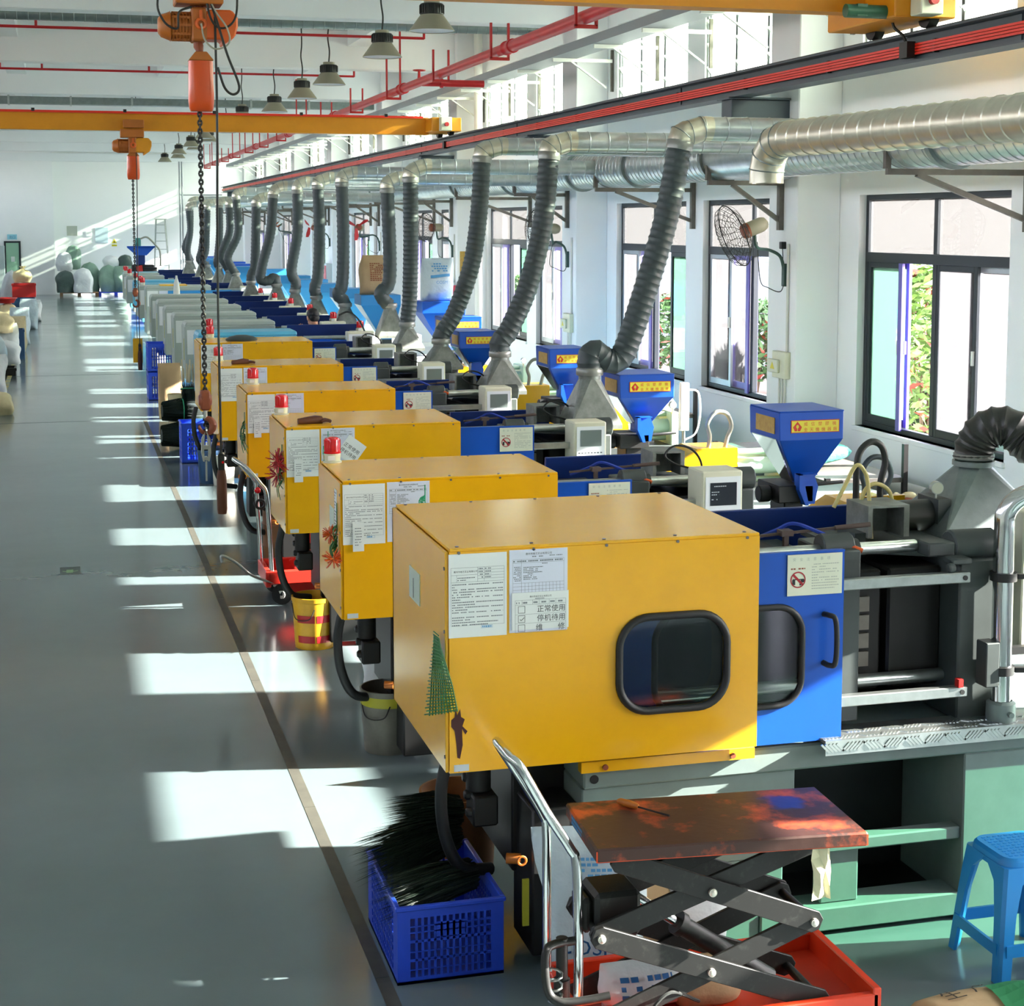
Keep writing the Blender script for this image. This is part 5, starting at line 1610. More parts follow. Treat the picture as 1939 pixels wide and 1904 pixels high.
NEAR = {
    0: dict(g=(1.285, 2.492, -.08, .975, .828, 1.636), dz=0.0),
    1: dict(g=(1.305, 2.435, -.08, .72, .82, 1.512), dz=.095),
    2: dict(g=(1.342, 2.50, -.08, .79, .81, 1.49), dz=.10),
    3: dict(g=(1.36, 2.55, -.05, .72, .81, 1.47), dz=.10),
    4: dict(g=(1.36, 2.53, -.06, .74, .79, 1.47), dz=.105),
    5: dict(g=(1.388, 2.59, -.09, .78, .80, 1.52), dz=.10),
}
HOP = {1: (3.905, 4.30, 8.55), 2: (3.775, 4.18, 10.95), 3: (3.98, 4.32, 13.38), 4: (3.76, 4.13, 15.75), 5: (4.15, 4.60, 18.2)}
NTH = ['nearest', 'second', 'third', 'fourth', 'fifth', 'sixth']
def blade_line(t, Y, rn): pass
for n in range(6):
    Y = Yn(n); c = NEAR[n]; rn = random.Random(40 + n)
    lab = 'yellow-guarded injection moulding machine nearest the camera, number plate 1 on its guard' if n == 0 else 'yellow-guarded injection moulding machine, %s of the yellow ones counted from the camera' % NTH[n]
    t = thing('moulding_machine', (2.6, Y, 0), lab, 'machine', 'injection moulding machines')
    zt = 1.55 - c['dz']
    base_frame(t, Y, detail=n == 0)
    clamp_unit(t, Y, zt + .03, c['dz'], n < 4)
    underside(t, Y)
    yf = guard(t, Y, c['g'], 'yellow', rn, window=(n == 0))
    slide_door(t, Y, zt, rn, window=(n == 0), x0=1.75, x1=2.872 if n == 0 else (2.86 if n != 2 else 3.02), handle=n == 0)
    rails(t, Y, 3.43, zt - .142)
    b = MB(); b.box(2.66, 3.40, Y + .90, Y + .93, .80, zt); b.build('rear_guard', 'navy', t, bevel=.004)
    b = MB(); b.box(3.405, 3.64, Y + .92, Y + .95, .80, zt + .03 if n == 0 else 1.2); b.build('rear_panel', 'yellow', t)
    # hollow nozzle box on the fixed platen
    zb = 1.49 if n == 0 else 1.39
    xs, ys = (3.215, Y + .45) if n == 0 else (3.16, Y + .48)
    b = MB(); b.box(xs, xs + .19, ys, ys + .2, zb + .125, zb + .135); b.box(xs, xs + .02, ys, ys + .2, zb, zb + .125); b.box(xs + .165, xs + .19, ys, ys + .2, zb, zb + .125); b.box(xs + .02, xs + .165, ys + .15, ys + .2, zb, zb + .125)
    b.build('nozzle_box', 'hood_grey', t)
    if n == 0:
        b = MB(); b.box(xs - .05, xs, ys + .02, ys + .18, zb - .1, zb + .02); b.build('box_bracket', 'platen_grey', t)
        # chequered tread plate along the bed
        b = MB(); b.box(2.79, 5.2, Y - .05, Y + .12, .800, .814); b.box(2.79, 5.2, Y - .056, Y - .05, .755, .814); b.build('tread_plate', 'bar_steel', t)
        p = MB()
        x = 2.82; j = 0
        while x < 4.3:
            for i in range(5):
                sg = 1 if j % 2 else -1
                cx = x + (.016 * (i - 2)); 
                p.obox((cx, Y - .057, .786), (1, 0, 1.0 * sg), (0, 1, 0), (-1.0 * sg, 0, 1), .022, .003, .0042)
                p.obox((cx, Y - .02, .8145), (1, 1.0 * sg, 0), (-1.0 * sg, 1, 0), (0, 0, 1), .020, .0036, .0025)
                p.obox((cx + .04, Y + .04, .8145), (1, -1.0 * sg, 0), (1.0 * sg, 1, 0), (0, 0, 1), .020, .0036, .0025)
            x += .088; j += 1
        p.build('tread_pattern', 'bar_steel', t, kind='stuff')
        b = MB(); b.box(1.807, 2.5, Y - .045, Y - .005, .770, .812); b.build('guard_rail', 'yellow', t)
        b = MB()
        for x in (1.90, 2.41): b.cyl((x, Y - .052, .788), (x, Y - .045, .788), .011, 10)
        b.build('rail_bolts', 'hook_brown', t, kind='stuff')
        # number plate
        s = MB(); s.box(1.281, 1.285, 6.045, 6.235, 1.345, 1.468); s = s.build('number_plate', 'plate_green', t)
        p = MB(); p.text('1', (1.2802, 6.165, 1.355), (0, -1, 0), (0, 0, 1), .115, 'center'); p.build('lettering', 'ink', s)
        # chipped paint by the lower corner
        p = MB(); p.poly([(1.305 + a, yf - .0012, .98 + z) for (a, z) in ((0, .045), (.012, .055), (.016, .09), (.022, .062), (.033, .085), (.036, .055), (.050, .045), (.041, .02), (.060, .0), (.052, -.012), (.040, .01), (.042, -.05), (.032, -.10), (.022, -.095), (.018, -.04), (.012, .005), (0, .02))]); p.poly([(1.325 + a, yf - .0012, .83 + z) for (a, z) in ((0, .015), (.01, .03), (.014, .01), (.008, 0))])
        p.build('paint_chip', 'paint_chip', t)
        # stainless pole, collars and the panel at the edge of view
        b = MB(); b.tube(spline([(3.595, Y + .02, .80), (3.59, Y + .02, 1.2), (3.588, Y + .02, 1.56), (3.595, Y + .02, 1.655), (3.64, Y + .0, 1.715), (3.72, Y - .03, 1.735), (3.95, Y - .1, 1.74)], 8), .041, 18); b.build('panel_pole', 'chrome', t)
        b = MB(); b.lathe([(.06, .80), (.058, .885), (.044, .895)], 18, (3.595, Y + .02, 0)); b.cyl((3.6, Y - .055, .85), (3.6, Y - .03, .85), .012, 8); b.build('pole_socket', 'grey_green', t)
        for z in (1.02, 1.40):
            b = MB(); b.lathe([(.042, -.017), (.053, -.017), (.053, .017), (.042, .017)], 18, (3.59, Y + .02, z)); b.bar((3.64, Y + .0, z), (3.68, Y - .01, z), .02, .02); b.build('pole_collar', 'black', t)
        b = MB(); b.box(3.70, 4.05, Y + .06, Y + .22, 1.06, 1.645); b.build('panel_case', 'cream_plastic', t, bevel=.006)
        b = MB(); b.box(3.62, 3.74, Y + .02, Y + .055, 1.075, 1.105); b.build('panel_bracket', 'black', t)
        b = MB(); b.box(3.50, 3.56, Y - .02, Y + .06, .96, 1.14); b.build('valve_block', 'platen_grey', t, bevel=.004)
        b = MB(); b.box(3.385, 3.405, Y - .012, Y + .02, .968, 1.0); b.build('safety_tab', 'plastic_red', t)
        b = MB(); b.box(3.30, 3.42, Y + .1, Y + .2, 1.475, 1.53); b.box(3.36, 3.45, Y + .02, Y + .1, 1.455, 1.48); b.cyl((3.34, Y + .02, 1.445), (3.37, Y + .02, 1.445), .02, 12); b.build('ejector_latch', 'platen_grey', t, bevel=.006)
        b = MB(); b.cyl((3.44, Y + .75, 1.52), (3.86, Y + .75, 1.52), .07, 18); b.build('injection_cylinder', 'hose_black', t)
        b = MB(); b.box(3.66, 3.72, Y + .66, Y + .84, 1.42, 1.6); b.build('end_plate', 'platen_grey', t)
        b = MB(); b.cyl((3.665, Y + .68, 1.648), (3.672, Y + .712, 1.648), .028, 18); b.cyl((3.668, Y + .7, 1.59), (3.668, Y + .7, 1.625), .007, 6); b.build('pressure_gauge', 'bar_steel', t)
        b = MB(); b.cyl((3.664, Y + .677, 1.648), (3.665, Y + .68, 1.648), .024, 18); b.build('gauge_face', 'sign_cream', t)
        for (pp, r, m) in (([(3.13, Y + .6, 1.6), (3.18, Y + .6, 1.69), (3.23, Y + .6, 1.775), (3.27, Y + .6, 1.75), (3.29, Y + .6, 1.68), (3.285, Y + .55, 1.45)], .009, 'cable_yellow'), ([(3.26, Y + .62, 1.60), (3.29, Y + .62, 1.67), (3.34, Y + .62, 1.69), (3.40, Y + .62, 1.655), (3.42, Y + .62, 1.58), (3.425, Y + .6, 1.50)], .009, 'cable_yellow'), ([(3.285, Y + .7, 1.55), (3.285, Y + .7, 1.74), (3.30, Y + .7, 1.82), (3.35, Y + .7, 1.86), (3.40, Y + .7, 1.84), (3.42, Y + .7, 1.77), (3.40, Y + .7, 1.68), (3.40, Y + .7, 1.58)], .015, 'cable_black')):
            b = MB(); b.tube(spline(pp, 6), r, 8); b.build('hose_loop', m, t)
    else:
        control_panel(t, 3.235 if n == 1 else 3.285, 3.458 if n == 1 else 3.505, Y - .09, Y + .12, 1.20 if n > 1 else 1.19, 1.495 if n == 1 else 1.472, lit=n == 1)
        x0, x1, yh = HOP[n]
        inject_unit(t, Y, n)
        hopper(t, x0, x1, yh, yh + .42, 1.57, 1.728, 1.37 if n > 1 else 1.31, flap=True)
        b = MB(); b.box(x0 + .02, x0 + .24, yh + .05, yh + .35, 1.20, 1.30); b.box(x0 + .08, x0 + .2, yh + .1, yh + .3, .86, 1.2); b.cyl((x0 - .05, yh + .18, 1.24), (x0 + .02, yh + .18, 1.24), .05, 12); b.bar((x0 + .2, yh + .2, 1.27), (x0 + .5, yh + .2, 1.285), .02, .02)
        b.build('feed_throat', 'black', t, bevel=.006)
    # papers
    x0, x1, yo, d, z0, z1 = c['g']
    notice_left(t, x0 + .012, z1 - .008, yf, rn)
    notice_right(t, x0 + .236, z1 - .004, yf, rn, front=n in (0,))
    if n == 1:
        b = MB(); b.box(x0 - .003, x0, yf + .10, yf + .17, z1 - .28, z1 - .05); s = b.build('side_sheet', 'paper', t)
        p = MB()
        for i in range(12): p.poly([(x0 - .0036, yf + .165, z1 - .07 - .016 * i), (x0 - .0036, yf + .105 + .02 * (i % 3), z1 - .07 - .016 * i), (x0 - .0036, yf + .105 + .02 * (i % 3), z1 - .064 - .016 * i), (x0 - .0036, yf + .165, z1 - .064 - .016 * i)])
        p.build('print_lines', 'ink_soft', s, kind='stuff')
        s = MB(); s.box(x0 - .003, x0, yf + .19, yf + .33, z1 - .30, z1 - .16); s = s.build('number_plate', 'plate_green', t)
    if n in (1, 2, 3):
        xx = x0 + .06; zz = z1 - .31
        q = MB(); q.hexa([(xx, yf - .012, zz - .035), (xx + .055, yf - .016, zz - .033), (xx + .057, yf - .006, zz + .11), (xx + .0, yf - .005, zz + .11)], [(xx, yf - .010, zz - .035), (xx + .055, yf - .014, zz - .033), (xx + .057, yf - .004, zz + .11), (xx + .0, yf - .003, zz + .11)]); q = q.build('curled_slip', 'paper', t)
        p = MB()
        for i in range(7): dashes(p, xx + .01, xx + .045, zz + .08 - .014 * i, yf - .0175 + .0007 * 7, .004, rn, .008)
        p.build('print_lines', 'ink_soft', q, kind='stuff')
    if n == 2:
        q = MB(); q.obox((x0 + .43, yf - .008, z1 - .15), (.8, 0, -.6), (0, 1, 0), (.6, 0, .8), .07, .001, .075); q = q.build('status_sheet', 'paper', t)
        p = MB(); u = Vector((.8, 0, -.6)); v = Vector((.6, 0, .8)); o = Vector((x0 + .43, yf - .0095, z1 - .15))
        p.text('正常使用', o - u * .065 + v * .0, u, v, .030); p.text('停机待用', o - u * .065 - v * .04, u, v, .030); p.build('lettering', 'ink', q)
    if n: beacon(t, {1: 1.372, 2: 1.42, 3: 1.49, 4: 1.43, 5: 1.56}[n], yf + d - .06, z1 + .012)
    if n == 5: pass

# ---- light-blue and grey machines behind
def far_machine(t, Y, m, g, zt, doorm, rn, extra=0, hop='far_blue', panel=True, top=None, hxo=1.2):
    base_frame(t, Y, 'grey_paint' if m != 'sky_blue_paint' else 'sky_blue_paint', False, 1.9, 5.4)
    x0, x1, yo, d, z0, z1 = g
    yf = Y + yo
    b = MB(); b.box(x0, x1, yf, yf + d, z0, z1 - .05); b.hexa([(x0, yf, z1 - .05), (x1, yf, z1 - .05), (x1, yf + d, z1 - .05), (x0, yf + d, z1 - .05)], [(x0 + .03, yf + .04, z1), (x1, yf + .04, z1), (x1, yf + d, z1), (x0 + .03, yf + d, z1)]); b.build('guard', m, t, bevel=.012)
    b = MB(); b.box(x0 + .03, x0 + .25, yf - .003, yf, z1 - .42, z1 - .1); b.build('notice_sheet', 'paper', t)
    b = MB(); b.box(x0 + .27, x0 + .49, yf - .003, yf, z1 - .42, z1 - .1); b.build('notice_sheet', 'paper_blue', t)
    b = MB(); b.box(x0 - .003, x0, yf + .12, yf + .2, z1 - .5, z1 - .22); b.build('yellow_label', 'pail_olive', t)
    b = MB(); b.box(x0 + .45, x1 + .42, yf - .02, yf - .004, z0 + .02, z1 - .10); b.build('sliding_door', doorm, t)
    b = MB(); b.box(x1, x1 + .75, Y + .02, Y + .06, .8, zt - .12); b.build('front_door', doorm, t, bevel=.01)
    b = MB(); b.box(x1, x1 + .95, Y + .86, Y + .9, .8, zt + .02); b.build('rear_guard', 'navy', t)
    b = MB(); b.box(x1 + .1, x1 + .8, Y + .2, Y + .75, .8, zt - .12); b.build('clamp_block', 'dark_steel', t)
    b = MB(); b.box(x1 + .78, x1 + .98, Y + .1, Y + .85, .8, zt - .06); b.build('fixed_platen', 'cream_plastic', t, bevel=.01)
    b = MB(); b.cyl((x1 + .1, Y + .12, zt - .1), (x1 + .95, Y + .12, zt - .1), .03, 10); b.build('tie_bar', 'bar_steel', t)
    if panel: control_panel(t, x1 + .62, x1 + .95, Y - .02, Y + .12, zt - .32, zt - .02)
    b = MB(); b.box(x1 + 1.0, x1 + 2.5, Y + .15, Y + .75, .8, 1.12); b.build('barrel_cover', 'white_plastic', t, bevel=.01)
    # big tapering hopper
    hg = group_part('hopper', t)
    hx = x1 + hxo; hy = Y + .2
    b = MB(); iA = b.pts([(hx, hy, 1.68), (hx + .55, hy, 1.68), (hx + .55, hy + .55, 1.68), (hx, hy + .55, 1.68)]); iB = b.pts([(hx, hy, 1.82), (hx + .55, hy, 1.82), (hx + .55, hy + .55, 1.82), (hx, hy + .55, 1.82)]); iN = b.pts([(hx + .32, hy + .2, 1.2), (hx + .46, hy + .2, 1.2), (hx + .46, hy + .34, 1.2), (hx + .32, hy + .34, 1.2)])
    for k in range(4): b.face([iA[k], iA[(k + 1) % 4], iB[(k + 1) % 4], iB[k]]); b.face([iN[k], iN[(k + 1) % 4], iA[(k + 1) % 4], iA[k]])
    b.face(iB); b.build('hopper_body', hop, hg, bevel=.004)
    b = MB(); b.box(hx + .32, hx + .46, hy + .2, hy + .34, 1.1, 1.2); b.build('hopper_throat', 'platen_grey', hg)
    if top:
        b = MB(); b.box(x0 + .3, x0 + .85, yf + .05, yf + d - .1, z1, z1 + .02); b.build('top_strip', top, t)
GG = (1.53, 2.72, -.05, .62, .74, 1.50)
t = thing('moulding_machine', (2.6, Yn(6), 0), 'light blue-guarded moulding machine directly behind the last yellow one', 'machine', 'injection moulding machines')
far_machine(t, Yn(6), 'sky_blue_paint', GG, 1.5, 'blue', random.Random(1), hop='blue', hxo=1.60); beacon(t, 1.72, Yn(6) + .5, 1.5, 1.0); beacon(t, 3.55, Yn(6) + .3, 1.46, 1.0)
proto = thing('moulding_machine', (2.6, Yn(7), 0), 'grey-guarded moulding machine, first behind the light blue one', 'machine', 'injection moulding machines')
far_machine(proto, Yn(7), 'grey_paint', GG, 1.5, 'far_blue', random.Random(2)); beacon(proto, 3.55, Yn(7) + .3, 1.46, 1.0)
for n in range(8, 12):
    o = copy_tree(proto, (2.6, Yn(n), 0)); tag(o, 'grey-guarded moulding machine, %s behind the light blue one' % ORD[n - 7])
t = thing('moulding_machine', (2.6, Yn(12), 0), 'broad grey moulding machine with a yellow strip on its top', 'machine', 'injection moulding machines')
far_machine(t, Yn(12), 'grey_paint', (1.66, 3.0, -.05, .75, .5, 1.50), 1.5, 'far_blue', random.Random(3), top='yellow_strip')
proto2 = thing('moulding_machine', (2.6, Yn(13), 0), 'pale distant moulding machine, first behind the one with the yellow strip', 'machine', 'injection moulding machines')
far_machine(proto2, Yn(13), 'grey_paint', (1.62, 2.6, -.05, .75, .7, 1.42), 1.42, 'far_blue', random.Random(4), panel=False); beacon(proto2, 1.72, Yn(13) + .3, 1.42, 1.3)
proto3 = thing('moulding_machine', (2.6, Yn(14), 0), 'pale distant moulding machine, second behind the one with the yellow strip', 'machine', 'injection moulding machines')
far_machine(proto3, Yn(14), 'sky_blue_paint', (1.7, 2.75, -.05, .7, .7, 1.38), 1.4, 'blue', random.Random(4), panel=False, hop='blue'); beacon(proto3, 1.78, Yn(14) + .3, 1.38, 1.3)
for n in range(15, NM):
    o = copy_tree(proto2 if n % 3 else proto3, (2.6, Yn(n), 0)); tag(o, 'pale distant moulding machine, %s behind the one with the yellow strip' % ORD[n - 13])
# ------------------------------------------------------------------ scissor lift table in front of the nearest machine
t = thing('lift_table', (2.08, 5.05, 0), 'orange-topped scissor lift table with black arms in front of the nearest machine', 'lift table')
P0 = [(1.637, 5.30), (1.605, 4.86), (2.52, 4.77), (2.545, 5.225)]
b = MB(); b.prism(P0, 'z', .752, .80); b.build('table_top', 'table_worn', t, bevel=.006)
b = MB()
for i in range(4):
    a = Vector(P0[i] + (0,)); c = Vector(P0[(i + 1) % 4] + (0,)); nrm = Vector(((c - a).y, -(c - a).x, 0)).normalized() * -.0012
    if i in (1,): b.poly([(a.x + nrm.x, a.y + nrm.y, .755), (c.x + nrm.x, c.y + nrm.y, .755), (c.x + nrm.x, c.y + nrm.y, .792), (a.x + nrm.x, a.y + nrm.y, .792)])
mat('lift_edge', 'E04A16', .4, noise=(7, .8, .5, .62), alt='8A4A30')
b.build('table_edge', 'lift_edge', t)
b = MB(); b.poly([(1.6295, 5.21, .758), (1.6195, 5.05, .758), (1.6195, 5.05, .792), (1.6295, 5.21, .792)]); s = b.build('side_label', 'bin_blue', t)
b = MB(); u = Vector((-.01, -.16, 0)).normalized(); rn = random.Random(9)
for r_ in range(2):
    y = 5.20
    while y > 5.06:
        w = rn.uniform(.006, .012); x = 1.6290 - (5.21 - y) / .16 * .01
        b.poly([(x, y, .763 + .015 * r_), (x - .0006, y - w, .763 + .015 * r_), (x - .0006, y - w, .773 + .015 * r_), (x, y, .773 + .015 * r_)]); y -= w + .004
b.build('print_lines', 'sack_print_light', s, kind='stuff')
# scissor arms: two storeys, front and back pair
def link(a, c, y, name='scissor_arm', w=.075, th=.014):
    b = MB()
    a = Vector((a[0], y, a[1])); c = Vector((c[0], y, c[1])); d = (c - a).normalized(); nn = Vector((-d.z, 0, d.x))
    e = .03
    pts = [a - d * e + nn * .0 - nn * w * .25, a - d * e * .2 - nn * w / 2, c + d * e * .2 - nn * w / 2, c + d * e - nn * w * .25, c + d * e + nn * w * .25, c + d * e * .2 + nn * w / 2, a - d * e * .2 + nn * w / 2, a - d * e + nn * w * .25]
    b.prism([(p.x, p.z) for p in pts], 'y', y, y + th); b.build(name, 'arm_black', t, bevel=.002)
for (yf, yb) in ((4.895, 4.912), (5.165, 5.148)):
    link((1.635, .485), (2.42, .175), yf); link((2.39, .455), (1.62, .175), yb)
    link((1.70, .735), (2.39, .455), yf); link((1.635, .485), (2.42, .735), yb)
for (x, z) in ((1.635, .485), (2.39, .455), (2.02, .325), (2.02, .60)):
    b = MB(); b.cyl((x, 4.885, z), (x, 4.896, z), .014, 14); b.sphere((x, 4.886, z), .012, .006, .012, 12, 6); b.build('pivot_pin', 'pin_steel', t)
for (x, z) in ((1.635, .485), (2.39, .455), (1.70, .735), (2.42, .735), (2.42, .175)):
    b = MB(); b.cyl((x, 4.9, z), (x, 5.17, z), .016, 10); b.build('cross_rod', 'arm_black', t)
b = MB(); b.box(1.64, 1.80, 4.97, 5.14, .44, .60); b.box(1.60, 1.64, 4.99, 5.12, .46, .58); b.build('cylinder_head', 'arm_black', t, bevel=.015)
b = MB(); b.cyl((1.80, 5.05, .55), (1.98, 5.05, .42), .018, 12); b.build('piston_rod', 'chrome', t)
b = MB(); b.cyl((1.96, 5.05, .435), (2.30, 5.05, .20), .034, 14); b.cyl((1.955, 5.05, .44), (1.975, 5.05, .425), .042, 14); b.build('lift_cylinder', 'arm_black', t)
# red base tray
b = MB()
b.box(1.60, 2.62, 4.86, 4.89, .12, .19); b.box(1.60, 2.62, 5.36, 5.39, .12, .19); b.box(2.60, 2.63, 4.86, 5.39, .10, .21); b.box(1.58, 1.61, 4.86, 5.39, .12, .19); b.box(1.60, 2.62, 4.89, 5.36, .12, .13)
b.build('base_tray', 'lift_red', t, bevel=.004)
b = MB()
for i in range(5): b.box(1.56, 1.70, 4.87 + .0, 4.98, .205 + .0, .212) if i == 0 else b.box(1.535 + .028 * i, 1.552 + .028 * i, 4.80, 4.87, .13, .20)
b.build('foot_guard', 'lift_edge', t)
for (x, y) in ((1.72, 4.93), (1.72, 5.32), (2.5, 4.93), (2.5, 5.32)):
    g = group_part('castor', t)
    b = MB(); b.cyl((x, y - .018, .055), (x, y + .018, .055), .055, 16); b.build('wheel', 'rubber', g)
    b = MB(); b.box(x - .03, x + .03, y - .025, y + .025, .06, .12); b.build('fork', 'platen_grey', g)
b = MB(); b.tube(spline([(1.59, 5.0, .17), (1.59, 5.0, .45), (1.588, 5.02, .69), (1.57, 5.03, .745), (1.50, 5.06, .86), (1.415, 5.08, 1.015), (1.39, 5.12, 1.04), (1.385, 5.22, 1.045), (1.395, 5.3, 1.03), (1.49, 5.33, .88), (1.566, 5.35, .75), (1.582, 5.35, .69), (1.585, 5.35, .45), (1.585, 5.35, .17)], 7), .0165, 12); b.build('push_handle', 'chrome', t)
b = MB(); b.tube(spline([(1.575, 5.0, .44), (1.50, 4.97, .45), (1.465, 4.95, .44), (1.455, 4.93, .38), (1.465, 4.92, .31), (1.50, 4.90, .285), (1.58, 4.89, .285), (1.66, 4.88, .295)], 6), .0145, 10); b.build('pedal', 'arm_black', t)
b = MB(); b.cyl((1.53, 4.99, .30), (1.53, 4.99, .46), .02, 12); b.cyl((1.53, 4.99, .25), (1.53, 4.99, .32), .028, 12); b.build('pump_body', 'arm_black', t)
b = MB(); b.tube([(1.50 + .022 * math.cos(a * .9), 4.96 + .022 * math.sin(a * .9), .17 + .0052 * a) for a in range(0, 40)], .0045, 5); b.build('return_spring', 'bar_steel', t)
b = MB(); b.tube(spline([(2.0, 4.95, .20), (1.88, 4.9, .27), (1.80, 4.88, .22), (1.78, 4.88, .15)], 5), .006, 6); b.build('hydraulic_line', 'cable_black', t)
# screwdriver and a rag caught under the top
t = thing('screwdriver', (1.83, 5.13, .80), 'orange-handled screwdriver lying on the worn lift table top', 'screwdriver')
b = MB(); b.tube([(1.805, 5.235, .813), (1.812, 5.225, .814), (1.835, 5.195, .813), (1.85, 5.175, .812), (1.856, 5.168, .811)], [.007, .012, .013, .011, .008], 10); b.build('handle', 'orange_brown', t)
b = MB(); b.cyl((1.856, 5.168, .810), (1.935, 5.075, .8045), .0035, 8); b.build('shaft', 'iron', t)
b = MB(); rn = random.Random(4)
pts = []
for i in range(5):
    z = .76 - .045 * i
    pts.append([(2.335 + .022 * j + rn.uniform(-.006, .006), 4.80 + .012 * math.sin(j * 2.2 + i) + rn.uniform(-.006, .006), z + rn.uniform(-.008, .008)) for j in range(4)])
for i in range(4):
    for j in range(3): b.poly([pts[i][j], pts[i][j + 1], pts[i + 1][j + 1], pts[i + 1][j]])
b.smooth = True
mat('rag_cream', 'CFC9A4', .6)
o = b.build('rag', 'rag_cream', org=(2.36, 4.80, .60)); tag(o, 'crumpled cream rag of plastic film hanging under the lift table edge', 'rag')

# ------------------------------------------------------------------ sacks
def sack(name, c, w, d, h, m, label, seed=1, pinch='seam', rz=0.0, lean=(0, 0), cat='sack', print_=None, group=None, lie=False, lump=.06):
    b = MB(); sack_geo(b, w, d, h, 22, 14, pinch, seed, lean, (0, 0, 0), lump)
    Rm = Matrix.Rotation(rz, 3, 'Z')
    if lie: Rm = Rm @ Matrix.Rotation(R(86), 3, 'Y')
    for i, p in enumerate(b.v):
        q = Rm @ Vector(p); b.v[i] = (q.x + c[0], q.y + c[1], q.z + c[2])
    t = thing(name, c, label, cat, group)
    b.build('sack_body', m, t, angle=70)
    if print_:
        for (txt, u0, v0, hh, mm) in print_:
            p = MB()
            y = -d / 2 * 1.07
            if txt == '#band':
                x0, x1, z0, z1 = u0
                N = 10
                for i in range(N):
                    a, e = x0 + (x1 - x0) * i / N, x0 + (x1 - x0) * (i + 1) / N
                    za, ze = z0 + hh * math.sin(a * 9), z0 + hh * math.sin(e * 9)
                    p.poly([(a, y, za), (e, y, ze), (e, y, ze + z1 - z0), (a, y, za + z1 - z0)])
            elif txt == '#lines':
                rr = random.Random(seed); x0, x1, z0, z1 = u0; z = z1
                while z > z0: dashes(p, x0, x1 - rr.uniform(0, (x1 - x0) * .3), z, y, hh, rr, hh * 2.2); z -= hh * 1.8
            else: p.text(txt, (u0, y, v0), (1, 0, 0), (0, 0, 1), hh, 'center')
            for i, q in enumerate(p.v):
                # wrap the print on the bulging side
                g = bulge(b_local, q) if False else q
                qq = Rm @ Vector(wrap(q, w, d, h, pinch)); p.v[i] = (qq.x + c[0], qq.y + c[1], qq.z + c[2])
            p.build('print', mm, t, kind='stuff' if txt[0] == '#' else None)
    return t
def wrap(q, w, d, h, pinch):
    t = max(0, min(1, q[2] / h))
    if pinch == 'seam':
        sy = (math.sin(PI * min(.5, .12 + t * 1.5)) if t < .3 else max(.03, (1 - ((t - .3) / .7) ** 2.2)))
    else: sy = 1
    u = min(.98, abs(q[0]) / (w / 2))
    y = -(d / 2) * sy * (1 - u ** 2.8) ** (1 / 2.8) * 1.06 - .006
    return (q[0], y, q[2])
sack('plastic_sack', (1.86, 5.60, .02), .36, .24, .56, 'sack_clear', 'white plastic sack with blue lettering slumped behind the lift table handle', 3, lean=(-.06, .02), rz=R(-12), lump=.13,
     print_=[('COSM', -.055, .13, .085, 'sack_print'), ('#band', (-.16, .15, .06, .10), 0, .018, 'sack_print'), ('#lines', (-.10, .10, .40, .46), 0, .010, 'sack_print_light'), ('#lines', (-.08, .06, .28, .33), 0, .012, 'sack_print')])
sack('kraft_sack', (2.06, 5.62, .02), .44, .24, .50, 'kraft', 'brown kraft sack standing behind the scissor arms of the lift table', 5, lean=(.05, 0), lump=.07)
sack('paper_sack', (2.22, 5.53, .02), .22, .12, .36, 'sack_white', 'white paper sack standing behind the right scissor arms of the lift table', 6, lump=.07)
sack('plastic_sack', (1.86, 5.12, .131), .30, .16, .16, 'sack_white', 'crumpled white bag with blue print lying in the red base of the lift table', 8, lump=.09, print_=[('#lines', (-.1, .1, .05, .11), 0, .014, 'sack_print')])
sack('kraft_sack', (2.08, 5.12, .131), .26, .2, .14, 'kraft', 'crumpled brown paper bag lying in the red base of the lift table', 9, pinch='round', lump=.1)
# kraft sack lying at the lower right
t = thing('kraft_sack', (3.05, 4.98, 0), 'brown kraft sack with black characters and green band lying at the lower right corner', 'sack')
b = MB()
nx, ny = 22, 8
X0, X1, YA, YB_ = 2.74, 3.62, 4.72, 5.04
g = []
for i in range(nx + 1):
    row = []
    u = i / nx
    for j in range(ny + 1):
        v = j / ny
        pin = min(1, u / .14)
        z = .012 + (.085 + .09 * max(0, u - .45)) * (max(0, math.sin(PI * v)) ** .5) * pin ** .8 + .008 * math.sin(9 * u + 5 * v) * pin
        row.append((X0 + (X1 - X0) * u + .02 * math.sin(6 * v) * (1 - u), YA + (YB_ - YA) * (v * (.85 + .15 * pin)) + .03 * u + .02 * math.sin(5 * u), z))
    g.append(b.pts(row))
b.smooth = True
for i in range(nx):
    for j in range(ny): b.face([g[i][j], g[i + 1][j], g[i + 1][j + 1], g[i][j + 1]])
bt = []
for i in range(nx + 1): bt.append(b.pts([(b.v[g[i][0]][0], b.v[g[i][0]][1], 0), (b.v[g[i][ny]][0], b.v[g[i][ny]][1], 0)]))
for i in range(nx):
    b.face([bt[i][0], bt[i + 1][0], g[i + 1][0], g[i][0]]); b.face([g[i][ny], g[i + 1][ny], bt[i + 1][1], bt[i][1]]); b.face([bt[i][0], bt[i][1], bt[i + 1][1], bt[i + 1][0]])
b.face([bt[0][0], bt[0][1]] + g[0][::-1]); b.face([bt[nx][1], bt[nx][0]] + g[nx])
b.build('sack_body', 'kraft', t, angle=50)
def sackz(x, y):
    u = (x - X0) / (X1 - X0); v = max(0, min(1, (y - .03 * u - .02 * math.sin(5 * u) - YA) / (YB_ - YA))); pin = min(1, u / .14)
    return .016 + (.085 + .09 * max(0, u - .45)) * (max(0, math.sin(PI * v)) ** .5) * pin ** .8 + .008 * math.sin(9 * u + 5 * v) * pin + .004
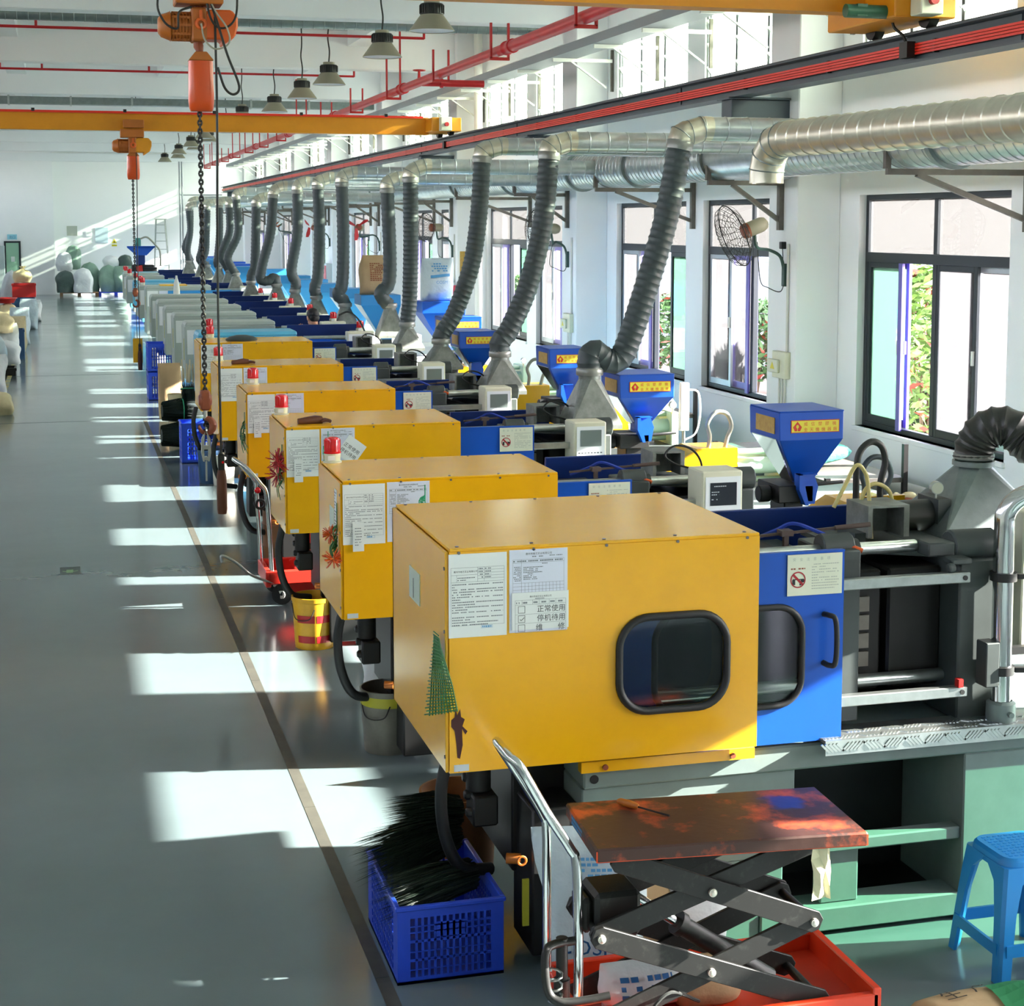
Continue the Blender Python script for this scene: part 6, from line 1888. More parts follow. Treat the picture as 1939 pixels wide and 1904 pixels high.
p = MB(); p.text('生', (2.92, 4.93, 0), (.95, .1, 0), (-.1, 1, 0), .09); p.text('产', (3.04, 4.95, 0), (.95, .1, 0), (-.1, 1, 0), .09)
p.v = [(x, min(y, 5.02), sackz(x, y)) for (x, y, z) in p.v]; p.build('lettering', 'print_dark', t)
p = MB()
for i in range(16):
    a, c = 3.10 + .03 * i, 3.10 + .03 * (i + 1)
    for j in range(4):
        q = [(a, 4.80 + .045 * j), (c, 4.80 + .045 * j), (c, 4.80 + .045 * (j + 1)), (a, 4.80 + .045 * (j + 1))]
        p.poly([(x, y + .05 * math.sin((x - 3.1) * 3), sackz(x, y + .05 * math.sin((x - 3.1) * 3))) for (x, y) in q])
p.build('green_band', 'print_green', t)
sack('plastic_sack', (2.06, 7.85, .0), .34, .22, .26, 'sack_white', 'white sack with teal lettering on the floor beneath the second yellow machine', 12, lean=(-.1, 0), print_=[('生', .02, .16, .06, 'twine_green'), ('产', .08, .14, .06, 'twine_green'), ('#lines', (-.02, .14, .04, .12), 0, .02, 'twine_green')])
sack('plastic_sack', (1.86, 9.35, 0), .46, .26, .42, 'sack_white', 'slumped white sack on the floor under the second machine behind the yellow pail', 13, lean=(.08, 0), lump=.1)

# ------------------------------------------------------------------ crates
def crate(c, w, d, h, m, label, rz=0.0, group='blue plastic crates', fine=True, loc=None):
    t = thing('plastic_crate', c, label, 'crate', group)
    t['_o'] = [0, 0, 0]
    t.rotation_euler = (0, 0, rz)
    x0, x1, y0, y1, z0, z1 = -w / 2, w / 2, 0, d, 0, h
    rim = .022
    def side(ax, a0, a1, fix, thick, name, handle):
        b = MB()
        def bx(u0, u1, za, zb):
            lo, hi = min(fix, fix + thick), max(fix, fix + thick)
            if ax == 'x': b.box(u0, u1, lo, hi, za, zb)
            else: b.box(lo, hi, u0, u1, za, zb)
        L = a1 - a0
        post = L * .12
        bx(a0, a0 + post, .0, z1); bx(a1 - post, a1, .0, z1)
        bx(a0 + post, a1 - post, z1 - h * .12, z1); bx(a0 + post, a1 - post, 0, h * .09)
        bands = [h * .30, h * .55] if fine else [h * .45]
        for zz in bands: bx(a0 + post, a1 - post, zz, zz + h * .035)
        n = 13 if ax == 'x' else 16
        if not fine: n = 9
        g = (L - 2 * post) / n
        for i in range(1, n): bx(a0 + post + g * i - g * .19, a0 + post + g * i + g * .19, h * .09, z1 - h * .12)
        for zz in [h * .18, h * .42, h * .68, h * .76]: bx(a0 + post, a1 - post, zz, zz + h * .014)
        if handle:
            uc = (a0 + a1) / 2; hw = L * .14
            bx(uc - hw, uc + hw, h * .60, h * .80)
        b.build(name, m, t)
    side('x', x0, x1, y0, .012, 'front_side', True); side('x', x0, x1, y1, -.012, 'back_side', True)
    side('y', y0 + .012, y1 - .012, x0, .012, 'left_side', False); side('y', y0 + .012, y1 - .012, x1, -.012, 'right_side', False)
    b = MB(); b.box(x0 - .008, x1 + .008, y0 - .008, y0 + .012, z1 - .004, z1 + .014); b.box(x0 - .008, x1 + .008, y1 - .012, y1 + .008, z1 - .004, z1 + .014); b.box(x0 - .008, x0 + .012, y0 + .012, y1 - .012, z1 - .004, z1 + .014); b.box(x1 - .012, x1 + .008, y0 + .012, y1 - .012, z1 - .004, z1 + .014); b.build('rim', m, t, bevel=.004)
    b = MB(); b.box(x0, x1, y0, y1, 0, .012); b.build('crate_floor', m, t)
    return t
crate((1.328, 5.735, 0), .405, .60, .285, 'crate_blue', 'blue plastic crate nearest the camera, heaped with dark artificial grass', 0)
def grass_bundle(name, c, tip, r, n, m, label, seed, cat='grass bundle', wl=.5, droop=.05, group=None, fan_=1.1):
    """a tied bundle of artificial grass blades lying from c to tip"""
    rn = random.Random(seed)
    t = thing(name, c, label, cat, group)
    A = Vector(c); C = Vector(tip); d = (C - A); L = d.length; d.normalize()
    s1 = d.orthogonal().normalized(); s2 = d.cross(s1)
    b = MB(); b.tube([A, A + d * L * .3, A + d * L * .6], [r * .5, r * .9, r * .7], 12); b.build('bundle_core', m, t)
    b = MB()
    for i in range(n):
        a = rn.uniform(0, 2 * PI); q = r * math.sqrt(rn.random())
        o = A + (s1 * math.cos(a) + s2 * math.sin(a)) * q * .8
        e = A + d * L * rn.uniform(.6, 1.05) + (s1 * math.cos(a) + s2 * math.sin(a)) * (q * fan_ + rn.uniform(0, r * .12)) - Vector((0, 0, droop * rn.random()))
        if e.z < .004: e.z = .004
        w = s1.cross(d) * 0 + Vector((rn.gauss(0, 1), rn.gauss(0, 1), rn.gauss(0, 1))).normalized() * .0035
        mid = (o + e) / 2 + Vector((0, 0, .02 * rn.random()))
        b.poly([o - w, o + w, mid + w * .8, mid - w * .8]); b.poly([mid - w * .8, mid + w * .8, e])
    b.build('blades', m, t, kind='stuff')
    return t
grass_bundle('grass_bundle', (1.46, 6.26, .36), (1.06, 6.06, .36), .085, 900, 'grass_dark', 'dark artificial grass bundle on top of the nearest crate, tips over its left corner', 21, droop=.03, fan_=1.25)
grass_bundle('grass_bundle', (1.47, 6.00, .29), (1.08, 5.84, .29), .075, 800, 'grass_dark', 'lower dark artificial grass bundle in the nearest crate by its front rim', 22, droop=.03)
grass_bundle('grass_bundle', (1.50, 6.34, .42), (1.20, 6.26, .44), .075, 700, 'grass_dark', 'upper dark artificial grass bundle at the back of the nearest crate', 23, droop=.0)
crate((1.58, 19.42, 0), .57, .42, .46, 'crate_bright', 'bright blue sunlit crate between the third and fourth yellow machines under the hoist hook')
crate((1.50, 26.6, 0), .45, .6, .43, 'crate_bright', 'lower blue crate of the two stacked beside the grey machines', fine=False)
crate((1.50, 26.6, .45), .45, .6, .43, 'crate_bright', 'upper blue crate of the two stacked beside the grey machines', fine=False)
sack('kraft_sack', (1.45, 24.0, 0), .32, .24, .80, 'kraft', 'open brown kraft bag standing before the stacked blue crates', 31, lean=(.0, .05), lump=.04)
for i, (x, y, z, x2, z2, r, mm, lab) in enumerate(((1.14, 20.75, .17, 1.62, .17, .16, 'grass_dark', 'lowest dark green tied bundle beside the aisle before the kraft bag'), (1.16, 20.9, .46, 1.66, .46, .15, 'grass_dark', 'middle dark green tied bundle of the pile beside the kraft bag'), (1.54, 20.95, .58, 1.55, .86, .15, 'grass_dark', 'top dark green tied bundle of the pile, pale stem ends up'))):
    t = grass_bundle('grass_bundle', (x, y, z), (x2, y + .05, z2), r, 700, mm, lab, 50 + i)
    b = MB(); b.torus(((x + x2) / 2, y + .02, (z + z2) / 2), r * .98, .008, (x2 - x, .05, z2 - z), 20, 5); b.build('twine', 'twine_green', t)
    if i == 2:
        b = MB(); rn = random.Random(3)
        for k in range(40): xx, yy = x2 + rn.uniform(-.13, .13), y + rn.uniform(-.12, .12); b.cyl((xx, yy, z2 - .05), (xx + rn.uniform(-.02, .02), yy, z2 + rn.uniform(.1, .24)), .008, 5)
        b.build('stem_ends', 'sack_cream', t, kind='stuff')

# ------------------------------------------------------------------ pails and barrel
def pail(c, r, h, m, label, bands=None, rim=None, bail=True, text=None, open_=True, band_m='pail_red'):
    t = thing('pail', c, label, 'pail')
    b = MB(); b.lathe([(.001, .0), (r * .86, 0), (r * .88, .02), (r * .97, h * .80), (r * .985, h - .03), (r * 1.02, h - .028), (r * 1.02, h), (r * .96, h), (r * .94, h - .03), (r * .84, .03), (.001, .03)], 28, c); b.build('pail_body', m, t)
    if rim:
        b = MB(); b.lathe([(r * 1.0, h * .76), (r * 1.012, h * .78), (r * 1.012, h * .96), (r * 1.0, h * .97)], 28, c); b.build('rim_band', rim, t)
    if bands:
        for (za, zb) in bands:
            for (a0, a1) in ((-150, -98), (-92, -20), (-14, 60)):
                b = MB(); N = 8
                for i in range(N):
                    A, C = R(a0 + (a1 - a0) * i / N), R(a0 + (a1 - a0) * (i + 1) / N)
                    ra, rb = r * (.88 + .09 * za) + .0015, r * (.88 + .09 * zb) + .0015
                    b.poly([(c[0] + ra * math.cos(A), c[1] + ra * math.sin(A), c[2] + h * .8 * za), (c[0] + ra * math.cos(C), c[1] + ra * math.sin(C), c[2] + h * .8 * za), (c[0] + rb * math.cos(C), c[1] + rb * math.sin(C), c[2] + h * .8 * zb), (c[0] + rb * math.cos(A), c[1] + rb * math.sin(A), c[2] + h * .8 * zb)])
                b.build('paint_band', band_m, t)
    if text:
        b = MB(); b.text(text, (0, 0, 0), (1, 0, 0), (0, 0, 1), .04)
        b.v = [(c[0] + r * .985 * math.cos(R(-58) + p[0] / r), c[1] + r * .985 * math.sin(R(-58) + p[0] / r), c[2] + h * .61 + p[2]) for p in b.v]; b.build('lettering', 'pail_white', t)
    if bail:
        b = MB(); b.tube(spline([(c[0] - r, c[1], c[2] + h * .86), (c[0] - r * .9, c[1] - r * .5, c[2] + h * .6), (c[0] - r * .4, c[1] - r * 1.03, c[2] + h * .62), (c[0] - r * .15, c[1] - r * 1.02, c[2] + h * .80)], 6), .0035, 5); b.build('bail_wire', 'iron', t)
    return t
pail((1.56, 10.72, 0), .15, .345, 'pail_yellow', 'dirty yellow pail with dark red bands on the floor by the second yellow machine', bands=((.17, .34), (.66, .84)), text='SI')
pail((1.625, 8.47, 0), .152, .34, 'pail_grey', 'grey stained pail with olive rim half hidden behind the nearest yellow guard', rim='pail_olive')
t = pail((1.60, 6.75, 0), .17, .36, 'rust_barrel', 'rust-brown pail standing behind the grass-filled crate under the nearest machine', bail=False)
pail((1.62, 17.75, 0), .125, .33, 'pail_white', 'dirty white pail beside the fourth yellow machine behind the hoist pendant')
pail((1.50, 17.95, 0), .14, .36, 'bin_blue', 'dark blue bin beside the dirty white pail under the hoist hook', bail=False)
pail((1.72, 32.2, 0), .18, .42, 'pail_white', 'pale pail standing at the corner of the far grey machines', bail=False)
pail((1.45, 22.6, 0), .12, .5, 'sack_cream', 'tall cream pail half hidden behind the stacked crates at the aisle', bail=False)

# ------------------------------------------------------------------ second, red lift cart between the yellow machines
t = thing('lift_cart', (1.75, 12.3, 0), 'red lift cart with chrome push handle between the second and third yellow machines', 'cart')
b = MB(); b.box(1.40, 2.55, 11.92, 11.97, .16, .26); b.box(1.40, 2.55, 12.38, 12.43, .16, .26); b.box(1.38, 1.42, 11.92, 12.43, .14, .26); b.box(1.42, 2.55, 11.97, 12.38, .15, .165)
b.build('chassis', 'cart_red', t, bevel=.008)
b = MB(); b.prism([(1.60, .05), (1.78, .02), (2.2, .03), (2.4, .15), (1.55, .15)], 'y', 11.96, 12.0); b.build('chassis_skirt', 'cart_red', t)
b = MB()
for yy in (12.03, 12.30): b.bar((1.62, yy, .22), (2.3, yy, .52), .04, .09); b.bar((1.66, yy + .05, .50), (2.3, yy + .05, .24), .04, .08)
b.build('scissor_arms', 'cart_red', t, bevel=.004, kind='stuff')
b = MB(); b.box(1.62, 2.6, 11.95, 12.42, .54, .60); b.build('table_top', 'cart_red', t, bevel=.006)
b = MB(); b.bar((1.72, 12.05, .33), (1.82, 12.05, .35), .03, .05); b.build('pivot_pin', 'pin_steel', t)
b = MB(); b.box(1.46, 1.66, 12.02, 12.22, .166, .185); b.build('paper_scrap', 'paper', t)
b = MB(); b.tube(spline([(1.43, 11.95, .20), (1.42, 11.96, .5), (1.40, 11.97, .82), (1.36, 11.98, .90), (1.26, 12.02, 1.02), (1.20, 12.08, 1.06), (1.19, 12.22, 1.06), (1.24, 12.32, 1.02), (1.34, 12.38, .90), (1.37, 12.4, .82), (1.39, 12.4, .5), (1.40, 12.4, .2)], 6), .017, 10); b.build('push_handle', 'chrome', t)
b = MB(); b.sphere((1.335, 11.96, .86), .024, n=12, k=8); b.build('release_knob', 'lens_red', t)
b = MB(); b.torus((1.35, 11.94, .76), .032, .010, (0, 1, 0), 16, 8); b.build('release_ring', 'black', t)
b = MB(); b.tube(spline([(1.44, 11.93, .17), (1.28, 11.92, .24), (1.18, 11.92, .33), (1.10, 11.92, .385), (1.06, 11.92, .395), (1.065, 11.92, .35)], 6), .010, 8); b.build('pedal', 'bar_steel', t)
for (x, y) in ((1.50, 11.98), (1.50, 12.40), (2.4, 11.98), (2.4, 12.40)):
    g = group_part('castor', t)
    b = MB(); b.cyl((x, y - .022, .075), (x + .012, y + .022, .075), .075, 18); b.build('wheel', 'rubber', g)
    b = MB(); b.cyl((x - .004, y - .025, .075), (x, y - .02, .075), .03, 12); b.build('wheel_hub', 'pail_white', g)
    b = MB(); b.prism([(x - .04, .15), (x + .05, .15), (x + .03, .07), (x - .01, .07)], 'y', y - .032, y - .026); b.build('fork', 'platen_grey', g)
t = thing('hydraulic_drum', (1.72, 13.3, 0), 'brown dirty drum standing behind the red lift cart handle', 'drum')
b = MB(); b.lathe([(.001, 0), (.2, 0), (.2, .18), (.206, .19), (.2, .2), (.2, .36), (.206, .37), (.2, .38), (.2, .48), (.18, .49), (.001, .49)], 24, (1.72, 13.3, 0)); b.build('drum_body', 'rust_barrel', t)

# ------------------------------------------------------------------ blue plastic stool
t = thing('plastic_stool', (3.43, 5.32, 0), 'blue plastic stool with open legs at the right edge beside the nearest machine', 'stool')
cx, cy, H_ = 3.445, 5.33, .455
b = MB()
def sq(z, s, r): return [(cx + p[0], cy + p[1], z) for p in rrect(0, 0, s, s, r, 4)]
top = sq(H_, .25, .05); t2 = sq(H_ - .012, .272, .06); t3 = sq(H_ - .05, .285, .06)
i0, i1, i2 = b.pts(top), b.pts(t2), b.pts(t3)
b.face(i0)
n_ = len(i0)
for k in range(n_):
    b.face([i1[k], i1[(k + 1) % n_], i0[(k + 1) % n_], i0[k]]); b.face([i2[k], i2[(k + 1) % n_], i1[(k + 1) % n_], i1[k]])
b.build('seat', 'stool_blue', t, angle=30)
b = MB()
for i in range(9):
    for j in range(9): b.box(cx - .10 + .024 * i, cx - .088 + .024 * i, cy - .10 + .024 * j, cy - .092 + .024 * j, H_, H_ + .002)
b.build('seat_ribs', 'stool_blue', t, kind='stuff')
for (sx, sy) in ((-1, -1), (1, -1), (1, 1), (-1, 1)):
    b = MB()
    def leg_ring(z, o, w):
        X, Y_ = cx + sx * o, cy + sy * o
        return [(X, Y_ - sy * w, z), (X, Y_ - sy * .012, z), (X - sx * .012, Y_, z), (X - sx * w, Y_, z), (X - sx * w, Y_ - sy * .014, z), (X - sx * .03, Y_ - sy * .03, z), (X - sx * .014, Y_ - sy * w, z)]
    rr = [b.pts(leg_ring(z, o, w)) for (z, o, w) in ((0, .185, .05), (.1, .176, .052), (.25, .162, .058), (.36, .150, .075), (H_ - .03, .142, .14))]
    for a, c in zip(rr, rr[1:]):
        for k in range(7): b.face([a[k], a[(k + 1) % 7], c[(k + 1) % 7], c[k]])
    b.face(rr[0]); b.face(rr[-1])
    b.build('leg', 'stool_blue', t)
b = MB()
for (ax, s) in (('x', -1), ('x', 1), ('y', -1), ('y', 1)):
    o = .172 * s
    if ax == 'x': b.box(cx - .15, cx + .15, cy + o - .006, cy + o + .006, .10, .145)
    else: b.box(cx + o - .006, cx + o + .006, cy - .15, cy + .15, .10, .145)
b.build('stretcher', 'stool_blue', t)

# ------------------------------------------------------------------ wall fans, boxes and conduits on the columns
def fan(c, arm, seed, label, blades=None, cage=True, tilt=(-.75, -.45, -.25), r=.30, motor='lamp_tan'):
    t = thing('wall_fan', arm, label, 'fan')
    C = Vector(c); ax = Vector(tilt).normalized()
    e1 = ax.cross(Vector((0, 0, 1))).normalized(); e2 = e1.cross(ax).normalized()
    if cage:
        b = MB()
        for k in range(22):
            a = 2 * PI * k / 22
            dd = e1 * math.cos(a) + e2 * math.sin(a)
            b.tube([C + ax * .10 + dd * .05, C + ax * .105 + dd * r * .55, C + ax * .06 + dd * r * .93, C + ax * .0 + dd * r], .0025, 4)
            b.tube([C - ax * .10 + dd * .07, C - ax * .09 + dd * r * .6, C + dd * r], .0025, 4)
        for q in (.2, .32, .44, .56, .68, .8, .92): b.torus(C + ax * (.11 - .06 * q * q), r * q, .002, ax, 24, 4); b.torus(C - ax * (.10 - .06 * q * q), r * q, .0018, ax, 24, 4)
        b.torus(C, r, .006, ax, 32, 5)
        b.build('cage', 'iron', t, kind='stuff')
    M_ = C - ax * .05
    b = MB(); b.tube([M_ - ax * .30, M_ - ax * .285, M_ - ax * .24, M_ - ax * .10, M_ - ax * .05], [.03, .055, .072, .072, .05], 16); b.build('motor', motor, t)
    b = MB(); b.cyl(M_ - ax * .306, M_ - ax * .30, .022, 12); b.build('motor_cap', 'paper', t)
    b = MB(); b.tube([M_ - ax * .10, M_ - ax * .055, M_ - ax * .04], [.074, .074, .06], 16); b.build('motor_collar', 'hook_brown', t)
    if blades:
        for k in range(3):
            a = 2 * PI * k / 3 + .6
            dd = e1 * math.cos(a) + e2 * math.sin(a); pp = ax.cross(dd)
            b = MB(); w = .06
            q = [C + dd * .04 - pp * .02 + ax * .02, C + dd * .04 + pp * .02 - ax * .02, C + dd * .2 + pp * w - ax * .03, C + dd * r * .85 + pp * w * .7 - ax * .02, C + dd * r * .9 - pp * .01 + ax * .02, C + dd * .2 - pp * .02 + ax * .03]
            b.poly(q); b.poly([p + ax * .003 for p in q][::-1]); b.build('blade', blades, t)
    A = Vector(arm)
    b = MB(); b.tube(spline([M_ - ax * .17 - Vector((0, 0, .06)), M_ - ax * .2 - Vector((0, 0, .2)), A + Vector((-.18, 0, .24)), A + Vector((-.07, 0, .18)), A + Vector((-.03, 0, .06)), A + Vector((-.03, 0, 0))], 6), .016, 8); b.cyl(M_ - ax * .17 - Vector((0, 0, .06)), M_ - ax * .17, .02, 8)
    mat('fan_green', '2E4A42', .45) if 'fan_green' not in M else 0
    b.build('fan_arm', 'fan_green', t)
    b = MB(); b.box(A.x - .04, A.x, A.y - .03, A.y + .03, A.z - .11, A.z + .11); b.build('arm_mount', 'fan_green', t, bevel=.006)
    b = MB(); b.tube(spline([A + Vector((-.03, -.02, -.08)), A + Vector((-.08, -.03, -.16)), A + Vector((-.2, -.03, -.12)), A + Vector((-.28, -.02, -.05)), M_ - ax * .2 - Vector((0, 0, .15))], 6), .005, 5); b.build('fan_cord', 'cable_black', t)
    return t
fan((6.10, 14.45, 2.68), (6.75, 14.69, 2.30), 1, 'wall fan with wire cage and tan motor on the nearest column beside the window', motor='lamp_tan', tilt=(-.93, .02, -.36))
fan((6.27, 21.7, 2.75), (6.75, 21.8, 2.30), 2, 'wall fan with bare wire cage on the second column, half hidden by a hose', tilt=(-.9, -.2, .1), r=.27)
fan((6.22, 28.6, 2.72), (6.75, 28.75, 2.30), 3, 'wall fan with broken cage and cream motor on the third column', tilt=(-.8, -.3, .0), r=.25)
fan((6.2, 35.6, 2.72), (6.75, 35.75, 2.30), 4, 'wall fan with bare red blades on the fourth column', blades='pail_red', cage=False, tilt=(-.5, -.85, .1), r=.34)
fan((6.2, 42.6, 2.72), (6.75, 42.75, 2.30), 5, 'wall fan with red blade and green motor on the fifth column', blades='pail_red', cage=False, tilt=(-.8, -.5, .3), r=.34, motor='motor_green')
fan((6.2, 49.6, 2.72), (6.75, 49.75, 2.30), 6, 'far wall fan with pale blades on the sixth column', blades='paper', cage=False, tilt=(-.5, -.8, -.2), r=.34, motor='motor_green')
for k in range(4):
    y = Y0C + BAY * k + .25
    t = thing('switch_box', (6.75, y, 1.33), 'cream electrical switch box on the %s column along the window wall' % ('nearest', 'second', 'third', 'fourth')[k], 'switch box', 'switch boxes on the columns')
    b = MB(); b.box(6.69, 6.75, y - .16, y + .14, 1.30, 1.56); b.build('box_body', 'cream_plastic', t, bevel=.006)
    b = MB(); b.box(6.665, 6.69, y - .04, y + .20, 1.35, 1.48); b.build('box_cover', 'cream_plastic', t, bevel=.006)
    b = MB(); b.prism([(y + .03, 1.385), (y + .13, 1.385), (y + .08, 1.455)], 'x', 6.6635, 6.665); b.build('hazard_mark', 'warn_yellow', t)
    b = MB()
    for i, dx in enumerate((-.07, 0, .06)): b.cyl((6.735, y + dx, 0), (6.735, y + dx, 1.30), .011, 8)
    b.cyl((6.735, y - .1, 1.56), (6.735, y - .1, 2.6), .014, 8)
    b.build('conduits', 'conduit', t, kind='stuff')
t = thing('power_plug', (6.75, 14.72, 2.58), 'black plug with lead in a socket high on the nearest column', 'plug')
b = MB(); b.box(6.70, 6.75, 14.70, 14.76, 2.55, 2.62); b.build('plug_body', 'black', t, bevel=.005)
b = MB(); b.tube(spline([(6.72, 14.72, 2.55), (6.72, 14.71, 2.45), (6.73, 14.75, 2.38), (6.74, 14.7, 2.32)], 5), .005, 5); b.build('plug_lead', 'cable_black', t)
t = thing('downpipe', (6.98, 29.0, 0), 'white rainwater downpipe on the window wall by the third column', 'pipe')
b = MB(); b.cyl((7.05, 28.1, 0), (7.05, 28.1, ZC), .075, 14); b.build('pipe_run', 'white_plastic', t)
t = thing('fire_cabinet', (6.72, 28.8, .95), 'pinkish red fire cabinet on the third column above the hoppers', 'cabinet')
b = MB(); b.box(6.60, 6.75, 28.5, 29.1, .95, 1.75); b.build('cabinet_case', 'label_grey', t, bevel=.006)
b = MB(); b.box(6.59, 6.60, 28.54, 29.06, .98, 1.70); b.box(6.62, 6.74, 28.49, 28.5, .98, 1.70); b.build('cabinet_door', 'fire_red', t)
t = thing('wall_poster', (6.75, 28.46, 1.9), 'narrow cream and red paper notice on the third column above the fire cabinet', 'poster')
b = MB(); b.box(6.80, 6.98, 28.46, 28.468, 1.85, 2.3); b.build('poster_sheet', 'sticker_gold', t)
t = thing('fire_cabinet', (6.72, 42.8, .95), 'smaller red and white fire cabinet on the far fifth column', 'cabinet')
b = MB(); b.box(6.60, 6.75, 42.5, 43.1, .95, 1.75); b.build('cabinet_case', 'label_grey', t, bevel=.006)
b = MB(); b.box(6.59, 6.60, 42.54, 43.06, .98, 1.70); b.build('cabinet_door', 'fire_red', t)

# ------------------------------------------------------------------ clutter between the machines and the window wall
for i, (x, z, y0, y1, r) in enumerate(((7.06, .11, 8.4, 14.4, .11), (6.84, .10, 8.6, 14.2, .10), (6.98, .30, 8.5, 14.3, .09), (6.55, .10, 12.0, 19.5, .10), (7.06, .47, 9.4, 14.4, .08))):
    t = thing('plastic_pipe', (x, (y0 + y1) / 2, z), 'long pale plastic pipe along the window wall, %s' % ('lowest by the wall', 'lowest outer one', 'second layer', 'long outer one further back', 'top one')[i], 'pipe', 'plastic pipes by the wall')
    b = MB(); b.tube([(x, y0, z), (x, y1, z)], r, 16, caps=False); b.tube([(x, y1, z), (x, y0, z)], r * .93, 16, caps=False); b.build('pipe_run', 'pvc_grey', t)
def rack(y0, y1, n):
    t = thing('steel_rack', (6.4, y0, 0), 'low steel rack by the window wall, %s from the camera' % ORD[n], 'rack')
    for (x, y) in ((6.0, y0), (6.0, y1), (6.7, y0), (6.7, y1)):
        b = MB(); b.box(x - .02, x + .02, y - .02, y + .02, 0, .98 if x > 6.5 else .72); b.build('upright', 'iron', t)
    b = MB(); b.box(5.98, 6.72, y0, y1, .66, .70); b.build('shelf', 'bracket_steel', t)
rack(12.2, 14.6, 0); rack(16.9, 18.6, 1)
t = thing('tarpaulin_bundle', (5.9, 12.7, .70), 'teal plastic sheet bundled on the rack below the second window', 'tarpaulin')
b = MB(); sack_geo(b, .34, .26, 1.1, 18, 14, 'round', 17, (0, 0), (0, 0, 0), .12)
b.v = [(5.62 + p[2] * .9, 12.7 + p[1] + p[2] * .25, .82 + p[0] * .55) for p in b.v]; b.build('sheet', 'teal_bag', t, angle=70)
sack('cardboard_scrap', (6.55, 13.9, .70), .5, .1, .22, 'cardboard', 'torn brown cardboard leaning on the rack below the second window', 19, lump=.1, cat='cardboard')
sack('rolled_film', (6.1, 16.9, .70), .7, .25, .28, 'sack_white', 'rolled white film lying on the second rack behind the blue hopper', 20, pinch='round', lump=.08, cat='film')
t = thing('power_strip', (5.2, 13.35, 1.02), 'white upright power strip with white lead behind the third hopper', 'power strip')
b = MB(); b.box(5.15, 5.23, 13.33, 13.38, 1.0, 1.42); b.build('strip_body', 'white_plastic', t, bevel=.006)
b = MB(); b.tube(spline([(5.23, 13.35, 1.36), (5.32, 13.35, 1.33), (5.34, 13.35, 1.15), (5.30, 13.35, .98), (5.2, 13.35, .92)], 6), .008, 6); b.build('lead', 'white_plastic', t)
b = MB(); b.cyl((5.19, 13.36, 0), (5.19, 13.36, 1.0), .015, 8); b.build('stand_rod', 'bar_steel', t)
t = thing('work_gloves', (4.83, 8.86, 1.14), 'pair of dirty cream and red work gloves on the cylinder of the second machine', 'gloves')
b = MB(); b.sphere((4.86, 8.79, 1.175), .05, .03, .025, 10, 6); b.tube(spline([(4.80, 8.78, 1.17), (4.76, 8.77, 1.19), (4.74, 8.76, 1.16)], 4), .014, 6); b.tube(spline([(4.9, 8.78, 1.17), (4.93, 8.77, 1.14), (4.94, 8.76, 1.11)], 4), .016, 6); b.build('glove', 'sack_cream', t)
b = MB(); b.sphere((4.84, 8.77, 1.152), .045, .02, .018, 10, 6); b.build('glove', 'hook_brown', t)
# small blue parts box and white containers beside the third machine
t = thing('parts_bin', (3.86, 11.06, 1.10), 'open blue parts bin on the carriage below the third hopper', 'bin')
b = MB(); b.box(3.72, 4.05, 11.0, 11.02, .87, .99); b.box(3.72, 4.05, 11.3, 11.32, .87, .99); b.box(3.72, 3.74, 11.02, 11.3, .87, .99); b.box(4.03, 4.05, 11.02, 11.3, .87, .99); b.box(3.74, 4.03, 11.02, 11.3, .87, .88); b.build('bin_body', 'far_blue', t)
# ------------------------------------------------------------------ bags on the big hoppers
sack('kraft_sack', (4.16, 22.45, 1.82), .42, .26, .54, 'kraft', 'brown kraft sack with brown print standing on the pale hopper of the first grey machine', 61, lean=(.02, 0), lump=.07, print_=[('#lines', (-.09, .12, .18, .42), 0, .014, 'hook_brown')])
sack('plastic_sack', (4.56, 20.36, 1.82), .40, .24, .54, 'sack_clear', 'white sack with blue band standing on the blue hopper of the light blue machine', 62, lump=.06, print_=[('#band', (-.1, .15, .30, .335), 0, .012, 'sack_print_light'), ('COSM', .04, .22, .055, 'sack_print_light'), ('#lines', (-.08, .14, .36, .46), 0, .016, 'sack_print_light')])

# ------------------------------------------------------------------ things lying on and hanging from the guards
t = thing('cap', (1.74, 17.95, 1.53), 'dark grey flat cap lying on the fifth yellow guard from the second', 'cap')
b = MB(); b.lathe([(.001, .06), (.06, .058), (.13, .04), (.165, .015), (.16, .0), (.001, 0)], 24, (0, 0, 0)); b.v = [(1.86 + p[0] * 1.05, 18.0 + p[1], 1.532 + p[2]) for p in b.v]
b.build('crown', 'platen_grey', t); tag(t, 'dark grey flat cap lying on top of the farthest yellow guard')
def glove(c, label, rz):
    t = thing('work_glove', c, label, 'glove')
    b = MB(); x, y, z = c
    d = Vector((math.cos(rz), math.sin(rz), 0)); s = Vector((-d.y, d.x, 0))
    def pt(a, q, h): return Vector(c) + d * a + s * q + Vector((0, 0, h))
    b.tube([pt(-.11, 0, .015), pt(-.05, 0, .018), pt(0, 0, .02), pt(.05, 0, .018)], [.02, .026, .032, .026], 8)
    for i, q in enumerate((-.03, -.01, .01, .03)): b.tube(spline([pt(.04, q, .016), pt(.08, q * 1.3, .018), pt(.115 - .01 * abs(i - 1.5), q * 1.5, .010)], 3), [.010] * 6 + [.008], 6)
    b.tube(spline([pt(-.01, .03, .014), pt(.02, .06, .014), pt(.05, .065, .01)], 3), .010, 6)
    b.build('glove_body', 'leather', t); return t
glove((1.56, 10.62, 1.503), 'dark brown work glove lying on the third yellow guard near its front edge', .1)
glove((1.62, 15.55, 1.483), 'dark brown work glove lying on the fifth yellow guard', .2)
t = thing('spray_bottle', (2.05, 32.0, 1.50), 'white spray bottle standing on the farthest grey guard of the near row', 'bottle')
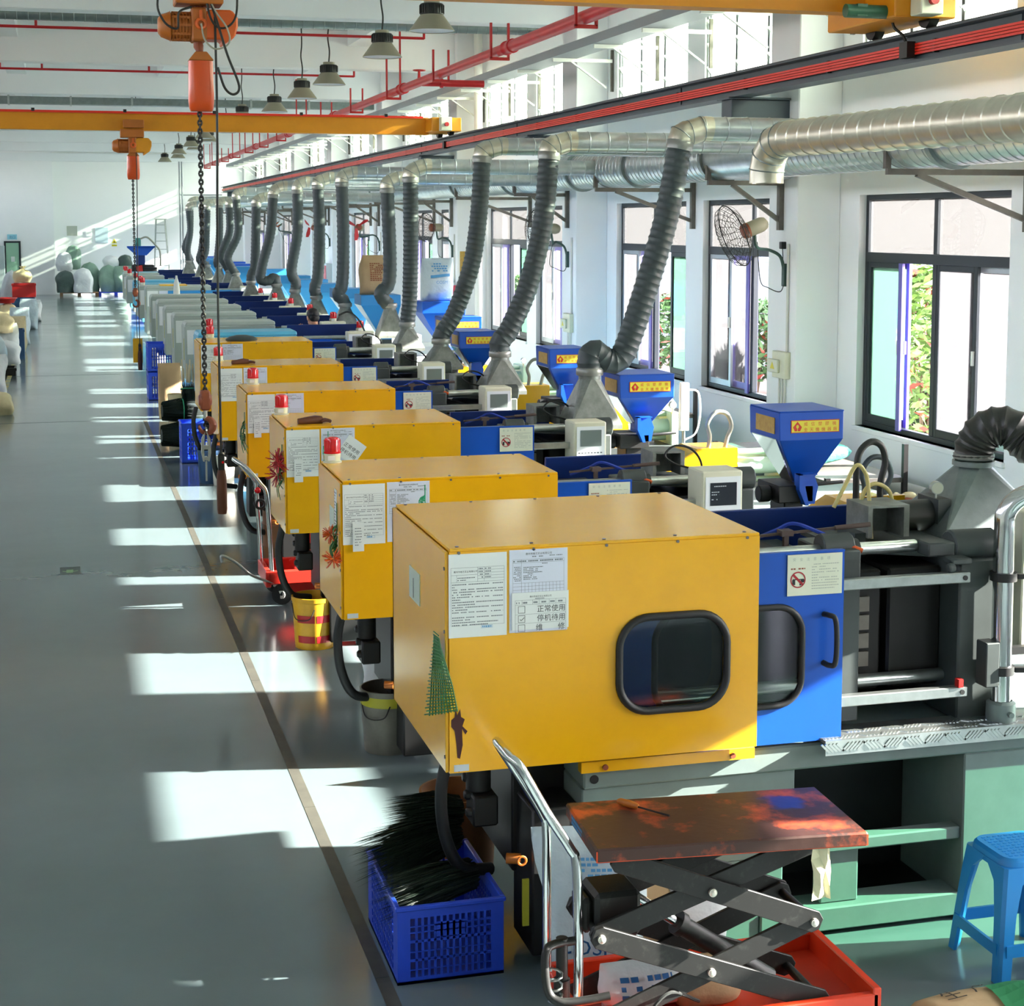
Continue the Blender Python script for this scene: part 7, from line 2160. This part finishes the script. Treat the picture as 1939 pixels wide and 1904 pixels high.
b = MB(); b.lathe([(.001, 0), (.06, 0), (.062, .02), (.05, .2), (.02, .3), (.018, .34), (.001, .34)], 14, (2.02, 30.85, 1.50)); b.build('bottle_body', 'white_plastic', t)
# green mesh fragment hung on the corner of the nearest guard
t = thing('mesh_sample', (1.29, 5.62, 1.2), 'green plastic mesh sample hanging on the corner of the nearest yellow guard', 'mesh sample')
b = MB()
def mp(u, v):
    """u 0..1 across (left on the side face, right past the corner), v 0..1 down"""
    w = .035 + .15 * v ** .8 if v < .55 else .035 + .15 * .62 + .02 * (v - .55)
    yy = 5.735 - .10 * u - .05 * (1 - v); xx = 1.268 + .012 * u
    return Vector((1.262 + (.058 * max(0, v - .15)) * (u - .3) * 1.3, 5.70 - .17 * u * (.35 + .65 * min(1, v * 1.6)), 1.348 - .325 * v + .06 * u * v))
for i in range(10):
    u = i / 9
    b.tube([mp(u, .08 + .92 * k / 9) for k in range(10)], .0028, 5)
for k in range(26):
    v = .05 + .93 * k / 25
    a, c = mp(-.18 if k % 2 else -.12, v), mp(1.02, v)
    b.tube([a, mp(.5, v), c], .0026, 5)
b.build('mesh_strands', 'plastic_green', t, kind='stuff')
def sprig(name, c, label, mats, seed, h=.25, w=.12, blobs=None, lm='plastic_green'):
    rn = random.Random(seed)
    t = thing(name, c, label, 'sprig')
    b = MB(); A = Vector(c)
    b.tube([A, A - Vector((0, 0, h * .4))], .003, 5)
    for i in range(16):
        o = A - Vector((0, 0, h * rn.uniform(.2, .7)))
        e = o + Vector((rn.uniform(-.03, .02), rn.uniform(-w, w), -rn.uniform(.02, h * .45)))
        b.tube(spline([o, (o + e) / 2 + Vector((-.02, 0, .01)), e], 3), [.004, .004, .0035, .003, .003, .0025, .002][:7], 5)
    b.build('stems', lm, t, kind='stuff')
    if mats:
        b = MB()
        for (dy, dz, r) in blobs:
            C = A + Vector((-.03, dy, dz))
            for i in range(46):
                d = Vector((rn.gauss(0, 1), rn.gauss(0, 1), rn.gauss(0, 1))).normalized()
                b.tube([C + d * r * .2, C + d * r * rn.uniform(.8, 1.1)], [.0035, .0025], 4)
        b.build('flower_head', mats, t, kind='stuff')
    return t
sprig('artificial_flower', (1.30, 8.12, 1.40), 'orange artificial flowers with green leaves hanging on the second yellow guard', 'orange', 3, .34, .06, [(.02, -.16, .05), (-.06, -.27, .055)])
sprig('artificial_twig', (1.337, 10.55, 1.38), 'red and green artificial twigs hanging on the third yellow guard', 'pail_red', 4, .36, .12, [(.0, -.1, .08), (-.07, -.12, .07), (.03, -.2, .08)])
sprig('artificial_twig', (1.355, 12.98, 1.32), 'green artificial twig hanging on the fourth yellow guard', None, 5, .34, .10, None)
t = sprig('artificial_twig', (1.72, 7.965, 1.50), 'thin green artificial strand hanging over the papers of the second yellow guard', None, 6, .26, .01, None, 'twine_green')
t = sprig('artificial_twig', (1.62, 10.44, 1.47), 'pale green artificial strand hanging over the papers of the third yellow guard', None, 7, .26, .01, None, 'twine_green')

# ------------------------------------------------------------------ far end: sacks on pallets, vertical press, ladder
def pallet(c, w, d, m, label):
    t = thing('pallet', c, label, 'pallet')
    for i in range(5):
        b = MB(); y = c[1] - d / 2 + (d - .1) * i / 4; b.box(c[0] - w / 2, c[0] + w / 2, y, y + .1, .11, .14); b.build('deck_board', m, t)
    for i in range(3):
        b = MB(); x = c[0] - w / 2 + (w - .12) * i / 2; b.box(x, x + .12, c[1] - d / 2, c[1] + d / 2, 0, .11); b.build('pallet_foot', m, t)
pallet((.62, 66.0, 0), 1.45, 1.1, 'pallet_wood', 'brown pallet under the sacks at the far end of the aisle')
pallet((2.0, 66.1, 0), 1.35, 1.1, 'pallet_blue', 'blue plastic pallet under the green sacks at the far end')
for i, (x, y, z, w, d, h, m, lab, pin) in enumerate((
        (.12, 65.8, .14, .72, .7, .85, 'sack_darkgreen', 'dark green round sack at the left on the far brown pallet', 'tie'),
        (.78, 65.6, .14, .75, .6, .95, 'sack_white', 'white slumped sack at the front right of the far brown pallet', 'tie'),
        (1.05, 66.4, .14, .75, .6, 1.15, 'sack_green', 'pale green sack at the back right of the far brown pallet', 'tie'),
        (.1, 66.3, .95, .62, .5, .75, 'sack_white', 'white sack on top of the dark green sack at the far end', 'round'),
        (.42, 66.5, 1.0, .62, .5, .95, 'sack_green', 'topmost pale green sack leaning on the far wall', 'round'),
        (1.75, 66.1, .14, .78, .7, 1.05, 'sack_green', 'round green sack at the left of the blue pallet', 'tie'),
        (2.28, 65.9, .14, .66, .6, 1.0, 'sack_green', 'pale green sack at the right of the blue pallet', 'seam'),
        (1.85, 66.5, 1.05, .6, .4, .5, 'sack_white', 'crumpled white sack on top of the sacks on the blue pallet', 'round'),
        (2.4, 66.5, 1.02, .55, .4, .55, 'sack_darkgreen', 'dark green sack on top at the right of the blue pallet', 'round'))):
    sack('woven_sack', (x, y, z), w, d, h, m, lab, 80 + i, pinch='round' if pin == 'tie' else pin, lump=.14)
t = thing('vertical_press', (2.55, 59.0, 0), 'dark blue upright granulating machine with funnel at the far end of the aisle', 'machine')
b = MB(); b.box(2.3, 2.85, 58.7, 59.4, 0, .55); b.box(2.2, 2.75, 58.6, 59.3, .55, .95); b.build('pedestal', 'blue', t, bevel=.02)
b = MB(); b.box(2.35, 3.1, 58.8, 59.4, .95, 1.35); b.cyl((2.75, 58.7, 1.15), (3.2, 58.7, 1.15), .12, 12); b.build('drive_block', 'black', t, bevel=.02)
b = MB(); b.box(2.5, 2.8, 58.9, 59.2, 1.35, 1.75); b.build('column', 'navy', t, bevel=.01)
b = MB(); b.prism([(2.2, 1.95), (3.15, 1.98), (2.85, 1.68), (2.5, 1.68)], 'y', 58.8, 59.3); b.box(2.2, 3.15, 58.8, 59.3, 1.95, 2.0); b.build('funnel', 'blue', t)
b = MB(); b.cyl((2.58, 59.05, 2.0), (2.58, 59.05, 2.28), .1, 14); mat('teal_motor', '2A7F78', .4); b.build('top_motor', 'teal_motor', t)
b = MB(); b.tube(spline([(2.65, 59, 2.25), (2.9, 59, 2.3), (3.2, 59, 2.0), (3.32, 59, 1.8), (3.33, 59, 1.3)], 6), .03, 8); b.build('feed_tube', 'cable_grey', t)
b = MB(); b.prism([(2.48, 1.3), (2.68, 1.35), (2.72, 1.0), (2.55, .9)], 'y', 58.55, 58.58); b.build('red_tag', 'plastic_red', t)
t = thing('ladder', (3.85, 67.0, 0), 'aluminium stepladder leaning against the far wall', 'ladder')
for sx, x0, x1 in ((-1, 3.48, 3.66), (1, 4.15, 4.0)):
    b = MB(); b.bar((x0, 66.6, 0), (x1, 67.3, 2.95), .06, .03); b.build('rail', 'bar_steel', t)
for i in range(9):
    q = (i + .5) / 9.2
    b = MB(); b.box(3.48 + .18 * q, 4.15 - .15 * q, 66.6 + .7 * q - .03, 66.6 + .7 * q + .03, 2.95 * q - .015, 2.95 * q + .015); b.build('rung', 'bar_steel', t)
b = MB(); b.box(3.6, 4.06, 67.15, 67.4, 2.93, 2.97); b.build('ladder_cap', 'bar_steel', t)
t = thing('steel_gate_frame', (4.4, 66.5, 0), 'thin grey pipe frame standing before the far wall by the last hoses', 'frame')
b = MB(); b.cyl((4.55, 66.5, 0), (4.55, 66.5, 5.2), .03, 8); b.cyl((4.65, 66.5, 0), (4.65, 66.5, 5.2), .03, 8); b.build('post', 'tray_grey', t)
b = MB(); b.cyl((4.55, 66.5, 3.9), (6.2, 66.5, 3.9), .025, 8); b.build('cross_tube', 'tray_grey', t)

# ------------------------------------------------------------------ heap along the left edge: bags, crates, tubs
LFTI = [
    ('woven_sack', -1.15, 27.0, 0, .50, .5, .75, 'sack_white', 'seam', 'white crumpled bag nearest at the left edge of the aisle'),
    ('woven_sack', -1.32, 31.0, 0, .6, .6, .95, 'sack_clear', 'round', 'large pale blue bag bulging at the left edge of the aisle'),
    ('woven_sack', -1.05, 32.6, .14, .5, .5, .45, 'sack_white', 'round', 'pale striped bag on a dark board at the left edge'),
    ('woven_sack', -1.22, 34.4, .62, .5, .5, .42, 'sack_cream', 'round', 'cream tied bag on top of the heap at the left edge'),
    ('woven_sack', -1.15, 34.6, 0, .5, .5, .80, 'sack_white', 'seam', 'white sack standing behind the striped bag at the left edge'),
    ('woven_sack', -1.02, 37.5, .0, .42, .4, .78, 'sack_cream', 'seam', 'cream sack with pointed foot in the middle of the left heap'),
    ('woven_sack', -.98, 40.0, .0, .42, .4, .85, 'sack_clear', 'seam', 'clear green-tinted bag in the middle of the left heap'),
    ('woven_sack', -1.30, 42.0, .0, .6, .6, .87, 'sack_cream', 'round', 'cream sack under the red basin in the left heap'),
    ('woven_sack', -.88, 45.6, .0, .42, .4, .8, 'sack_clear', 'seam', 'pale blue bag before the red crate at the left'),
    ('woven_sack', -.78, 49.0, .0, .34, .34, .62, 'sack_white', 'seam', 'small white tied bag at the far end of the left heap'),
    ('woven_sack', -1.05, 47.3, 1.17, .5, .45, .45, 'sack_cream', 'tie', 'cream bag on top of the red crate at the left'),
    ('woven_sack', -1.35, 48.0, .0, .6, .5, 1.5, 'sack_white', 'round', 'white bag on top of the heap beside the far door'),
    ('woven_sack', -.95, 25.2, 0, .42, .4, .34, 'sack_cream', 'round', 'small yellowish bag lowest at the left edge'),
]
for i, (nm, x, y, z, w, d, h, m, pin, lab) in enumerate(LFTI):
    sack(nm, (x, y, z), w, d, h, m, lab, 120 + i, pinch=pin, lump=.15)
def tub(c, w, d, h, m, label, name='storage_crate'):
    t = thing(name, c, label, 'crate')
    x, y, z = c
    b = MB(); b.box(x - w / 2, x + w / 2, y, y + .03, z, z + h); b.box(x - w / 2, x + w / 2, y + d - .03, y + d, z, z + h); b.box(x - w / 2, x - w / 2 + .03, y + .03, y + d - .03, z, z + h); b.box(x + w / 2 - .03, x + w / 2, y + .03, y + d - .03, z, z + h); b.box(x - w / 2 + .03, x + w / 2 - .03, y + .03, y + d - .03, z, z + .03); b.build('crate_body', m, t)
    b = MB(); b.box(x - w / 2 - .015, x + w / 2 + .015, y - .015, y, z + h - .05, z + h); b.build('rim', m, t)
tub((-1.12, 31.6, 0), .5, .6, .14, 'iron', 'dark low tray on the floor under the striped bag at the left edge', 'tray')
tub((-1.0, 35.3, .0), .42, .5, .62, 'bin_blue', 'dark blue crate in the left heap beside the cream sack')
tub((-1.02, 47.0, .78), .62, .6, .37, 'plastic_red', 'red plastic crate high on the left heap')
tub((-1.25, 26.2, 0), .45, .55, .36, 'crate_blue', 'blue crate lowest at the left edge of the picture')
tub((-1.05, 47.0, 0), .6, .6, .77, 'bin_blue', 'dark blue tall box under the red crate in the left heap')
t = thing('red_basin', (-1.32, 42.0, .86), 'red plastic basin lying on the cream sack in the left heap', 'basin')
b = MB(); b.lathe([(.001, 0), (.17, .0), (.23, .11), (.25, .11), (.245, .13), (.22, .115), (.16, .02), (.001, .02)], 20, (-1.32, 42.0, .86)); b.build('basin_body', 'plastic_red', t)

# ------------------------------------------------------------------ the worker between the machines
def person():
    t = thing('person', (3.17, 21.42, 0), 'person with short black hair in a dark shirt standing between the far machines, back turned', 'person')
    pts = {'hip': (3.17, 21.42, .92, .135, .10), 'waist': (3.17, 21.42, 1.08, .125, .095), 'chest': (3.17, 21.42, 1.27, .15, .11), 'shoulder': (3.17, 21.43, 1.38, .10, .085), 'neck': (3.165, 21.45, 1.44, .052, .052), 'neckt': (3.16, 21.48, 1.50, .05, .05),
           'ls': (3.0, 21.43, 1.36, .06, .06), 'le': (2.93, 21.5, 1.13, .045, .045), 'lw': (3.03, 21.72, 1.30, .032, .032),
           'rs': (3.34, 21.43, 1.36, .06, .06), 're': (3.41, 21.42, 1.10, .045, .045), 'rw': (3.36, 21.6, .92, .032, .032),
           'lh': (3.08, 21.42, .86, .085, .085), 'lk': (3.06, 21.40, .48, .06, .06), 'la': (3.05, 21.44, .09, .042, .042), 'lt': (3.04, 21.58, .035, .035, .03),
           'rh': (3.26, 21.42, .86, .085, .085), 'rk': (3.28, 21.40, .48, .06, .06), 'ra': (3.29, 21.44, .09, .042, .042), 'rt': (3.30, 21.58, .035, .035, .03)}
    def skin(name, keys, edges, m, root):
        me = bpy.data.meshes.new(name)
        ix = {k: i for i, k in enumerate(keys)}
        o0 = parent_org(t)
        me.from_pydata([tuple(Vector(pts[k][:3]) - o0) for k in keys], [(ix[a], ix[c]) for a, c in edges], [])
        me.materials.append(M[m])
        o = bpy.data.objects.new(name, me); COL.objects.link(o); o.parent = t; o['_o'] = list(o0)
        sk = o.modifiers.new('skin', 'SKIN'); sk.use_smooth_shade = True
        for k in keys: me.skin_vertices[0].data[ix[k]].radius = pts[k][3:]
        me.skin_vertices[0].data[ix[root]].use_root = True
        o.modifiers.new('sub', 'SUBSURF').levels = 2; o.modifiers['sub'].render_levels = 2
        return o
    skin('body', list(pts), [('hip', 'waist'), ('waist', 'chest'), ('chest', 'shoulder'), ('shoulder', 'neck'), ('neck', 'neckt'), ('shoulder', 'ls'), ('ls', 'le'), ('le', 'lw'), ('shoulder', 'rs'), ('rs', 're'), ('re', 'rw'), ('hip', 'lh'), ('lh', 'lk'), ('lk', 'la'), ('la', 'lt'), ('hip', 'rh'), ('rh', 'rk'), ('rk', 'ra'), ('ra', 'rt')], 'shirt', 'hip')
    # head: skull turned away and bowed, ears, nose, face on the far side
    C = Vector((3.155, 21.51, 1.565))
    rot = Matrix.Rotation(R(18), 3, 'Z') @ Matrix.Rotation(R(-14), 3, 'X')
    def tr(b):
        b.v = [tuple(C + rot @ Vector(p)) for p in b.v]; return b
    b = MB(); b.sphere((0, 0, .02), .076, .094, .098, 18, 12); b.sphere((0, .035, -.05), .055, .06, .06, 14, 8); b.tube([(0, -.01, -.05), (0, -.03, -.13)], [.052, .055], 12)
    b.tube([(0, .092, .02), (0, .112, -.012), (0, .095, -.025)], [.010, .014, .008], 8)
    for sx in (-1, 1): b.sphere((sx * .076, -.005, -.005), .012, .02, .034, 8, 6); b.sphere((sx * .03, .085, .018), .012, .008, .008, 8, 6)
    b.box(-.022, .022, .088, .092, -.05, -.044)
    tr(b).build('head', 'skin', t)
    b = MB(); b.sphere((0, -.012, .036), .083, .096, .092, 18, 12); b.sphere((0, -.045, -.01), .072, .055, .06, 14, 8); tr(b).build('hair', 'hair', t)
    # raised left hand with five fingers at the ear side
    b = MB()
    H = Vector((3.03, 21.72, 1.32)); b.sphere(tuple(H + Vector((.0, .0, .05))), .038, .018, .048, 10, 8)
    for i, (dx, L) in enumerate(((-.028, .065), (-.010, .075), (.010, .07), (.028, .055))): b.tube(spline([H + Vector((dx, 0, .085)), H + Vector((dx * 1.15, -.015, .085 + L * .5)), H + Vector((dx * 1.1, -.035, .085 + L))], 3), [.0085, .0085, .0082, .008, .0078, .0075, .006], 6)
    b.tube(spline([H + Vector((.03, 0, .04)), H + Vector((.055, -.01, .065)), H + Vector((.062, -.02, .095))], 3), [.010, .010, .0095, .009, .0085, .008, .006], 6); b.build('hand', 'skin', t)
    b = MB()
    H = Vector((3.36, 21.62, .90)); b.sphere(tuple(H + Vector((0, .02, -.04))), .018, .038, .045, 10, 8)
    for i, dy in enumerate((-.02, -.002, .016, .034)): b.tube(spline([H + Vector((0, dy, -.075)), H + Vector((.004, dy + .008, -.11)), H + Vector((-.008, dy + .016, -.135))], 3), .008, 6)
    b.tube(spline([H + Vector((-.01, .045, -.03)), H + Vector((-.015, .065, -.055)), H + Vector((-.02, .07, -.08))], 3), .009, 6); b.build('hand', 'skin', t)
person()
t = thing('air_line', (3.42, 19.2, 1.4), 'dark curled air line looping over the light blue machine beside the worker', 'hose')
b = MB(); b.tube(spline([(3.30, 20.3, 1.66), (3.42, 20.3, 1.70), (3.52, 20.2, 1.62), (3.56, 20.0, 1.5), (3.56, 19.6, 1.35), (3.6, 19.0, 1.28), (3.66, 18.6, 1.30)], 7), .012, 6); b.build('line', 'cable_black', t)
